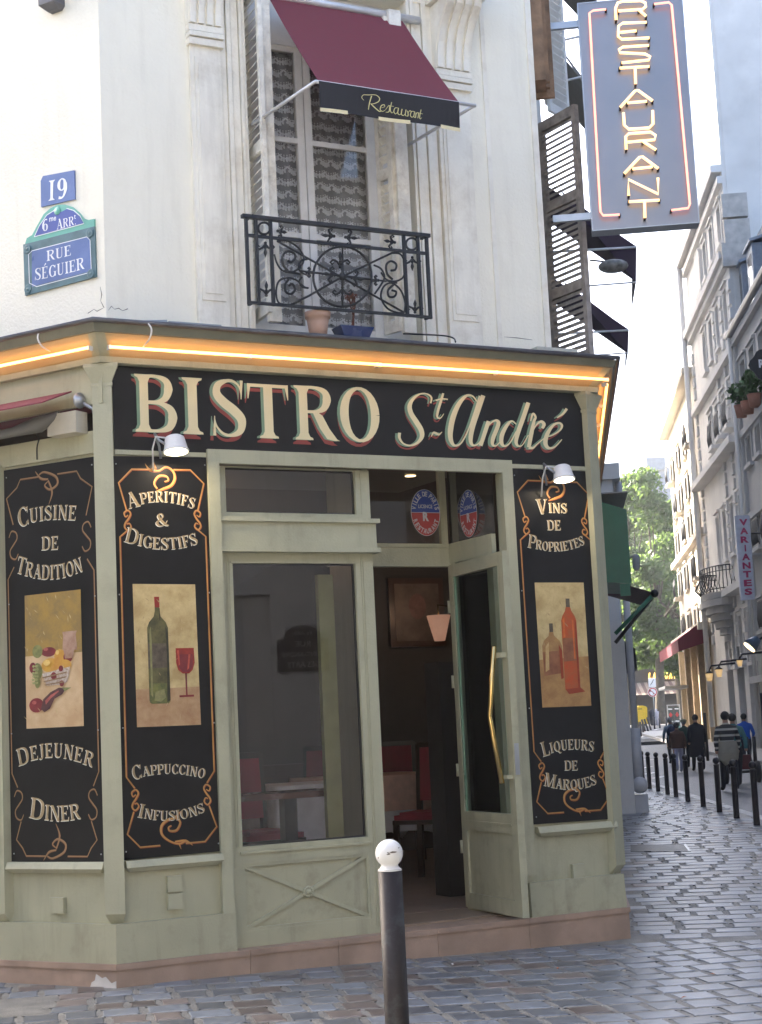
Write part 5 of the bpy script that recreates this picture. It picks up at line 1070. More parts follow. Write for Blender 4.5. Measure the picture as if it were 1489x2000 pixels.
# ------------------------------------------------------------------ pots on the sill
s_, z_ = F.un(622, 650, .0); O = F.P(s_, .0, 4.488)
mb = MB(); mb.lathe(O, [(.062, 0), (.078, .10), (.084, .14), (.094, .142), (.098, .185), (.088, .187), (.082, .15)], 24)
tag(mb.build("flower_pot", M("pale_terracotta", (.52, .34, .26), .8, bump=.1)), "empty pale terracotta flower pot on the window ledge behind the railing", "flower pot")
s_, z_ = F.un(690, 652, .0); O = F.P(s_, .0, 4.487)
t = thing("potted_plant", tuple(O), "dry reddish leafless plant in a square blue pot on the window ledge", "potted plant")
mb = MB(); mb.hexa([F.P(s_ - .10, -.06, 4.487), F.P(s_ + .10, -.06, 4.487), F.P(s_ + .10, .06, 4.487), F.P(s_ - .10, .06, 4.487), F.P(s_ - .14, -.08, 4.575), F.P(s_ + .14, -.08, 4.575), F.P(s_ + .14, .08, 4.575), F.P(s_ - .14, .08, 4.575)]); mb.build("pot", M("blue_glaze", (.015, .035, .12), .25), t)
mb = MB(); rnd = random.Random(3)
def twig(p, v, r, dep):
    q = p + v; mb.tube([p, q], [r, r * .7], 5)
    if dep == 0:
        for _ in range(3): mb.ball(q + Vector([rnd.uniform(-.012, .012) for _ in range(3)]), .006, 5, 1)
        return
    for _ in range(3): twig(q, (v.normalized() + Vector([rnd.uniform(-.8, .8), rnd.uniform(-.8, .8), rnd.uniform(-.2, .8)])).normalized() * v.length * .72, r * .65, dep - 1)
twig(F.P(s_, 0, 4.575), Vector((0.01, 0, .10)), .012, 3); mb.build("stem", [M("dry_stem", (.12, .045, .03), .8), M("dry_bud", (.20, .06, .04), .8)], t)
# ================================================================== RED WINDOW AWNING
aw = thing("window_awning", tuple(F.P(2.0, .3, 5.9)), "burgundy canvas window awning with black Restaurant valance above the railing", "awning")
AD = .65; a0, a1 = 1.448, 2.598; zF = F.un(622, 150, AD)[1] * .5 + F.un(897, 207, AD)[1] * .5; zB = 7.16; zV = F.un(622, 208, AD)[1] * .5 + F.un(897, 260, AD)[1] * .5
mb = MB(); n_ = 10
for i in range(n_):
    u0, u1 = i / n_, (i + 1) / n_; sg = lambda u: -.02 * math.sin(math.pi * u)
    dA, zA = -.15 + (AD + .15) * u0, zB + (zF - zB) * u0 + sg(u0); dB, zB_ = -.15 + (AD + .15) * u1, zB + (zF - zB) * u1 + sg(u1)
    mb.hexa([F.P(a0, dA, zA - .004), F.P(a1, dA, zA - .004), F.P(a1, dB, zB_ - .004), F.P(a0, dB, zB_ - .004), F.P(a0, dA, zA), F.P(a1, dA, zA), F.P(a1, dB, zB_), F.P(a0, dB, zB_)])
mb.build("canopy", burg, aw)
mb = MB(); n_ = 24; wv = lambda s: AD + .004 + .012 * math.sin((s - a0) * 9) * 1.0
for i in range(n_):
    s0, s1 = a0 + (a1 - a0) * i / n_, a0 + (a1 - a0) * (i + 1) / n_
    mb.quad(F.P(s0, wv(s0) , zV), F.P(s1, wv(s1), zV), F.P(s1, AD + .004, zF), F.P(s0, AD + .004, zF))
    z9 = zV + .02; kk = lambda s: AD + .004 + (wv(s) - AD - .004) * .9
ob = mb.build("valance", blackc, aw)
mb = MB()
for f0, f1 in ((0, .185), (.41, .63), (.85, 1)):
    for i in range(6):
        s0 = a0 + (a1 - a0) * (f0 + (f1 - f0) * i / 6); s1 = a0 + (a1 - a0) * (f0 + (f1 - f0) * (i + 1) / 6)
        mb.quad(F.P(s0, wv(s0) + .003, zV - .012), F.P(s1, wv(s1) + .003, zV - .012), F.P(s1, wv(s1) + .003, zV + .016), F.P(s0, wv(s0) + .003, zV + .016))
mb.build("valance_trim", cream, aw)
# script lettering on valance
qb = lambda pts: [(440 + x / 2.858, y / 2.858) for x, y in pts]
SC2 = [([(800, 612), (806, 575), (818, 535)], [2, 3, 3.5]), ([(775, 560), (763, 545), (772, 530), (800, 530), (840, 530), (862, 548), (855, 568), (825, 580), (812, 578)], [1, 2, 2, 2, 2, 3, 3, 2, 1]), ([(812, 578), (835, 600), (862, 622), (872, 618)], [2, 3.5, 3, 1]),
 ([(872, 602), (890, 596), (888, 585), (872, 590), (866, 612), (880, 622), (896, 612)], [1, 1.5, 2.5, 3, 3, 2, 1]), ([(896, 612), (915, 588), (918, 604), (914, 624), (896, 626)], [1, 2, 3, 3, 1]), ([(930, 570), (922, 610), (930, 630), (942, 622)], [2.5, 3, 2, 1]), ([(915, 590), (942, 594)], [1.5, 1.5]),
 ([(968, 604), (950, 602), (942, 622), (952, 636), (966, 620), (968, 602)], [1, 2.5, 3, 2, 1.5, 2]), ([(968, 604), (964, 632), (976, 640), (984, 630)], [3, 3, 2, 1]), ([(988, 608), (984, 636), (996, 645), (1008, 628), (1010, 612)], [3, 3, 2, 1.5, 3]), ([(1010, 612), (1006, 642), (1016, 648)], [3, 2.5, 1]),
 ([(1018, 618), (1022, 640), (1018, 650)], [2, 3, 3]), ([(1020, 635), (1030, 618), (1038, 622)], [1, 2, 3]), ([(1058, 624), (1042, 622), (1034, 642), (1044, 655), (1056, 640), (1058, 622)], [1, 2.5, 3, 2, 1.5, 2]), ([(1058, 622), (1054, 652), (1062, 656)], [3, 2.5, 1]),
 ([(1066, 628), (1063, 658)], [3, 3]), ([(1064, 642), (1074, 628), (1080, 636), (1076, 660)], [1, 2, 3, 2.5]), ([(1094, 612), (1086, 650), (1090, 664), (1098, 656)], [2.5, 3, 2, 1]), ([(1078, 630), (1104, 636)], [1.5, 1.5])]
mb = MB()
for k, (pts, ws) in enumerate(SC2):
    dd_ = AD + .022 + k * .0001; p_, w_ = cat(qb(pts), [w * .62 for w in ws], 4); a_, b_ = ribbon(p_, w_); m_ = len(a_)
    mb.add([fp(F, x, y, dd_) for x, y in a_ + b_], [(i, i + 1, m_ + i + 1, m_ + i) for i in range(m_ - 1)])
mb.build("lettering", M("yellow_cream_letter", (.62, .55, .24), .6), aw)
alu = M("white_aluminium", (.62, .62, .62), .35, .3)
MB().tube([F.P(a0 - .02, AD - .01, zF - .004), F.P(a1 + .15, AD - .01, zF - .004)], .014, 8).build("front_bar", alu, aw)
for s_e, s_w, (wx, wy) in ((a0 - .02, None, (493, 243)), (a1 + .14, None, (795, 285))):
    sw, zw = F.un(wx, wy, wl + .05); MB().tube([F.P(s_e, AD - .01, zF - .004), F.P(sw, wl + .05, zw)], .013, 8).build("arm", alu, aw)
MB().tube([F.P(a0 - .4, -.15, zB + .02), F.P(a1 + .16, -.15, zB + .02)], .032, 10).build("roller", alu, aw)
# ================================================================== NEON RESTAURANT SIGN
P0 = RR.P(.55, 0, 0); SG = Fr(P0, nR, -dR)
sg = thing("neon_sign", tuple(SG.P(.8, 0, 5.7)), "tall projecting sign with glowing neon letters RESTAURANT running down a grey metal panel", "sign")
sx0 = SG.un(1144, 230)[0]; sx1 = SG.un(1348, 210)[0]; sz0 = SG.un(1157, 450)[1]; sz1 = SG.un(1130, 8)[1]
signm = M("satin_metal_panel", (.24, .24, .25), .33, .85, ns=1.2, na=.1)
mb = MB(); mb.box(SG, sx0, sx1, -.16, 0, sz0, sz1); mb.build("panel", signm, sg)
mb = MB()
for a_, b_, c_1, d_1 in ((sx0 - .008, sx0, sz0 - .008, sz1 + .008), (sx1, sx1 + .008, sz0 - .008, sz1 + .008), (sx0, sx1, sz0 - .008, sz0), (sx0, sx1, sz1, sz1 + .008)): mb.box(SG, a_, b_, -.165, .006, c_1, d_1)
mb.build("edge_trim", steel, sg)
zn = lambda pts: [(900 + x / 2.528, y / 2.528) for x, y in pts]
def sgp(p, d): s_, z_ = SG.un(p[0], p[1], .06); return SG.P(s_, d, z_)
def neon(pts, mat, r=.012, smooth=False, nm="neon_letter"):
    P_ = zn(pts)
    out = [sgp(P_[0], .0)] + [sgp(p, .06) for p in P_] + [sgp(P_[-1], .0)]
    core = [sgp(p, .06) for p in P_]; o = MB().tube(core, r, 8).build(nm, mat, sg)
    MB().tube([sgp(P_[0], .0), core[0]], .010, 6).build("tube_end", rubber, sg); MB().tube([sgp(P_[-1], .0), core[-1]], .010, 6).build("tube_end", rubber, sg)
for st in ([(768, 98), (765, 40), (776, 14), (800, 6), (890, 3), (912, 14), (914, 32), (898, 46), (778, 54)], [(880, 48), (916, 80)], [(918, 110), (800, 114), (780, 128), (778, 180), (796, 194), (932, 187)], [(785, 160), (868, 152)],
           [(930, 224), (800, 232), (782, 244), (786, 260), (910, 266), (936, 280), (930, 296), (795, 310)], [(785, 336), (932, 328)], [(862, 338), (864, 415)], [(788, 530), (862, 448), (876, 446), (948, 498)], [(822, 508), (920, 500)],
           [(804, 556), (808, 618), (830, 638), (930, 632), (950, 612), (948, 545)], [(818, 738), (815, 674), (830, 660), (938, 652), (962, 668), (958, 690), (822, 702)], [(900, 698), (965, 740)], [(808, 857), (884, 776), (898, 774), (976, 832)], [(848, 834), (948, 824)],
           [(830, 966), (828, 886), (976, 958), (974, 878)], [(830, 996), (982, 988)], [(908, 998), (910, 1076)]): neon(st, neonw)
neon([(718, 46), (655, 52), (636, 64), (690, 1045), (704, 1064), (785, 1060)], neonr, .010, nm="neon_border"); neon([(955, 20), (1028, 12), (1042, 24), (1132, 1006), (1124, 1028), (1040, 1038)], neonr, .010, nm="neon_border")
for (ya, xa, xb) in ((48, 1034, 1131), (425, 1064, 1157)):
    z_ = SG.un(xb, ya - 8)[1]; mb = MB(); mb.box(SG, -.24, sx0 + .05, -.10, -.06, z_ - .03, z_ + .03); mb.build("bracket", steel, sg)
# ================================================================== LEFT SIDE AWNING (burgundy, retracted)
la = thing("side_awning", tuple(L.P(1.2, .1, 3.8)), "partly folded burgundy shop awning under the cornice of the left side", "awning")
mb = MB(); mb.hexa([L.P(.25, .02, 4.02), L.P(6, .02, 4.02), L.P(6, .75, 3.78), L.P(.25, .32, 3.90), L.P(.25, .02, 4.03), L.P(6, .02, 4.03), L.P(6, .75, 3.79), L.P(.25, .32, 3.91)]); mb.build("canopy", burg, la)
MB().tube([L.P(.14, -.1, 3.93), L.P(6, -.1, 3.93)], .05, 10).build("roller", M("dark_roller", (.10, .02, .03), .6), la)
s_, z_ = L.un(155, 783, .02); mb = MB(); mb.lathe(L.P(s_, .03, z_) , [(.055, 0), (.055, .02), (.035, .022), (.035, .035)], 16, 0, -L.t); mb.tube([L.P(s_, .03, z_), L.P(s_ - .08, -.03, z_ - .06), L.P(s_ - .10, -.03, z_ - .13)], .014, 8); mb.build("end_bracket", steel, la)
s_, z_ = L.un(130, 829, .03); MB().box(L, s_ - .13, s_ + .13, -.04, .08, z_ - .075, z_ + .075).build("motor_box", M("ivory_box", (.48, .44, .34), .45), la)
mb = MB(); q = L.un(75, 830, .1); mb.tube([L.P(q[0] - .15, .05, q[1] + .06), L.P(q[0], .1, q[1]), L.P(q[0] + .2, .14, q[1] - .03), L.P(5, .2, q[1] - .06)], [.03, .06, .035, .03], 10); mb.build("folding_arm", M("greasy_arm", (.13, .125, .11), .5, .2), la)
cablefn([L.P(.62, -.02, 3.78), L.P(.58, .0, 3.74), L.P(.60, -.0, 3.68), L.P(.63, -.03, 3.60)], .005, iron, "dark cable hanging over the lower beam behind the motor box")
# ================================================================== INTERIOR
room = thing("bistro_room", tuple(F.P(2, -3, .17)), "dim bistro dining room seen through the window and open door", "room")
mb = MB()
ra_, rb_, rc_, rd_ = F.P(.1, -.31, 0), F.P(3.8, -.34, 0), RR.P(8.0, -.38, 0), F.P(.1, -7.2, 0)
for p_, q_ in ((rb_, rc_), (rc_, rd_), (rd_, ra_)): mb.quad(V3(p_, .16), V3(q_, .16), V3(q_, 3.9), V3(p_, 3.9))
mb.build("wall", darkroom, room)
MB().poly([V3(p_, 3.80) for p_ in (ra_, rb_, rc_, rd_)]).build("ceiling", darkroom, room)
bt3 = (rd_ - rc_).normalized(); BW = Fr(rc_, bt3, Vector((bt3.y, -bt3.x, 0)))
if BW.n.dot(CAM - rc_) < 0: BW.n = -BW.n
MB().poly([V3(p_, .160) for p_ in (ra_, rb_, rc_, rd_)]).build("floor", tilef, room)
for i in range(8):
    for j in range(9):
        a_ = 2.2 + i * .42; b_ = -.9 - j * .42
        if nR.dot(F.P(a_ + .4, b_, 0) - B) > -.45: continue
        MB().box(F, a_ + .003, a_ + .417, b_ - .417, b_ - .003, .161, .168).build("floor_tile", tilef, room)
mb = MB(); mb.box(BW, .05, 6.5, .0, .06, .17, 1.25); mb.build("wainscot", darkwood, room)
def at17(x, y): return atz(x, y, .17)
def chair(base, yaw, label):
    t = thing("chair", tuple(base), label, "chair", "red upholstered bistro chairs"); u = Vector((math.cos(yaw), math.sin(yaw), 0)); w = Vector((-u.y, u.x, 0)); fr = Fr(Vector((base[0], base[1], 0)), u, w); z = base[2]; KF = 1.3; fr.P = lambda a, d, zz: fr.O + (u * a + w * d) * KF + Vector((0, 0, z + (zz - z) * KF))
    for e in (-1, 1):
        for f in (-1, 1):
            mb = MB(); h_ = .98 if f > 0 else .44; s_ = e * .2; mb.hexa([fr.P(s_ - .02, f * .2 - .02, z), fr.P(s_ + .02, f * .2 - .02, z), fr.P(s_ + .02, f * .2 + .02, z), fr.P(s_ - .02, f * .2 + .02, z)] + [fr.P(s_ - .018, f * .2 - .018 + (.06 if f > 0 else 0), z + h_), fr.P(s_ + .018, f * .2 - .018 + (.06 if f > 0 else 0), z + h_), fr.P(s_ + .018, f * .2 + .018 + (.06 if f > 0 else 0), z + h_), fr.P(s_ - .018, f * .2 + .018 + (.06 if f > 0 else 0), z + h_)]); mb.build("leg", darkwood, t)
    MB().box(fr, -.22, .22, -.22, .2, z + .41, z + .44).build("seat_frame", darkwood, t)
    mb = MB(); mb.box(fr, -.21, .21, -.21, .19, z + .4405, z + .475); mb.box(fr, -.18, .18, -.18, .16, z + .475, z + .495); mb.build("seat", redup, t)
    mb = MB(); mb.hexa([fr.P(-.18, .20, z + .56), fr.P(.18, .20, z + .56), fr.P(.18, .235, z + .56), fr.P(-.18, .235, z + .56), fr.P(-.18, .235, z + .95), fr.P(.18, .235, z + .95), fr.P(.18, .27, z + .95), fr.P(-.18, .27, z + .95)]); mb.build("backrest", redup, t)
    MB().box(fr, -.2, .2, .24, .275, z + .952, z + .99).build("top_rail", darkwood, t)
    return t
def table(base, w_, d_, top, cloth, label, under=None):
    t = thing("dining_table", tuple(base), label, "table"); fr = Fr(Vector((base[0], base[1], 0)), dF, nF); z = base[2]; fr.P = lambda a, d, zz: fr.O + (dF * a + nF * d) * 1.3 + Vector((0, 0, z + (zz - z) * 1.3))
    MB().box(fr, -w_ / 2, w_ / 2, -d_ / 2, d_ / 2, z + top - .035, z + top).build("tabletop", M("brown_tabletop", (.13, .05, .03), .25), t)
    MB().box(fr, -.04, .04, -.04, .04, z, z + top - .035).build("pedestal", iron, t); MB().lathe(Vector((base[0], base[1], z)), [(.22, 0), (.22, .02), (.03, .04)], 16).build("base", iron, t)
    if cloth:
        c = MB(); n_ = 14
        def dr(mat, dz, k):
            mb_ = MB(); e = .012 * k; W2, D2 = w_ / 2 + e, d_ / 2 + e
            mb_.box(fr, -W2, W2, -D2, D2, z + top + .002 * k, z + top + .002 * k + .002)
            per = [(-W2, -D2), (W2, -D2), (W2, D2), (-W2, D2), (-W2, -D2)]; pts = []
            for (a_, b_), (c_2, d_2) in zip(per, per[1:]):
                for i in range(12): f = i / 12; pts.append((a_ + (c_2 - a_) * f, b_ + (d_2 - b_) * f, f))
            up, lo = [], []
            for i, (a_, b_, f) in enumerate(pts):
                up.append(fr.P(a_, b_, z + top + .002 * k)); o_ = .012 * math.sin(i * 2.1) + .015; l_ = math.hypot(a_, b_); corner_ = abs(f - .5) * 2
                lo.append(fr.P(a_ * (1 + o_ / l_), b_ * (1 + o_ / l_), z + top - dz - .12 * corner_ ** 3))
            m_ = len(up); mb_.add(up + lo, [(i, (i + 1) % m_, (i + 1) % m_ + m_, i + m_) for i in range(m_)], 0, True); return mb_, mat
        for mat, dz, k, nm in cloth: mb_, mt_ = dr(mat, dz, k); o = mb_.build(nm, mt_); tag(o, ("white tablecloth hanging low" if nm == "white_tablecloth" else "pink top cloth laid") + " on the " + label.split(" table")[0].split("dining")[0].strip() + " table", "tablecloth")
    return t
zf = .17
def onfloor(x, Y): q_ = aty(x, 1500, Y); return (q_.x, Y, .17)
table(onfloor(722, 17.2), .95, .85, .74, [(whitec, .42, 1, "white_tablecloth"), (pinkc, .26, 2, "pink_tablecloth")], "clothed dining table seen between the window and the doorway")
table(onfloor(598, 15.6), .75, .7, .74, [(whitec, .5, 1, "white_tablecloth")], "second clothed dining table deeper in the room behind the window")
table(onfloor(560, 12.95), .92, .42, .76, None, "bare brown table standing just inside the window")
chair(onfloor(840, 15.9), R_(-25), "red chair with dark legs nearest the open doorway")
chair(onfloor(500, 14.0), R_(38), "red chair behind the bare window table at the left")
chair(onfloor(606, 17.6), R_(-30), "red chair at the back beyond the second clothed table"); chair(onfloor(770, 18.6), R_(5), "red chair at the back beyond the clothed table by the doorway")
q = at17(880, 1752); sq, dq = (q - A).dot(dF), (q - A).dot(nF)
tag(MB().box(F, sq - .0, sq + .25, dq - .25, dq, .17, 2.15).build("serving_cabinet", M("near_black_wood", (.012, .009, .008), .5)), "tall dark wooden cabinet just inside the open door", "cabinet")
# framed picture and wall lamps
pf = thing("framed_picture", tuple(F.P(4.5, -5.1, 1.9)), "dark framed portrait print on the back wall seen over the doorway", "picture")
(s0, zz0), (s1, zz1) = BW.un(755, 1130), BW.un(868, 1262); s0, s1 = min(s0, s1), max(s0, s1)
MB().box(BW, s0, s1, .01, .05, zz1, zz0).build("frame", M("frame_wood", (.06, .03, .018), .3), pf); MB().box(BW, s0 + .07, s1 - .07, .051, .058, zz1 + .07, zz0 - .07).build("print", art("faded_print", (.16, .11, .075), (.08, .055, .04), 4), pf)
MB().poly([BW.P((s0 + s1) / 2 + .12 * math.cos(i * .5), .062, zz0 - .35 + .16 * math.sin(i * .5)) for i in range(12)]).build("portrait_shape", art("portrait_tone", (.2, .10, .07), (.09, .04, .03), 6), pf)
def wall_lamp(x, y, dep, label, r=.11, k=1.0):
    p = aty(x, y, dep); t = thing("wall_lamp", tuple(p), label, "lamp", "warm wall lamps in the bistro")
    MB().lathe(p + Vector((0, 0, -r)), [(r * .45, 0), (r * 1.0, r * 2.1)], 18).build("lamp_shade", M("lampshade_%d" % int(k * 100), (.7, .58, .5), .8, emit=k, ecol=(1, .48, .30)), t)
    MB().tube([p + Vector((0, 0, r * 1.1)), p + Vector((0, .05, r * 2)), p + Vector((0.1, .12, r * 1.9))], .008, 6).build("lamp_arm", brass, t)
wall_lamp(858, 1228, 15.0, "cone shaded lamp glowing faintly at the right of the doorway", .11, .04)
wall_lamp(690, 1255, 16.4, "orange glowing lamp inside the window, upper of the two", .10, .25); wall_lamp(684, 1325, 16.6, "orange glowing lamp inside the window, lower of the two", .08, .25)
wall_lamp(962, 1312, 15.2, "amber lamp glowing behind the open door's glass", .10, .4)
# ================================================================== LICENCE STICKER AND ITS MODELLED REFLECTION
def sticker(fr, c, d, mirror, label):
    s_, z_ = c; t = thing("licence_sticker", tuple(fr.P(s_, d, z_ - .16)), label, "sticker"); rx, rz = .135, .19; m_ = -1 if mirror else 1
    blue = M("sticker_blue", (.03, .07, .33), .4); red = M("sticker_red", (.42, .05, .05), .4); wh = M("sticker_white", (.6, .62, .66), .4)
    P_ = lambda x, y, k=0: fr.P(s_ + x * m_, d + .001 * k, z_ + y)
    mb = MB(); mb.poly([P_(rx * math.cos(R_(a)), rz * math.sin(R_(a))) for a in range(0, 360, 10)], 2)
    mb.poly([P_(rx * .96 * math.cos(R_(a)), rz * .97 * math.sin(R_(a)) + .002, 1) for a in range(0, 181, 10)], 0); mb.poly([P_(rx * .96 * math.cos(R_(a)), rz * .97 * math.sin(R_(a)) - .002, 1) for a in range(180, 361, 10)], 1)
    mb.build("disc", [blue, red, wh], t); mb = MB()
    def arc(txt, a0, a1, k, flip=1, h=.04):
        n_ = len(txt)
        for i, ch in enumerate(txt):
            if ch == ' ': continue
            a = R_(a0 + (a1 - a0) * (i + .5) / n_); cx_, cz_ = rx * k * math.cos(a), rz * k * math.sin(a); rot = math.atan2(cz_ / rz ** 2, cx_ / rx ** 2) - math.pi / 2 + (math.pi if flip < 0 else 0); w_ = h * .62 if ch != 'I' else h * .15
            def mp(p, cx_=cx_, cz_=cz_, rot=rot, w_=w_): x, y = (p[0] - .5) * w_, (p[1] - .5) * h; return (cx_ + x * math.cos(rot) - y * math.sin(rot), cz_ + x * math.sin(rot) + y * math.cos(rot))
            sans(mb, ch, mp, lambda q_, dd: fr.P(s_ + q_[0] * m_, d + .002, z_ + q_[1]), d, 0, .03)
    arc("VILLE DE PARIS", 172, 8, .80); arc("RESTAURANT", 200, 340, .80, -1)
    sans(mb, "LICENCE", lambda p: ((p[0] - .5) * .13, .035 + p[1] * .03), lambda q_, dd: fr.P(s_ + q_[0] * m_, d + .002, z_ + q_[1]), d, 0, .02)
    sans(mb, "R", lambda p: ((p[0] - .5) * .055, -.07 + p[1] * .075), lambda q_, dd: fr.P(s_ + q_[0] * m_, d + .002, z_ + q_[1]), d, 0, .05)
    mb.build("lettering", wh, t)
sticker(F, F.un(832, 1001, DV + .0), DV - .005, False, "oval blue and red restaurant licence sticker on the pane above the door")
PS = Fr(F.P(SV + .015, DV, 0), nF, -dF)
sc_ = PS.un(916, 1003); sticker(PS, sc_, .003, False, "reversed reflection of the licence sticker, modelled as a copy on the side pane")  # mirror image of the door sticker laid on the pane as geometry
# ================================================================== WHITE HEADED BOLLARD
fb = thing("white_headed_bollard", (-.03, 6.11, G(0, 6.1)), "dark street bollard with a white ball head in front of the door", "bollard")
O = Vector((-.03, 6.112, 0)); zt_ = 1.203
bt_ = Vector((-.055, 0, 0))
lean = lambda z: O + Vector((0, 0, z))
mb = MB(); mb.lathe(O + Vector((0, 0, G(0, 6) - .05)), [(.044, 0), (.044, 1.095 - G(0, 6) + .05)], 28); mb.build("post", M("foreground_bollard_paint", (.016, .012, .013), .5, ns=9, na=.3, coat=.0, spec=.3, stain=.5, scol=(.09, .11, .11), ss=9, streak=.4), fb)
prof = [(.0442, 1.09), (.0445, 1.094), (.036, 1.100), (.031, 1.108)]; cz, r = 1.152, .0505
for i in range(13):
    a = math.asin(min(1, .032 / r)) + (math.pi - math.asin(.032 / r)) * i / 12; prof.append((max(.0005, r * math.sin(a)), cz - r * math.cos(a)))
mb = MB(); mb.lathe(O, prof, 28); mb.build("ball_head", M("chipped_white_paint", (.68, .68, .67), .35, na=.04), fb)
mb = MB(); tv = (CAM - (O + Vector((0, 0, cz)))).normalized(); rt = Vector((1, 0, 0))
for (dx, dz, w_, h_) in ((.004, .006, .014, .0035), (.016, .007, .012, .003), (-.002, .0, .008, .0025), (.036, .02, .003, .002), (-.04, -.012, .002, .003)):
    pts = []
    for i in range(10):
        a = i * .628; x, z = dx + w_ * math.cos(a) * random.uniform(.7, 1.2), dz + h_ * math.sin(a) * random.uniform(.6, 1.3); yy = -math.sqrt(max(0, (r + .0004) ** 2 - x * x - z * z)); pts.append(O + Vector((x, yy, cz + z)))
    mb.poly(pts)
mb.build("paint_chip", M("chip_metal", (.10, .08, .07), .6), fb)
# ================================================================== KERB BOLLARDS
def bollard(p, h, r, label, group):
    t = thing("bollard", tuple(p), label, "bollard", group); s_ = h / .95
    MB().lathe(p, [(r * 1.05, 0), (r, .02), (r, .80 * s_), (r * 1.08, .805 * s_), (r * 1.08, .82 * s_), (r * .7, .828 * s_)], 12).build("post", bollm, t)
    MB().ball(p + Vector((0, 0, .885 * s_)), r * 1.25, 12).build("ball", bollm, t); return t
ordn = ["nearest and rightmost", "second from the right", "third from the right", "fourth from the right", "fifth from the right", "sixth from the right", "seventh from the right", "eighth from the right", "ninth from the right", "tenth from the right", "farthest and leftmost"]
for i, (p, tp) in enumerate(zip(boll, BT)):
    ht = aty(tp[0], tp[1], p.y).z - p.z; bollard(p, ht, .042, "dark ball topped bollard, %s in the kerb row" % ordn[i], "dark bollards along the kerb")
for i, (x, y, h) in enumerate([(1247, 1436, 25), (1252, 1434, 24), (1257, 1432, 23), (1263, 1428, 23), (1268, 1425, 21), (1273, 1422, 21), (1279, 1420, 20), (1289, 1419, 16), (1302, 1417, 16)]):
    p = aty(x, y, [88, 93, 97, 102, 106, 109, 112, 114, 118][i]); t = thing("bollard", tuple(p), "tiny far bollard on the square by the yellow box, number %s from the left" % ["one", "two", "three", "four", "five", "six", "seven", "eight", "nine"][i], "bollard", "far bollards on the square")
    MB().tube([p - Vector((0, 0, .3)), p + Vector((-.25 if 2 < i < 6 else 0, 0, h / FPX * p.y))], .06, 6).build("post", bollm, t)
for i, (x, y, h) in enumerate([(1383, 1486, 92), (1477, 1500, 60)]):
    p = gnd(x, y, -.0); t = thing("street_post", tuple(p), ["slim dark post on the right pavement behind the black coat", "slim dark post on the right pavement by the shop window"][i], "post"); MB().tube([p, p + Vector((0, 0, h / FPX * p.y))], .05, 8).build("post", bollm, t)
# ================================================================== STREET SIDE BEYOND THE BISTRO (left row)
rowm = M("row_plaster", (.60, .59, .57), .85, ns=.8, na=.1, bump=.15, stain=.35, scol=(.25, .24, .22), ss=.9)
nbr = thing("neighbour_building", tuple(RR.P(9.6, 0, 0)), "tall building continuing the street line behind the bistro with awnings on its floors", "building")
dB_ = dirv(R_(3)); RB = Fr(RR.P(9.55, 0, 0), dB_, Vector((dB_.y, -dB_.x, 0)))
mb = MB(); mb.box(RB, 0, 64, -12, wl, -.3, 31); mb.build("wall", rowm, nbr)
dD = (aty(1226, 1400, 26.0) - B).dot(nR); zD = aty(1200, 940, 26).z
mb = MB(); mb.box(RR, 12.9, 20, wl - .6, dD, -.3, zD); mb.box(RR, 12.8, 20, wl - .6, dD + .12, zD, zD + .25); mb.box(RR, 12.9 - .06, 13.3, wl, dD + .02, -.3, 2.8)
mb.build("shop_wall", M("grey_white_paint", (.66, .65, .62), .6, ns=2, na=.08, stain=.4, scol=(.3, .3, .28), ss=2), nbr)
pp = aty(1226, 1400, 26.2); mb = MB(); gz = G(pp.x, 26); xw = pp.x + .06; mb.tube([Vector((xw + .03, 26.1, zD)), Vector((xw + .03, 26.1, gz + .35))], .055, 12); mb.ball(Vector((xw + .03, 25.98, gz + .42)), .13, 14); mb.box(Fr(Vector((0, 0, 0)), Vector((1, 0, 0)), Vector((0, 1, 0))), xw - .06, xw + .14, 25.95, 26.3, gz - .05, gz + .28)
mb.tube([Vector((xw + .03, 26.1, gz + .45)), Vector((xw + .03, 26.1, gz + 1.3))], .08, 12)
mb.build("downpipe", M("white_pipe_paint", (.50, .50, .51), .45, na=.08, stain=.3, scol=(.3, .3, .3), ss=5), nbr)
MB().box(RR, 9.0, 9.54, -.6, -.02, -.3, 4.3).build("party_wall", rowm, nbr)
# upper floor awnings seen from the side
def side_awning(y0, dz_front, out, dep, label, mat, zw, pole=True, wid=1.3, val=.32):
    s0 = (y0 - B.y) / dR.y; t = thing("upper_awning", tuple(RR.P(s0, 0, dz_front)), label, "awning", "dark awnings over the upper windows of the street face")
    mb = MB(); P = RR.P
    mb.hexa([P(s0, wl, zw), P(s0, out, dz_front), P(s0 + wid, out, dz_front), P(s0 + wid, wl, zw), P(s0, wl, zw + .01), P(s0, out + .005, dz_front + .01), P(s0 + wid, out + .005, dz_front + .01), P(s0 + wid, wl, zw + .01)])
    mb.quad(P(s0, out, dz_front), P(s0 + wid, out, dz_front), P(s0 + wid, out - .03, dz_front - val), P(s0, out - .03, dz_front - val)); mb.poly([P(s0 + .002, wl + .1, zw - .02), P(s0 + .002, out, dz_front), P(s0 + .002, out - .03, dz_front - val)])
    mb.build("canopy", mat, t)
    if pole: MB().tube([P(s0 - .01, wl, dz_front + .02), P(s0 - .01, out, dz_front)], .014, 6).build("arm", alu, t); MB().tube([P(s0 - .01, wl, dz_front - val), P(s0 - .01, out - .03, dz_front - val)], .010, 6).build("arm", alu, t)
dpm = M("dark_plum_canvas", (.035, .02, .04), .85)
gcv = M("pale_grey_canvas", (.22, .21, .20), .85)
def outd(x, y, Y): q = aty(x, y, Y); return (q - B).dot(nR), q.z
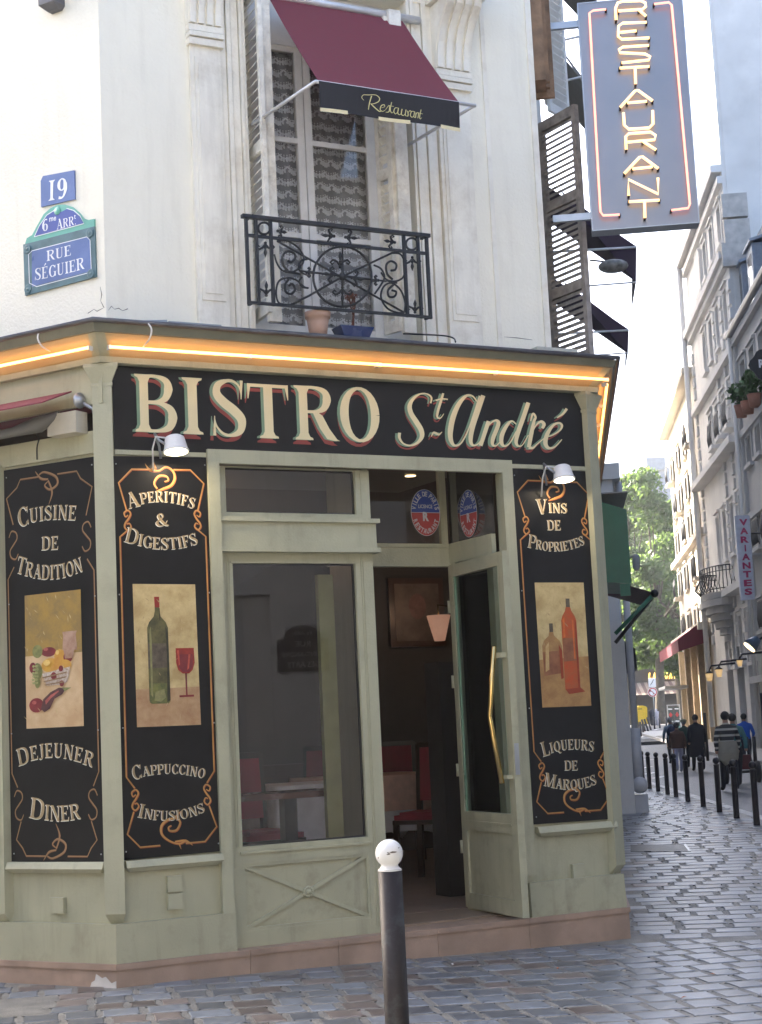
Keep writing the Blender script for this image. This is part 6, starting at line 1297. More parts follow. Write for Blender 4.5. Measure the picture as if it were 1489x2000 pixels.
o1, z1a = outd(1243, 487, 17.5); side_awning(17.5, z1a, o1, 0, "dark plum awning directly under the neon sign, upper of the two below it", dpm, z1a + .75, val=aty(1243, 487, 17.5).z - aty(1240, 555, 17.5).z)
o2, z2a = outd(1228, 648, 21.5); side_awning(21.5, z2a, o2, 0, "dark plum awning lower below the neon sign, just above the cornice neon", dpm, z2a + .8, val=aty(1228, 648, 21.5).z - aty(1222, 692, 21.5).z)
o3, z3a = outd(1150, 195, 16.2); side_awning(16.2, z3a, o3 + .1, 0, "pale grey awning seen from below left of the neon sign, lower one", gcv, z3a + .75, False, val=.05)
o4, z4a = outd(1160, 5, 16.2); side_awning(16.2, z4a + .2, o4 + .05, 0, "pale grey awning seen from below left of the neon sign, at the top edge", gcv, z4a + 1.0, False, val=.05)
for (xa, ya, xb, yb) in ((1080, 83, 1135, 71), (1086, 162, 1138, 150)):
    a_ = aty(xa - 8, ya + 2, 15.9); b_ = aty(xb + 20, yb - 5, 15.9); MB().tube([a_, b_], .012, 6).build("awning_pole", alu, nbr)
t = thing("dish_lamp", tuple(aty(1195, 545, 16.8)), "beige mottled dish lamp hanging under the dark plum awning", "lamp"); q = aty(1198, 520, 16.8)
MB().ball(q, .16, 16, 0, (1, .9, .42)).build("bowl", M("mottled_dish", (.20, .20, .19), .5, ns=14, na=.6), t); MB().tube([aty(1152, 508, 16.8), q + Vector((0, 0, .04))], .01, 6).build("arm", iron, t)
# green shop blind box, striped canopy with green arms
gb = thing("green_blind_box", tuple(RR.P(9.2, .3, 4.0)), "dark green shutter box projecting past the bistro's right corner", "awning box")
gm = M("green_paint_metal", (.015, .13, .075), .45, na=.1); gY = 21.6; dO, _ = outd(1228, 1060, gY); zt1 = aty(1226, 996, gY).z; zt0 = aty(1229, 1140, gY).z; s0 = (gY - B.y) / dR.y
mb = MB(); mb.hexa([RR.P(s0, -.02, zt0 + .05), RR.P(s0 + 1.9, -.02, zt0 + .05), RR.P(s0 + 1.9, dO, zt0), RR.P(s0, dO, zt0), RR.P(s0, -.02, zt1 + .22), RR.P(s0 + 1.9, -.02, zt1 + .22), RR.P(s0 + 1.9, dO, zt1), RR.P(s0, dO, zt1)]); mb.build("box", gm, gb)
mb = MB(); mb.box(RR, s0 - .01, s0 + .02, dO - .15, dO - .02, zt0 - .16, zt0); mb.build("side_plate", gm, gb); MB().box(RR, s0 - .02, s0 + 1.92, -.02, dO + .03, zt1 + .222, zt1 + .24).build("lid", M("grey_lid", (.25, .26, .25), .5), gb)
cn = thing("striped_canopy", tuple(RR.P(10, .5, 3.6)), "brown ribbed awning with green folding arms below the green box", "awning")
cY = 22.6; dT, zT = outd(1278, 1160, cY); s1_ = (cY - B.y) / dR.y; zW = zT + .32
brc = M("brown_ribbed_canvas", (.07, .035, .035), .8); brc2 = M("dark_brown_rib", (.035, .018, .02), .8)
mb = MB(); n_ = 18; 
for i in range(n_):
    a0_, a1_ = s1_ + 2.6 * i / n_, s1_ + 2.6 * (i + 1) / n_
    mb.hexa([RR.P(a0_, .0, zW), RR.P(a1_, .0, zW), RR.P(a1_, dT, zT), RR.P(a0_, dT, zT), RR.P(a0_, .0, zW + .01), RR.P(a1_, .0, zW + .01), RR.P(a1_, dT, zT + .01), RR.P(a0_, dT, zT + .01)], i % 2)
mb.build("canopy", [brc, brc2], cn)
q_ = aty(1202, 1238, cY); dq, zq = (q_ - B).dot(nR), q_.z
MB().tube([RR.P(s1_ + .02, dq, zq), RR.P(s1_ + .02, dT, zT)], .028, 8).build("arm", gm, cn); q_ = aty(1202, 1256, cY + .6); MB().tube([RR.P(s1_ + .6, (q_ - B).dot(nR), q_.z), RR.P(s1_ + .6, dT - .02, zT - .03)], .026, 8).build("arm", iron, cn)
MB().ball(RR.P(s1_, dT, zT), .06, 8).build("arm_joint", iron, cn); MB().tube([RR.P(s1_, dT, zT), RR.P(s1_ + 2.6, dT, zT)], .03, 8).build("front_bar", gm, cn)
q_ = aty(1240, 1280, 31); mb = MB(); mb.hexa([q_ + Vector(v) for v in ((-.25, 0, -.35), (.03, 0, -.28), (.03, 1.5, -.28), (-.25, 1.5, -.35), (-.25, 0, .35), (.02, 0, .12), (.02, 1.5, .12), (-.25, 1.5, .35))]); tag(mb.build("folded_awning", blackc), "small folded black awning low on the left row, past the white downpipe", "awning")
# lantern on wall far left row
t = thing("street_lantern", tuple(aty(1243, 1115, 30)), "grey street lantern on a bracket at left in front of the trees", "street lamp"); q_ = aty(1243, 1098, 30)
MB().lathe(q_ - Vector((0, 0, .16)), [(.03, 0), (.07, .06), (.07, .26), (.04, .30)], 12).build("lamp_head", M("lantern_grey", (.3, .3, .3), .5), t); MB().tube([q_ + Vector((0, 0, .1)), q_ + Vector((-.6, 0, .1))], .02, 6).build("bracket", steel, t)
mb = MB(); mb.box(RB, 70, 116, -3.2, -.4, -.3, 17); tag(mb.build("unseen_shade_building", rowm), "plain unseen building added at the far left to shade the road and square", "building")  # unseen block, height and depth shaped to shade the far street
# ================================================================== RIGHT SIDE BUILDINGS
def wallgrid(mb, fr, s0, s1, z0, z1, ops, dep=.28, mi=0):
    ss = sorted(set([s0, s1] + [o[0] for o in ops] + [o[1] for o in ops])); zs_ = sorted(set([z0, z1] + [o[2] for o in ops] + [o[3] for o in ops]))
    for a_, b_ in zip(ss, ss[1:]):
        for c_1, d_1 in zip(zs_, zs_[1:]):
            if any(o[0] - 1e-6 <= a_ and b_ <= o[1] + 1e-6 and o[2] - 1e-6 <= c_1 and d_1 <= o[3] + 1e-6 for o in ops): continue
            mb.quad(fr.P(a_, 0, c_1), fr.P(b_, 0, c_1), fr.P(b_, 0, d_1), fr.P(a_, 0, d_1), mi)
    for o in ops:
        P = fr.P
        mb.quad(P(o[0], 0, o[2]), P(o[1], 0, o[2]), P(o[1], -dep, o[2]), P(o[0], -dep, o[2]), mi); mb.quad(P(o[0], 0, o[3]), P(o[1], 0, o[3]), P(o[1], -dep, o[3]), P(o[0], -dep, o[3]), mi)
        mb.quad(P(o[0], 0, o[2]), P(o[0], 0, o[3]), P(o[0], -dep, o[3]), P(o[0], -dep, o[2]), mi); mb.quad(P(o[1], 0, o[2]), P(o[1], 0, o[3]), P(o[1], -dep, o[3]), P(o[1], -dep, o[2]), mi)
farglass = M("far_window_glass", (.03, .035, .04), .12, spec=1, ns=.5, na=.3)
farframe = M("far_window_frame", (.40, .40, .40), .6)
stoneA = M("grey_paris_stone", (.47, .46, .44), .85, ns=.6, na=.10, bump=.1, bs=8, stain=.45, scol=(.42, .41, .39), ss=.6)
stoneB = M("pale_paris_stone", (.70, .68, .64), .85, ns=.6, na=.10, bump=.1, bs=8, stain=.45, scol=(.5, .47, .43), ss=.7)
stoneC = M("cream_paris_stone", (.60, .55, .46), .85, ns=.6, na=.08, stain=.3, scol=(.42, .37, .30), ss=.8)  # even cream stone colour
slate = M("zinc_roof", (.20, .23, .27), .4, .3, ns=2)
darksh = M("dark_shutter", (.10, .10, .10), .7)
def rwindow(par, fr, o, arch=False, dep=.28, sill=True, bal=False, shut=False, surround=True, mat=stoneA):
    s0, s1, z0, z1 = o; w_ = s1 - s0
    mb = MB()
    for a_, b_, c_1, d_1 in ((s0, s0 + .07, z0, z1), (s1 - .07, s1, z0, z1), (s0 + .07, s1 - .07, z1 - .08, z1), (s0 + .07, s1 - .07, z0, z0 + .12), ((s0 + s1) / 2 - .05, (s0 + s1) / 2 + .05, z0 + .12, z1 - .08), (s0 + .07, s1 - .07, z0 + (z1 - z0) * .62, z0 + (z1 - z0) * .65)): mb.box(fr, a_, b_, -dep, -dep + .06 - (.01 if c_1 > z0 + 1 and a_ > s0 else 0), c_1, d_1)
    win = mb.build("window", farframe, par)
    MB().quad(fr.P(s0, -dep + .01, z0), fr.P(s1, -dep + .01, z0), fr.P(s1, -dep + .01, z1), fr.P(s0, -dep + .01, z1)).build("pane", farglass, win)
    mb = MB(); e = .16
    if surround: mb.box(fr, s0 - e, s0 - .002, 0.001, .05, z0, z1 + e); mb.box(fr, s1 + .002, s1 + e, 0.001, .05, z0, z1 + e); mb.box(fr, s0 - .002, s1 + .002, 0.001, .052, z1 + .002, z1 + e); mb.box(fr, s0 - e - .05, s1 + e + .05, 0.001, .13, z1 + e + .002, z1 + e + .09)
    if sill: mb.box(fr, s0 - e, s1 + e, 0.001, .16, z0 - .14, z0 - .002)
    if arch:
        n_ = 8; r = w_ / 2
        for e_ in (0, 1):
            pts = [((s0 if not e_ else s1), z1)] + [((s0 + s1) / 2 + (-1 if not e_ else 1) * r * math.cos(R_(90 * i / n_)), z1 - r * .9 + r * .9 * math.sin(R_(90 * i / n_))) for i in range(n_ + 1)]
            mb.prism([fr.P(a_, -dep + .07, z_) for a_, z_ in pts], fr.n * (dep - .075))
    if mb.v: mb.build("surround", mat, win)
    if bal:
        mb = MB(); mb.box(fr, s0 - .15, s1 + .15, .0, .42, z0 - .22, z0 - .08, 1)
        for z_ in (z0 - .05, z0 + .85): mb.box(fr, s0 - .12, s1 + .12, .36, .40, z_, z_ + .04)
        k = s0 - .1
        while k < s1 + .12: mb.tube([fr.P(k, .38, z0 - .05), fr.P(k + .05, .42, z0 + .3), fr.P(k, .38, z0 + .86)], .014, 4); k += .13
        mb.build("balcony", [iron, mat], par)
    if shut:
        for a_ in (s0 - w_ * .55, s1 + .03): MB().box(fr, a_, a_ + w_ * .5, .06, .10, z0, z1).build("shutter", darksh, par)
def zS(x, y, fr=S): return fr.un(x, y)[1]
def sS(x, y, fr=S): return fr.un(x, y)[0]
# building 1 (nearest)
j12 = sS(1437, 690); zg1_ = zS(1450, 628)
b1 = thing("stone_building", tuple(S.P(0, 0, 0)), "grey stone building nearest on the right, carrying the Variantes sign and a long gutter", "building")
ops = []; bays1 = []
sa1, sb1 = sorted((sS(1447, 710), sS(1457, 710))); sa2, sb2 = sorted((sS(1466, 700), sS(1476, 700))); stp = sa1 - sa2
fl1 = [(zS(1465, 742), zS(1465, 684)), (zS(1465, 908), zS(1465, 850)), (zS(1467, 1085), zS(1467, 1018)), (zS(1460, 1242), zS(1460, 1190))]
for k in range(-1, 12):
    a_ = sa1 - stp * k
    if a_ > j12 - .8: continue
    for f, (z0, z1) in enumerate(fl1): ops.append((a_, a_ + (sb1 - sa1), z0, z1, f))
shopo = [(j12 - 3.2, j12 - 1.2, .15, 3.6), (-3.6, 1.8, .25, 3.4), (-9, -4.2, .25, 3.4)]
shopo = [(a_, b_, c_1, d_1) for a_, b_, c_1, d_1 in shopo if b_ < j12]
mb = MB(); wallgrid(mb, S, -50, j12, -1, zg1_, [o[:4] for o in ops] + shopo); mb.build("wall", stoneA, b1)
mb = MB(); mb.box(S, -50, j12 - .02, -12, -.8, zg1_, zg1_ + 3.2); mb.box(S, -50, j12, -12, -.3, -1, .2); mb.build("mansard_roof", slate, b1)
mb = MB(); mb.tube([S.P(-50, .22, zg1_), S.P(j12 + .1, .22, zg1_)], .14, 8); mb.build("gutter", zinc, b1)
mb = MB()
for z_, w_ in ((zg1_ - .35, .18), (zS(1470, 828), .14), (zS(1489, 1000), .30), (zS(1489, 1335 - 8), .4)): mb.box(S, -50, j12, .001, w_, z_ - .12, z_ + .12)
mb.box(S, j12 - .5, j12 - .05, .002, .12, 0, zg1_ - .5); mb.build("string_course", stoneA, b1)
mb = MB(); mb.tube([S.P(j12 - .2, .22, zg1_), S.P(j12 - .2, .22, .3)], .08, 8); mb.build("downpipe", stoneB, b1)
for o in ops: rwindow(b1, S, o[:4], arch=(o[4] in (1, 3)), bal=(o[4] == 2 or (o[4] == 3 and o[0] < sa1 - stp * .5)), mat=stoneA)
for o in shopo:
    MB().quad(S.P(o[0], -.26, o[2]), S.P(o[1], -.26, o[2]), S.P(o[1], -.26, o[3]), S.P(o[0], -.26, o[3])).build("shop_window", M("glowing_shop_glass", (.02, .03, .035), .08, spec=1, emit=.25, ecol=(.5, .45, .3), ns=1, na=.6), b1)  # warm indoor light put into the panes as a faint glow
mb = MB(); zc = zS(1480, 1350); mb.box(S, -12, j12 - 1.6, .0, .30, zc - .1, zc + 1.4); mb.build("shop_fascia", M("sage_grey_fascia", (.24, .26, .22), .6), b1)
for k in range(4): MB().box(S, j12 - 1.2 - k * 3.1, j12 - .85 - k * 3.1, .001, .12, 0, 3.7).build("shop_pilaster", stoneA, b1)
MB().box(S, -1.9, -1.7, -.2, .14, .2, 3.4).build("shop_post", M("blue_black_post", (.03, .04, .07), .5), b1)
for k in (0, 1):
    a_ = sS(1430 + k * 22, 600); mb = MB(); zb_ = zg1_ + .15; mb.box(S, a_ - .7, a_ + .7, -1.2, -.35, zb_, zb_ + 2.4); mb.hexa([S.P(a_ - .9, -.25, zb_ + 2.4), S.P(a_ + .9, -.25, zb_ + 2.4), S.P(a_ + .9, -2.2, zb_ + 2.9), S.P(a_ - .9, -2.2, zb_ + 2.9), S.P(a_ - .9, -.25, zb_ + 2.5), S.P(a_ + .9, -.25, zb_ + 2.5), S.P(a_ + .9, -2.2, zb_ + 3.0), S.P(a_ - .9, -2.2, zb_ + 3.0)]); mb.build("dormer", M("blue_zinc_dormer", (.26, .30, .36), .5, .2), b1)
    MB().quad(S.P(a_ - .45, -.34, zb_ + .4), S.P(a_ + .45, -.34, zb_ + .4), S.P(a_ + .45, -.34, zb_ + 2.1), S.P(a_ - .45, -.34, zb_ + 2.1)).build("dormer_window", farglass, b1)
# building 2
j23 = sS(1374, 1000); zc2 = zS(1375, 420) ; 
b2_ = thing("tall_stone_building", tuple(S.P(j12, 0, 0)), "tall pale building with a big blank gable wall and long cornices, second on the right", "building")
bw = sS(1389, 690) - sS(1393, 690); bays = [sS(x, 680) for x in (1378, 1392, 1407, 1425)]
wB = (sS(1380, 680) - sS(1386, 680)); wB = abs(wB)
fl2 = [(zS(1400, 500), zS(1400, 415)), (zS(1398, 695), zS(1398, 605)), (zS(1398, 880), zS(1398, 795)), (zS(1398, 1110), zS(1398, 1015)), (zS(1400, 1310), zS(1400, 1225))]
ops = []
for f, (z0, z1) in enumerate(fl2):
    for a_ in bays:
        if a_ - wB / 2 < j12 + .3 or a_ + wB / 2 > j23 - .2: continue
        ops.append((a_ - wB * .5, a_ + wB * .5, z0, z1, f))
for k in range(3): ops.append((j12 + 1.0 + k * 3.2, j12 + 3.0 + k * 3.2, .1, 4.2, 9))
zc2 = max(zc2, fl2[0][1] + 1.0)
mb = MB(); wallgrid(mb, S, j12, j23, -1, zc2, [o[:4] for o in ops]); mb.quad(S.P(j12, 0, -1), S.P(j12, -14, -1), S.P(j12, -14, 33), S.P(j12, -0, 33)); 
mb.build("wall", stoneB, b2_)
mb = MB(); mb.box(S, j12 - .03, j12 + 1.4, -14, -.15, zg1_ - 1, 45); mb.build("gable_wall", stoneB, b2_)
mb = MB()
for (x, y, h_) in ((1432, 405, .9), (1437, 455, .9), (1433, 500, .9)):
    s_ = j12 - .04; q_ = S.un(x, y)
    c_2 = hitplane(x, y, S.P(j12 - .03, 0, 0), S.t); dd_ = (c_2 - S.O).dot(S.n); mb.box(S, s_ - .30, s_, dd_ - .5, dd_ + .45, c_2.z - .45, c_2.z + .45)
mb.build("bonding_stones", M("rough_stone", (.45, .42, .38), .9, bump=.5, bs=6, ns=3, na=.2), b2_)
mb = MB()
for z_, w_ in ((zc2, .40), (zc2 - .45, .2), (zS(1400, 545), .35), (zS(1400, 560), .2), (zS(1398, 745), .25), (zS(1398, 920), .5), (zS(1398, 1180), .5)): mb.box(S, j12 + .01, j23 - .01, .001, w_, z_ - .14, z_ + .14)
z_ = zg1_
for a_ in (j12 + .2, (bays[1] + bays[2]) / 2, (bays[2] + bays[3]) / 2, j23 - .5):
    zq_ = 4.6
    while zq_ < fl2[1][1]:
        mb.box(S, a_ - .25, a_ + .25, .001, .09, zq_, zq_ + .42); zq_ += .55
mb.build("cornice", stoneB, b2_)
MB().tube([S.P(j23 - .1, .3, zc2), S.P(j23 - .1, .3, 1.0)], .12, 8).build("downpipe", stoneB, b2_)
MB().box(S, (bays[1] + bays[0]) / 2, (bays[1] + bays[0]) / 2 + 1.6, -.6, .15, zc2 - 3.4, zc2 - 1.0).build("roof_pediment", stoneB, b2_)
for o in ops:
    if o[4] == 9: MB().quad(S.P(o[0], -.26, o[2]), S.P(o[1], -.26, o[2]), S.P(o[1], -.26, o[3]), S.P(o[0], -.26, o[3])).build("shop_window", M("dark_shop_glass", (.012, .012, .016), .4, ns=.5, na=.5, spec=.3), b2_)
    else: rwindow(b2_, S, o[:4], arch=o[4] in (1, 2, 3, 4), bal=(o[4] == 2 and o[0] < bays[1]), mat=stoneB)
# curved balcony with corbel
cbz = zS(1405, 1176); ca_, cb_ = sS(1433, 1176), sS(1379, 1176); m0 = (ca_ + cb_) / 2 - 0; hw = abs(cb_ - ca_) / 2
cb = thing("curved_balcony", tuple(S.P(m0, .5, cbz)), "curved iron balcony on a carved stone corbel on the right side of the street", "balcony")
hw = min(hw, 2.6); cs = sS(1418, 1150)
ring_ = [S.P(cs + hw * math.cos(R_(a)), 1.0 * math.sin(R_(a)), 0) for a in range(0, 181, 15)]
mb = MB(); mb.prism([V3(p, cbz - .12) for p in ring_], Vector((0, 0, .25))); 
for k in range(6):
    f = 1 - k * .16; mb.prism([V3(S.P(cs, 0, 0) + (p - S.P(cs, 0, 0)) * f, cbz - .13 - (k + 1) * .28) for p in ring_], Vector((0, 0, .275)))
mb.build("corbel", stoneA, cb)
mb = MB(); up = [V3(p, cbz + 1.15) for p in ring_]; mb.tube(up, .03, 5); mb.tube([V3(p, cbz + .25) for p in ring_], .025, 5); mb.tube([V3(p, cbz + .95) for p in ring_], .02, 5)
for i in range(0, len(ring_) * 2 - 1):
    a_ = R_(i * 7.5); o_ = lambda k: S.P(cs + hw * k * math.cos(a_), 1.0 * k * math.sin(a_), 0)
    mb.tube([V3(o_(1), cbz + .15), V3(o_(1.22), cbz + .4), V3(o_(1.0), cbz + .8), V3(o_(1.0), cbz + 1.15)], .022, 4)
mb.build("balustrade", iron, cb)
# building 3 turned towards the sun
O3 = S.P(j23, .0, 0); t3 = dirv(R_(5.8)); S3 = Fr(O3, t3, Vector((-t3.y, t3.x, 0)))
b3 = thing("sunlit_building", tuple(O3), "cream building farthest on the right with sunlit front, dark shutters and a maroon awning", "building")
e3 = S3.un(1321, 1100)[0]; zt3 = S3.un(1343, 750)[1]; ops = []
for (y0, y1) in ((868, 815), (968, 912), (1052, 1000), (1145, 1092), (1238, 1196)):
    z0, z1 = S3.un(1352, y0)[1], S3.un(1352, y1)[1]
    nb_ = 4
    for k in range(nb_):
        c_3 = e3 * (k + .6) / (nb_ + .2); ops.append((c_3 - .55, c_3 + .55, z0, z1))
shp = [(e3 * .08, e3 * .40, .5, 4.6), (e3 * .5, e3 * .9, .6, 4.6)]
mb = MB(); wallgrid(mb, S3, 0, e3, -1, zt3, ops + shp); mb.quad(S3.P(e3, 0, -1), S3.P(e3, -10, -1), S3.P(e3, -10, zt3), S3.P(e3, 0, zt3)); mb.build("wall", stoneC, b3)
mb = MB(); mb.box(S3, 0, e3, -10, -.4, zt3, zt3 + 2.6); mb.build("roof", slate, b3)
mb = MB()
for z_, w_ in ((zt3, .5), (S3.un(1352, 1010 + 45)[1] - .3, .3), (S3.un(1352, 1245)[1], .6)): mb.box(S3, 0.01, e3 + .1, .001, w_, z_ - .15, z_ + .15)
mb.build("cornice", stoneC, b3)
for i, o in enumerate(ops): rwindow(b3, S3, o, bal=(i % 3 == 0), shut=True, mat=stoneC)
for o in shp: MB().quad(S3.P(o[0], -.26, o[2]), S3.P(o[1], -.26, o[2]), S3.P(o[1], -.26, o[3]), S3.P(o[0], -.26, o[3])).build("shop_window", M("dark_shop_glass", (.015, .015, .02), .15), b3)
for k in range(5): MB().box(S3, e3 * (.05 + k * .22), e3 * (.05 + k * .22) + .5, .002, .3, 0, 5.0).build("shop_pilaster", M("beige_shop_panel", (.50, .38, .24), .6), b3)
za = S3.un(1352, 1235)[1]; zb2 = S3.un(1352, 1268)[1]; ma = thing("maroon_awning", tuple(S3.P(2, .5, zb2)), "maroon shop awning on the far cream building", "awning")
mb = MB(); mb.hexa([S3.P(.5, .31, za), S3.P(e3 * .8, .31, za), S3.P(e3 * .8, 1.5, zb2), S3.P(.5, 1.5, zb2), S3.P(.5, .31, za + .02), S3.P(e3 * .8, .31, za + .02), S3.P(e3 * .8, 1.52, zb2 + .02), S3.P(.5, 1.52, zb2 + .02)]); mb.quad(S3.P(.5, 1.5, zb2), S3.P(e3 * .8, 1.5, zb2), S3.P(e3 * .8, 1.48, zb2 - .5), S3.P(.5, 1.48, zb2 - .5)); mb.poly([S3.P(.5, .32, za), S3.P(.5, 1.5, zb2), S3.P(.5, 1.48, zb2 - .5), S3.P(.5, .32, za - 1)]); mb.build("canopy", burg, ma)
q_ = S3.un(1348, 1345); mb = MB(); mb.box(S3, q_[0] - 3, q_[0] + 2.5, .3, 1.5, q_[1], q_[1] + .15); tag(mb.build("glass_canopy", M("pale_canopy", (.5, .5, .48), .4)), "thin pale canopy over the far shop door, under the maroon awning", "canopy")
# shop signs, lanterns on the right
def qS(x, y, d=0): s_, z_ = S.un(x, y, d); return S.P(s_, d, z_)
vs0 = aty(1450, 1090, 53); VF = Fr(Vector((vs0.x, 53, 0)), nS * -1, dS * -1)
vx = [VF.un(x, y) for x, y in ((1435, 1007), (1464, 1006), (1475, 1170), (1448, 1172))]
vt = thing("vertical_shop_sign", tuple(VF.P(vx[2][0], 0, vx[2][1])), "tall white sign with red vertical capitals reading Variantes", "sign")
mb = MB(); mb.prism([VF.P(a_, 0, z_) for a_, z_ in vx], dS * .25); mb.build("board", M("white_sign_board", (.55, .55, .62), .4), vt); mb = MB()
vq = quadmap(vx)
for i, ch in enumerate("VARIANTES"):
    v0, v1 = .045 + i * .103, .045 + i * .103 + .078; w_ = .10 if ch == 'I' else .56
    sans(mb, ch, lambda p, v0=v0, v1=v1, w_=w_: vq(.56 + (p[0] - .5) * w_, v1 - (v1 - v0) * p[1]), lambda q_, dd: VF.P(q_[0], .02, q_[1]), 0, 0, .045)
mb.build("lettering", M("magenta_red", (.42, .02, .10), .5), vt)
MB().tube([VF.P(vx[1][0], .0, vx[1][1] - .6), VF.P(vx[1][0] + 1.5, .0, vx[1][1] - .6)], .03, 6).build("bracket", iron, vt)
rs_ = aty(1486, 712, 50); t = thing("hanging_sign", tuple(rs_), "black lobed hanging sign with a white letter R at the right edge", "sign")
mb = MB(); mb.prism([rs_ + Vector((.32 * (1 + .18 * math.cos(4 * a_)) * math.cos(a_), 0, .42 * (1 + .12 * math.cos(4 * a_)) * math.sin(a_))) for a_ in [i * .314 for i in range(20)]], Vector((0, .06, 0))); mb.build("board", iron, t)
mb = MB(); sans(mb, "R", lambda p: (p[0] * .2 - .06, p[1] * .26 - .1), lambda q_, dd: rs_ + Vector((q_[0], -.01, q_[1])), 0, 0, .04); mb.build("lettering", paintw, t); MB().tube([rs_ + Vector((0, .03, .45)), rs_ + Vector((1.2, .03, .5))], .03, 6).build("bracket", iron, t)
def lantern(x, y, Y, r, label):
    q_ = aty(x, y, Y); t = thing("street_lantern", tuple(q_), label, "lantern", "glowing lanterns on the right facades")
    MB().lathe(q_ - Vector((0, 0, r * 1.2)), [(r * .55, 0), (r, r * 1.9)], 8).build("glass_body", M("lantern_glass", (.5, .45, .3), .3, emit=.10, ecol=(1, .62, .25)), t)
    MB().lathe(q_ + Vector((0, 0, r * .7)), [(r * 1.15, 0), (r * .2, r * .7)], 8).build("cap", iron, t); MB().ball(q_, r * .5, 8).build("bulb", lampe, t); mb = MB(); mb.tube([q_ + Vector((0, 0, r * 1.3)), q_ + Vector((.1, 0, r * 2.6)), q_ + Vector((1.0, 0, r * 3.0))], .035, 6); mb.build("bracket", iron, t)
lantern(1386, 1321, 62, .15, "glowing four sided lantern, leftmost on the right facades"); lantern(1404.5, 1313, 58, .14, "glowing four sided lantern beside the leftmost one, slightly higher"); lantern(1445, 1294, 52, .10, "small round glowing lantern, rightmost, near the green grey fascia")
for i, (x, y) in enumerate(((1466, 1262),)):
    q_ = aty(x, y, 50); t = thing("spotlight", tuple(q_), "blue black shop spotlight on an arm over the right hand fascia", "spotlight"); MB().tube([q_, q_ + Vector((.25, 0, .22))], [.24, .12], 10).build("lamp_housing", M("blue_black_paint", (.04, .09, .15), .35), t); MB().tube([q_ + Vector((.1, 0, .1)), q_ + Vector((1.2, .5, .6))], .04, 6).build("arm", iron, t); MB().tube([q_ - Vector((.02, 0, .02)), q_ - Vector((.05, 0, .05))], .2, 10).build("lens", lampe, t)
# flower pots on sills
leafm = M("potted_green_leaf", (.05, .12, .03), .6, isl=.4)
def leafblob(mb, c, r, n, sz, rnd, sc=(1, 1, 1), mi=0):
    for _ in range(n):
        v = Vector((rnd.gauss(0, 1), rnd.gauss(0, 1), rnd.gauss(0, 1))).normalized() * r * rnd.random() ** .4; p = c + Vector((v.x * sc[0], v.y * sc[1], v.z * sc[2]))
        a_ = Vector((rnd.gauss(0, 1), rnd.gauss(0, 1), rnd.gauss(0, 1))).normalized() * sz * rnd.uniform(.6, 1.2); b_ = a_.orthogonal().normalized() * sz * rnd.uniform(.4, .7); mb.add([p - a_, p + b_, p + a_, p - b_], [(0, 1, 2, 3)], mi)
for i, (x, y, r) in enumerate(((1447, 786, .42), (1473, 764, .45), (1460, 778, .3))):
    q_ = qS(x, y, .25); rnd = random.Random(i); t = thing("window_plant", tuple(q_), ["bushy potted plant on the sill, left of the three on the grey building", "bushy potted plant on the sill, right of the three on the grey building", "small potted plant between two larger ones on the grey building's sill"][i], "plant", "plants on a window sill")
    mb = MB(); leafblob(mb, q_ + Vector((0, 0, .3)), r, 160, .16, rnd); mb.build("foliage", leafm, t); MB().lathe(q_ - Vector((0, 0, .55)), [(.18, 0), (.26, .45)], 10).build("pot", M("terracotta", (.35, .15, .09), .8), t)
# ================================================================== SQUARE AT THE END: TREES, CAFE, POST BOX, SIGNS
leafA = M("tree_leaf", (.060, .11, .040), .55, ns=.25, na=.35, isl=.45, spec=.3)  # one leaf colour shared by every tree
for lm in (leafA,):
    b = lm.node_tree.nodes["Principled BSDF"]; b.inputs["Transmission Weight"].default_value = 0
    N = lm.node_tree.nodes; K = lm.node_tree.links; out = N["Material Output"]; tr = N.new("ShaderNodeBsdfTranslucent"); tr.inputs[0].default_value = (.17, .27, .06, 1); mx = N.new("ShaderNodeMixShader"); mx.inputs[0].default_value = .4
    K.new(b.outputs[0], mx.inputs[1]); K.new(tr.outputs[0], mx.inputs[2]); K.new(mx.outputs[0], out.inputs[0])
bark = M("grey_bark", (.09, .075, .055), .9, ns=3, na=.3, bump=.4, bs=10)
def tree(x, ybase, Y, topy, rad, label, seed, nl=9000, lowy=None):
    rnd = random.Random(seed); base = aty(x, ybase, Y); zb_ = G(base.x, Y); top = aty(x, topy, Y).z; base = Vector((base.x, Y, zb_)); Ht = top - zb_
    t = thing("plane_tree", tuple(base), label, "tree", "trees on the square at the end of the street")
    mb = MB(); mid = base + Vector((rnd.uniform(-.4, .4), 0, Ht * .35)); mb.tube([base - Vector((0, 0, .3)), base + Vector((0, 0, 1)), mid, mid + Vector((.2, 0, Ht * .25))], [.55, .42, .34, .2], 10)
    cl = []
    for k in range(34):
        a_ = rnd.uniform(0, 6.28); h_ = rnd.uniform(.25, .97); rr_ = rad * math.sin(math.pi * min(.98, (h_ - .12) / .9)) ** .6 * rnd.uniform(.25, 1); c = base + Vector((rr_ * math.cos(a_), rr_ * math.sin(a_), Ht * h_)); cl.append((c, rad * rnd.uniform(.2, .38)))
        if k % 3 == 0: mb.tube([mid + Vector((0, 0, rnd.uniform(-1, 3))), (mid + c) / 2 + Vector((0, 0, .4)), c], [.14, .09, .03], 5)
    mb.build("trunk", bark, t)
    mb = MB()
    for c, r in cl: leafblob(mb, c, r, nl // 34, .26, rnd, (1, 1, .72))
    mb.build("crown", leafA, t); return t
tree(1232, 1400, 146, 928, 4.6, "leafy green tree at the left of the square, just beyond the white downpipe", 1)
tree(1291, 1405, 138, 925, 4.8, "tallest leafy tree with its trunk in front of the cafe sign", 2, 14000)
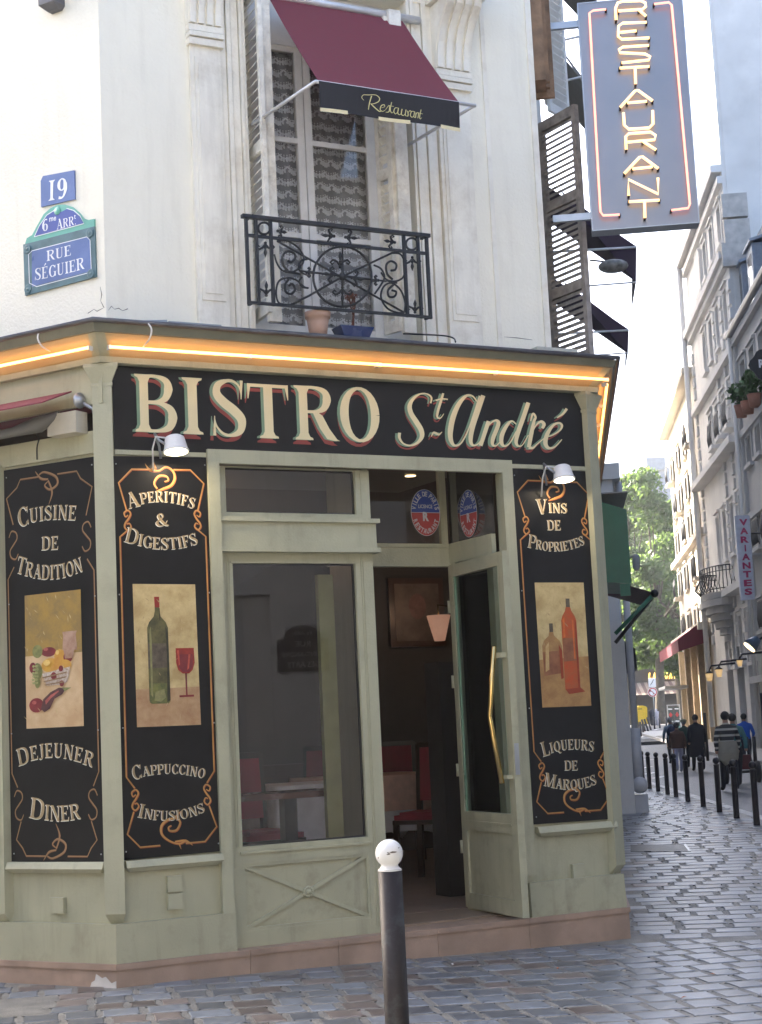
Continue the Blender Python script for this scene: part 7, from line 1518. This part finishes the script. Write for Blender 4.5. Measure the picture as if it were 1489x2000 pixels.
tree(1335, 1405, 142, 1040, 4.0, "yellow green leafy tree partly behind the cream building", 3)
tree(1262, 1405, 160, 945, 5.5, "large hazy tree standing behind the other trees of the square", 4)
tree(1205, 1400, 165, 980, 5.0, "hazy tree at the left back of the square", 5)
tree(1310, 1400, 170, 960, 5.5, "dark green tree at the back right of the square", 6)
# cafe
cY = 152; q_ = aty(1180, 1330, cY); cf = thing("cafe_building", (q_.x, cY, 2.3), "far cafe with striped awnings and yellow letters La Fontaine", "building")
X0, X1 = aty(1150, 1350, cY).x, aty(1420, 1350, cY).x; fr0 = Fr(Vector((0, cY, 0)), Vector((1, 0, 0)), Vector((0, -1, 0)))
zf_ = aty(1290, 1326, cY).z; mb = MB(); mb.box(fr0, X0, X1, -10, 0, 0, zf_ + 1.2); mb.build("wall", M("dark_cafe_wall", (.06, .05, .045), .7), cf)
mb = MB(); za_, zb3 = aty(1290, 1332, cY).z, aty(1290, 1356, cY - 3).z; n_ = 40
for i in range(n_): a_, b_ = X0 + (X1 - X0) * i / n_, X0 + (X1 - X0) * (i + 1) / n_; mb.hexa([fr0.P(a_, .1, za_), fr0.P(b_, .1, za_), fr0.P(b_, 3, zb3), fr0.P(a_, 3, zb3), fr0.P(a_, .1, za_ + .03), fr0.P(b_, .1, za_ + .03), fr0.P(b_, 3, zb3 + .03), fr0.P(a_, 3, zb3 + .03)], i % 2)
mb.build("striped_awning", [M("beige_stripe", (.34, .27, .22), .8), M("brown_stripe", (.14, .09, .08), .8)], cf)
mb = MB(); fp_ = lambda q, dd: Vector((q[0], cY - .35, q[1])); xl, xr = aty(1266, 1325, cY - .3).x, aty(1352, 1320, cY - .3).x; zl = aty(1290, 1326.5, cY - .3).z; lh = .62; cw = (xr - xl) / 10.6
xx = xl
for ch in "LA FONTAINE":
    if ch != ' ': ww = cw * (.25 if ch == 'I' else .72); sans(mb, ch, lambda p, xx=xx, ww=ww: (xx + p[0] * ww + p[1] * .12, zl + p[1] * lh), fp_, 0, 0, .06)
    xx += cw * (.5 if ch == 'I' else 1.0)
mb.build("lettering", M("yellow_neon_letter", (1, .6, .1), .5, emit=1.0, ecol=(1, .55, .08)), cf)
mb = MB(); mb.box(fr0, X0 - 10, X1 + 15, -60, -50, 0, aty(1290, 1270, cY + 50).z); tag(mb.build("background_building", M("background_stone", (.30, .29, .27), .8)), "hazy stone buildings closing the square behind the trees", "building")
q_ = aty(1285, 895, 260); mb = MB(); fr1 = Fr(Vector((q_.x, 260, 0)), Vector((1, 0, 0)), Vector((0, -1, 0))); mb.box(fr1, -3.2, 9, -10, 0, 0, q_.z - 1.5); mb.box(fr1, -2, 1, -10, 1, q_.z - 2, q_.z); mb.box(fr1, 3, 4, -6, 1, q_.z - 2, q_.z + 1); tag(mb.build("far_rooftops", slate), "pale blue rooftops rising far behind the treetops", "building")
# yellow post box
pb = aty(1255, 1414, 128); t = thing("post_box", (pb.x, pb.y, pb.z), "yellow post box with rounded top standing on the square", "post box"); yel = M("postal_yellow", (.72, .46, .01), .4)
w_ = 22.5 / FPX * 128 / 2; h_ = aty(1255, 1378, 128).z - pb.z; prof = [(-w_ * .92, 0), (w_ * .92, 0), (w_, h_ * .80), (w_ * 1.03, h_ * .84), (w_ * .85, h_ * .94), (w_ * .3, h_), (-w_ * .3, h_), (-w_ * .85, h_ * .94), (-w_ * 1.03, h_ * .84), (-w_, h_ * .80)]
MB().prism([pb + Vector((a_, 0, z_)) for a_, z_ in prof], Vector((0, .6, 0))).build("box", yel, t); MB().box(Fr(Vector((pb.x, pb.y, 0)), Vector((1, 0, 0)), Vector((0, -1, 0))), -w_ * .6, w_ * .1, 0, .03, pb.z + h_ * .80, pb.z + h_ * .84).build("slot", iron, t)
MB().box(Fr(Vector((pb.x, pb.y, 0)), Vector((1, 0, 0)), Vector((0, -1, 0))), -w_ * .8, w_ * .8, -.5, -.1, G(pb.x, 128) - .5, pb.z).build("foot", iron, t)
# traffic signs on a pole
q_ = aty(1275, 1352, 122); t = thing("traffic_sign", (q_.x, 122, G(q_.x, 122)), "round red and white no left turn sign with a white plate above it", "road sign"); r = 9.3 / FPX * 122
def disc(mb, c, r, dy, mi, n=28): mb.add([c + Vector((r * math.cos(2 * math.pi * i / n), dy, r * math.sin(2 * math.pi * i / n))) for i in range(n)], [tuple(range(n))], mi)
mb = MB(); mb.lathe(q_ + Vector((0, .03, 0)), [(r, 0), (r, .02)], 28, 0, Vector((0, 1, 0))); disc(mb, q_, r, 0, 0); disc(mb, q_, r * .93, -.006, 1); disc(mb, q_, r * .70, -.012, 0)
w1, w2 = MATS["white_enamel"], M("sign_red", (.45, .03, .03), .4); mb.build("disc", [w1, w2], t)
mb = MB()
a_, b_ = ribbon([(-.18, -.16), (-.0, -.16), (.06, -.08), (-.04, .06), (-.20, .10)][1:], [.05] * 4); n_ = len(a_); mb.add([q_ + Vector((x, -.02, z)) for x, z in a_ + b_], [(i, i + 1, n_ + i + 1, n_ + i) for i in range(n_ - 1)]); mb.add([q_ + Vector(v) for v in ((-.17, -.02, .0), (-.17, -.02, .19), (-.27, -.02, .10))], [(0, 1, 2)])
mb.build("arrow", M("sign_black", (.01, .01, .01), .5), t); mb = MB(); a_, b_ = ribbon([(-r * .66, r * .66), (r * .66, -r * .66)], [.05, .05]); mb.add([q_ + Vector((x, -.026, z)) for x, z in (a_[0], a_[1], b_[1], b_[0])], [(0, 1, 2, 3)]); mb.build("bar", w2, t)
q2_ = aty(1274, 1333, 122); fr2 = Fr(Vector((q2_.x, 122, 0)), Vector((1, 0, 0)), Vector((0, -1, 0))); MB().box(fr2, -.27, .27, -.02, 0, q2_.z - .33, q2_.z + .33).build("plate", w1, t)
mb = MB(); a_, b_ = ribbon([(-.15, -.2), (.0, .0), (.12, .22)], [.03, .06, .03]); mb.add([fr2.P(x, .01, q2_.z + z) for x, z in a_ + b_], [(0, 1, 4, 3), (1, 2, 5, 4)]); mb.build("symbol", MATS["sign_black"], t); MB().tube([Vector((q_.x + .05, 122.1, G(q_.x, 122))), Vector((q_.x + .05, 122.1, q2_.z + .3))], .04, 8).build("pole", steel, t)
# poster panels
q_ = aty(1317, 1402, 112); t = thing("poster_stand", (q_.x, 112, G(q_.x, 112)), "framed double poster stand with red and black posters on the far pavement", "poster stand"); fr2 = Fr(Vector((q_.x, 112, 0)), Vector((1, 0, 0)), Vector((0, -1, 0))); w_ = 12.5 / FPX * 112; zt_, zb_ = aty(1317, 1376, 112).z, aty(1317, 1425, 112).z
mb = MB(); mb.box(fr2, -w_, -w_ + .06, -.06, .02, zb_ - .2, zt_); mb.box(fr2, w_ - .06, w_, -.06, .02, zb_ - .2, zt_); mb.box(fr2, -w_ + .06, w_ - .06, -.06, .02, zt_ - .06, zt_); mb.build("frame", steel, t)
for e in (-1, 1):
    for k in range(2):
        c0 = e * w_ * .5; z0, z1 = zt_ - .12 - (k + 1) * .82, zt_ - .12 - k * .82
        mb = MB(); mb.box(fr2, c0 - w_ * .42, c0 + w_ * .42, -.03, 0, z0, z1 - .04, 0); mb.quad(fr2.P(c0 - .13, .008, z0 + .25), fr2.P(c0, .008, z0 + .08), fr2.P(c0 + .13, .008, z0 + .25), fr2.P(c0, .008, z0 + .45), 1); mb.quad(fr2.P(c0 - .15, .009, z1 - .2), fr2.P(c0 + .12, .009, z1 - .22), fr2.P(c0 + .13, .009, z1 - .15), fr2.P(c0 - .14, .009, z1 - .13), 2); mb.build("poster", [M("poster_dark", (.03, .05, .045), .4), w2 if k == 0 else MATS["green_enamel_border"], w1], t)
# ================================================================== PEOPLE
skin = M("skin", (.35, .20, .14), .6); hairm = M("dark_hair", (.012, .009, .008), .6, ns=40, na=.4); hairg = M("grey_hair", (.22, .22, .22), .7)
dg = bpy.context.evaluated_depsgraph_get
def person(foot, head_top, label, top, legs, shoe, hair=hairm, stride=.22, extra=None, arm=0.0, lean_=0.03, waistz=.56, ph=1):
    """seen from behind, walking away; foot: (px,py), head_top px y"""
    b = gnd(foot[0], foot[1], -.10); Hh = aty(foot[0], head_top, b.y).z - b.z; k = Hh / 1.75
    t = thing("person", tuple(b), label, "person", None)
    V, E, Rr = [], [], []
    def v(x, y, z, rx, ry=None):
        q_ = 1.16 if z < 1.45 else 1.0; V.append((x * 1.1 * k, y * k, z * k)); Rr.append((rx * k * q_, (ry or rx) * k * q_)); return len(V) - 1
    pel = v(0, 0, .95, .155, .12); wa = v(0, .01, 1.10, .135, .105); ch = v(0, lean_, 1.32, .165, .115); nk = v(0, lean_ + .02, 1.46, .075, .07); n2 = v(0, lean_ + .03, 1.53, .055, .055); hd = v(0, lean_ + .05, 1.63, .088, .10); ht_ = v(0, lean_ + .05, 1.69, .07, .08)
    E += [(pel, wa), (wa, ch), (ch, nk), (nk, n2), (n2, hd), (hd, ht_)]
    for e in (-1, 1):
        f = e * ph
        hp = v(e * .09, 0, .86, .095, .10); kn = v(e * .10, f * stride * .55, .49, .066); an = v(e * .10, f * stride, .10 + (0.05 if f < 0 else 0), .048); to = v(e * .11, f * stride + .13, .045 + (0.03 if f < 0 else 0), .042)
        E += [(pel, hp), (hp, kn), (kn, an), (an, to)]
        sh = v(e * .175, lean_, 1.37, .065); el = v(e * (.235), -f * .05 + .0, 1.12, .052); wr = v(e * .235, -f * .12 + .06 + arm, .90 + abs(arm), .038); ha = v(e * .235, -f * .13 + .08 + arm, .82 + abs(arm), .036)
        E += [(ch, sh), (sh, el), (el, wr), (wr, ha)]
    me = bpy.data.meshes.new("body"); me.from_pydata(V, E, []); ob = bpy.data.objects.new("body", me); COL.objects.link(ob)
    md = ob.modifiers.new("s", 'SKIN'); md.use_smooth_shade = True
    for i, sv in enumerate(me.skin_vertices[0].data): sv.radius = Rr[i]; sv.use_root = (i == 0)
    s2 = ob.modifiers.new("u", 'SUBSURF'); s2.levels = 1; s2.render_levels = 1
    bpy.context.view_layer.update(); nm = bpy.data.meshes.new_from_object(ob.evaluated_get(dg())); bpy.data.objects.remove(ob)
    for mt in (top, legs, shoe, skin): nm.materials.append(mt)
    for p in nm.polygons:
        c = p.center / k; arm_ = abs(c.x) > .175 and c.z < 1.3 and c.z > .7
        if c.z > 1.49 or (arm_ and c.z < .89 + abs(arm)): mi = 3
        elif c.z < .10: mi = 2
        elif c.z < waistz * 1.75 and not arm_: mi = 1
        else: mi = 0
        p.material_index = mi; p.use_smooth = True
    o = bpy.data.objects.new("body", nm); COL.objects.link(o); o.parent = t
    if hair: 
        mb = MB(); mb.ball(b + Vector((0, lean_ * k + .03 * k, 1.655 * k)), .102 * k, 12, 0, (1, 1.1, 1.05)); mb.build("hair", hair, t)
    if extra: extra(t, b, k)
    return t
stripes = bpy.data.materials.new("striped_knit"); stripes.use_nodes = True; N = stripes.node_tree.nodes; K = stripes.node_tree.links; bs_ = N["Principled BSDF"]; bs_.inputs["Roughness"].default_value = .9
tc = N.new("ShaderNodeTexCoord"); sp = N.new("ShaderNodeSeparateXYZ"); K.new(tc.outputs["Object"], sp.inputs[0]); m1 = N.new("ShaderNodeMath"); m1.operation = 'MULTIPLY'; m1.inputs[1].default_value = 52; K.new(sp.outputs[2], m1.inputs[0]); m2 = N.new("ShaderNodeMath"); m2.operation = 'SINE'; K.new(m1.outputs[0], m2.inputs[0]); cr = N.new("ShaderNodeValToRGB"); cr.color_ramp.elements[0].position = .35; cr.color_ramp.elements[0].color = (.03, .03, .03, 1); cr.color_ramp.elements[1].position = .5; cr.color_ramp.elements[1].color = (.45, .42, .36, 1); K.new(m2.outputs[0], cr.inputs[0]); K.new(cr.outputs[0], bs_.inputs["Base Color"])
C_ = lambda n, c: M(n, c, .85)
jeans = C_("dark_jeans", (.02, .022, .03)); blackcl = C_("black_cloth", (.012, .012, .018)); shoeb = C_("black_shoe", (.01, .01, .01)); beige = C_("beige_cloth", (.30, .27, .21))
def jacket(t, b, k):
    mb = MB(); n_ = 16; R1 = []
    for (z, rx, ry) in ((1.10, .20, .15), (1.0, .225, .175), (.85, .245, .19), (.70, .22, .175), (.60, .14, .14)): R1.append([b + Vector((rx * k * math.cos(2 * math.pi * i / n_) * (1 + .05 * math.sin(i * 2.3)), ry * k * math.sin(2 * math.pi * i / n_), z * k + (.03 * math.sin(i * 1.7) if z < .8 else 0))) for i in range(n_)])
    for a_, c_ in zip(R1, R1[1:]): mb.add(a_ + c_, [(i, (i + 1) % n_, (i + 1) % n_ + n_, i + n_) for i in range(n_)], 0, True)
    o = mb.build("tied_jacket", beige, t)
def coat(mat, lo=.45, nm="long_coat"):
    def f(t, b, k):
        mb = MB(); n_ = 16; R1 = []
        for (z, rx, ry) in ((1.42, .19, .12), (1.36, .235, .16), (1.25, .24, .175), (1.05, .225, .17), (.85, .24, .19), (lo, .26, .21)): R1.append([b + Vector((rx * k * math.cos(2 * math.pi * i / n_), ry * k * math.sin(2 * math.pi * i / n_) + .03, z * k)) for i in range(n_)])
        for a_, c_ in zip(R1, R1[1:]): mb.add(a_ + c_, [(i, (i + 1) % n_, (i + 1) % n_ + n_, i + n_) for i in range(n_)], 0, True)
        mb.build(nm, mat, t)
    return f
def pack(mat):
    def f(t, b, k): mb = MB(); mb.ball(b + Vector((0, -.17 * k, 1.22 * k)), .17 * k, 12, 0, (1, .6, 1.3)); mb.build("backpack", mat, t)
    return f
def cap(t, b, k): mb = MB(); mb.ball(b + Vector((0, .06 * k, 1.69 * k)), .125 * k, 12, 0, (1, 1.1, .5)); mb.lathe(b + Vector((0, .06 * k, 1.66 * k)), [(.14 * k, 0), (.14 * k, .012)], 14); mb.build("hat", C_("checked_cap", (.18, .20, .14)), t)
person((1428, 1546), 1389, "person in a black and cream striped sweater with beige jacket tied round the waist", stripes, jeans, shoeb, extra=jacket, ph=-1)
person((1441, 1536), 1393, "dark haired person in a teal top walking just right of the striped sweater", C_("teal_cloth", (.05, .16, .16)), jeans, shoeb)
person((1461, 1502), 1393, "person in a bright blue jacket beside the shop window at right", C_("bright_blue_cloth", (.015, .09, .42)), jeans, shoeb, arm=.12)
person((1366, 1507), 1395, "person in a long black coat walking in the middle of the road", blackcl, blackcl, shoeb, extra=coat(blackcl), ph=-1)
person((1328, 1509), 1411, "person in a brown leather jacket and pale lilac trousers behind the bollards", C_("brown_leather", (.085, .04, .028)), C_("lilac_trousers", (.34, .33, .44)), C_("pale_shoe", (.5, .48, .46)), extra=coat(MATS["brown_leather"], .88, "jacket"))
person((1315, 1494), 1401, "grey haired person with a dark backpack left of the brown jacket", C_("blue_grey_cloth", (.14, .20, .26)), jeans, shoeb, hairg, extra=pack(C_("navy_pack", (.02, .03, .07))))
person((1342, 1500), 1404, "person in a dark green coat and checked cap between brown jacket and black coat", C_("dark_green_cloth", (.03, .06, .045)), blackcl, shoeb, hairg, extra=cap)
for i, (x, y0, y1, lab, c) in enumerate(((1283, 1412, 1385, "tiny far person in a pale shirt under the cafe awning", (.4, .38, .42)), (1275, 1410, 1385, "tiny far person in dark clothes by the traffic sign pole", (.05, .05, .06)), (1322, 1472, 1408, "pale haired person just behind the brown jacket", (.3, .3, .28)))):
    b_ = aty(x, y0, 128) if i < 2 else gnd(x, y0, -.1)
    if i < 2:
        t = thing("person", tuple(b_), lab, "person"); mb = MB(); h_ = (y0 - y1) / FPX * 128; mb.tube([b_ - Vector((0, 0, .5)), b_ + Vector((0, 0, h_ * .5)), b_ + Vector((0, 0, h_ * .8)), b_ + Vector((0, 0, h_ * .86)), b_ + Vector((0, 0, h_ * .94)), b_ + Vector((0, 0, h_))], [.14, .2, .24, .08, .12, .06], 10); mb.build("body", C_("far_cloth_%d" % i, c), t)
    else: person((x, y0), y1, lab, C_("far_cloth_2", c), jeans, shoeb, M("white_hair", (.5, .5, .48), .8))
hc = gnd(1446, 1530, -.1); t = thing("hand_trolley", tuple(hc), "low dark two wheeled trolley in front of the striped sweater walker", "trolley"); hx = lambda x, y, z: hc + Vector((x, y, z))
mb = MB(); mb.tube([hx(-.25, 0, .25), hx(.35, 0, .25)], .03, 6); mb.tube([hx(-.2, 0, .28), hx(-.2, .3, 1.0)], .02, 6); mb.tube([hx(.3, 0, .28), hx(.3, .3, 1.0)], .02, 6); mb.tube([hx(-.2, .3, 1.0), hx(.3, .3, 1.0)], .02, 6); mb.build("frame", iron, t); MB().box(Fr(hc - Vector((0, 0, hc.z)), Vector((1, 0, 0)), Vector((0, 1, 0))), -.18, .28, .03, .35, hc.z + .3, hc.z + .62).build("load", M("dark_red_bag", (.10, .02, .02), .7), t)
for x in (-.30, .42): MB().tube([hx(x - .03, 0, .24), hx(x + .03, 0, .24)], .24, 16).build("wheel", rubber, t)
# ================================================================== ACROSS THE STREET (seen in the window reflections; side building added unseen)
wq = F.P(1.6, DG, 2.2); vin = (wq - CAM).normalized(); rf = vin - 2 * vin.dot(nF) * nF; rfh = Vector((rf.x, rf.y, 0)).normalized(); lat = Vector((rfh.y, -rfh.x, 0))
def mirror_pt(x, y, dist):
    q_ = hitplane(x, y, F.P(0, DG - .03, 0), nF); v_ = (q_ - CAM).normalized(); r_ = v_ - 2 * v_.dot(nF) * nF; return q_ + r_ * (dist / math.hypot(r_.x, r_.y))
wa_, wb_ = mirror_pt(532, 1270, 9.5), mirror_pt(760, 1270, 9.5)
tw_ = Vector((wb_.x - wa_.x, wb_.y - wa_.y, 0)).normalized(); nW = Vector((tw_.y, -tw_.x, 0)); 
if nW.dot(wq - wa_) < 0: nW = -nW
OPP = Fr(Vector((wa_.x, wa_.y, 0)), tw_, nW)
opp = thing("opposite_building", tuple(OPP.P(0, 0, 0)), "pale rendered building across the street, visible mirrored in the bistro window", "building")
mb = MB(); mb.box(OPP, 0, 7, -6, 0, -.3, 9); mb.box(OPP, -.35, -.002, -6, -.1, -.3, 3.4); mb.hexa([OPP.P(-.45, -6, 3.4), OPP.P(0, -6, 3.4), OPP.P(0, 0, 3.4), OPP.P(-.45, 0, 3.4), OPP.P(-.35, -6, 3.6), OPP.P(0, -6, 3.75), OPP.P(0, -.05, 3.75), OPP.P(-.35, -.05, 3.55)]); mb.build("wall", M("pale_opposite_wall", (.52, .54, .56), .9, na=.08), opp)
mp0 = mirror_pt(592, 1278, 9.5); so = (mp0 - OPP.O).dot(OPP.t); t = thing("street_name_plate", tuple(OPP.P(so, 0, mp0.z)), "dark street plaque Rue Saint-André des Arts seen mirrored in the bistro window", "street sign")
mb = MB(); mb.box(OPP, so - .34, so + .34, 0, .02, mp0.z - .22, mp0.z + .2, 0); mb.prism([OPP.P(so + .25 * math.cos(R_(a)), 0.0, mp0.z + .2 + .18 * math.sin(R_(a))) for a in range(0, 181, 15)], nW * .02, 0); mb.build("plate", M("dark_blue_plaque", (.01, .015, .035), .4), t)
mb = MB()
flip = -1 if OPP.t.cross(OPP.n).z > 0 else 1
vdir = 1 if (OPP.t.cross(Vector((0, 0, 1)))).dot(OPP.n) > 0 else -1
for txt, zc_, hw_, hh_ in (("RUE", .10, .10, .07), ("SAINT-ANDRÉ", -.03, .29, .075), ("DES ARTS", -.17, .22, .075), ("6e ARR", .25, .13, .05)):
    sans(mb, txt, lambda p, zc_=zc_, hw_=hw_, hh_=hh_: ((p[0] * 2 - 1) * hw_ * vdir, zc_ + p[1] * hh_), lambda q_, dd: OPP.P(so + q_[0], .024, mp0.z + q_[1]), 0, 0, .02)
mb.build("lettering", M("plaque_white", (.5, .5, .5), .5), t)
dw = mirror_pt(440, 1270, 14.5); DWf = Fr(Vector((dw.x, dw.y, 0)), tw_, nW); mb = MB(); mb.box(DWf, -9, 4, -.5, 0, -.3, 11); tag(mb.build("garden_wall", M("dark_stone_wall", (.055, .05, .042), .9, ns=2, na=.3)), "dark old stone wall across the street, reflected in the bistro window", "wall")
ff = mirror_pt(450, 1400, 12.5); FFr = Fr(Vector((ff.x, ff.y, 0)), tw_, nW); t = thing("iron_fence", tuple(FFr.P(0, 0, 0)), "black iron fence across the street, reflected low in the bistro window", "fence")
MB().box(FFr, -4, 3.0, -.02, .02, 1.25, 1.3).build("rail", iron, t); MB().box(FFr, -4, 3.0, -.02, .02, .3, .35).build("rail", iron, t)
for i in range(50): MB().tube([FFr.P(-4 + i * .14, 0, 0), FFr.P(-4 + i * .14, 0, 1.6)], .012, 5).build("bar", iron, t)
bb = thing("building_behind_camera", (-6, -14, 0), "pale building facing the bistro from across the crossing, outside the picture", "building"); fr3 = Fr(Vector((0, -12, 0)), Vector((1, 0, 0)), Vector((0, 1, 0)))
mb = MB(); mb.box(fr3, -30, 5, -8, 0, -.3, 11); mb.build("wall", M("opposite_stone", (.40, .38, .35), .9), bb)
for i in range(8):
    for j in range(3): MB().box(fr3, -28 + i * 4, -26.6 + i * 4, .0, .03, 1 + j * 3.5, 3.2 + j * 3.5).build("window", farglass, bb)
ls_ = thing("unseen_reflection_block", (-14, 6, 0), "plain building across the side street to the left, outside the picture", "building"); fr4 = Fr(Vector((-11.5, -6, 0)), dirv(R_(-20)), Vector((math.cos(R_(20)), math.sin(R_(20)), 0)))  # unseen building added so the left panel mirrors no bright sky
mb = MB(); mb.box(fr4, 0, 40, -8, 0, -.3, 10); mb.build("wall", M("reflection_block_stone", (.24, .23, .21), .9), ls_)
for p_, e_ in ((BW.P(2.2, .8, 3.0), .8), (F.P(1.4, -2.6, 3.2), 1.0), (F.P(2.4, -4.0, 3.2), .8)):
    pl = bpy.data.lights.new("room_fill_light", 'POINT'); pl.energy = e_; pl.color = (1, .62, .36); pl.shadow_soft_size = .12; lo = bpy.data.objects.new("room_fill_light", pl); COL.objects.link(lo); lo.parent = room; lo.location = p_ - Vector(room.location)  # unseen fill lights added to brighten the dining room
HZ = 0.0005
if HZ > 0:
    hz = MB(); hz.box(Fr(Vector((0, 0, 0)), Vector((1, 0, 0)), Vector((0, 1, 0))), -60, 70, -25, 275, -1.5, 46)
    vm = bpy.data.materials.new("pale_street_haze"); vm.use_nodes = True; N = vm.node_tree.nodes; K = vm.node_tree.links; N.remove(N["Principled BSDF"]); pv = N.new("ShaderNodeVolumePrincipled"); pv.inputs["Color"].default_value = (.93, .96, 1, 1); pv.inputs["Density"].default_value = HZ; pv.inputs["Anisotropy"].default_value = .35; K.new(pv.outputs[0], N["Material Output"].inputs["Volume"])
    tag(hz.build("haze", vm), kind="stuff")
for o_ in list(bpy.data.objects):
    if "_o" in o_.keys(): del o_["_o"]
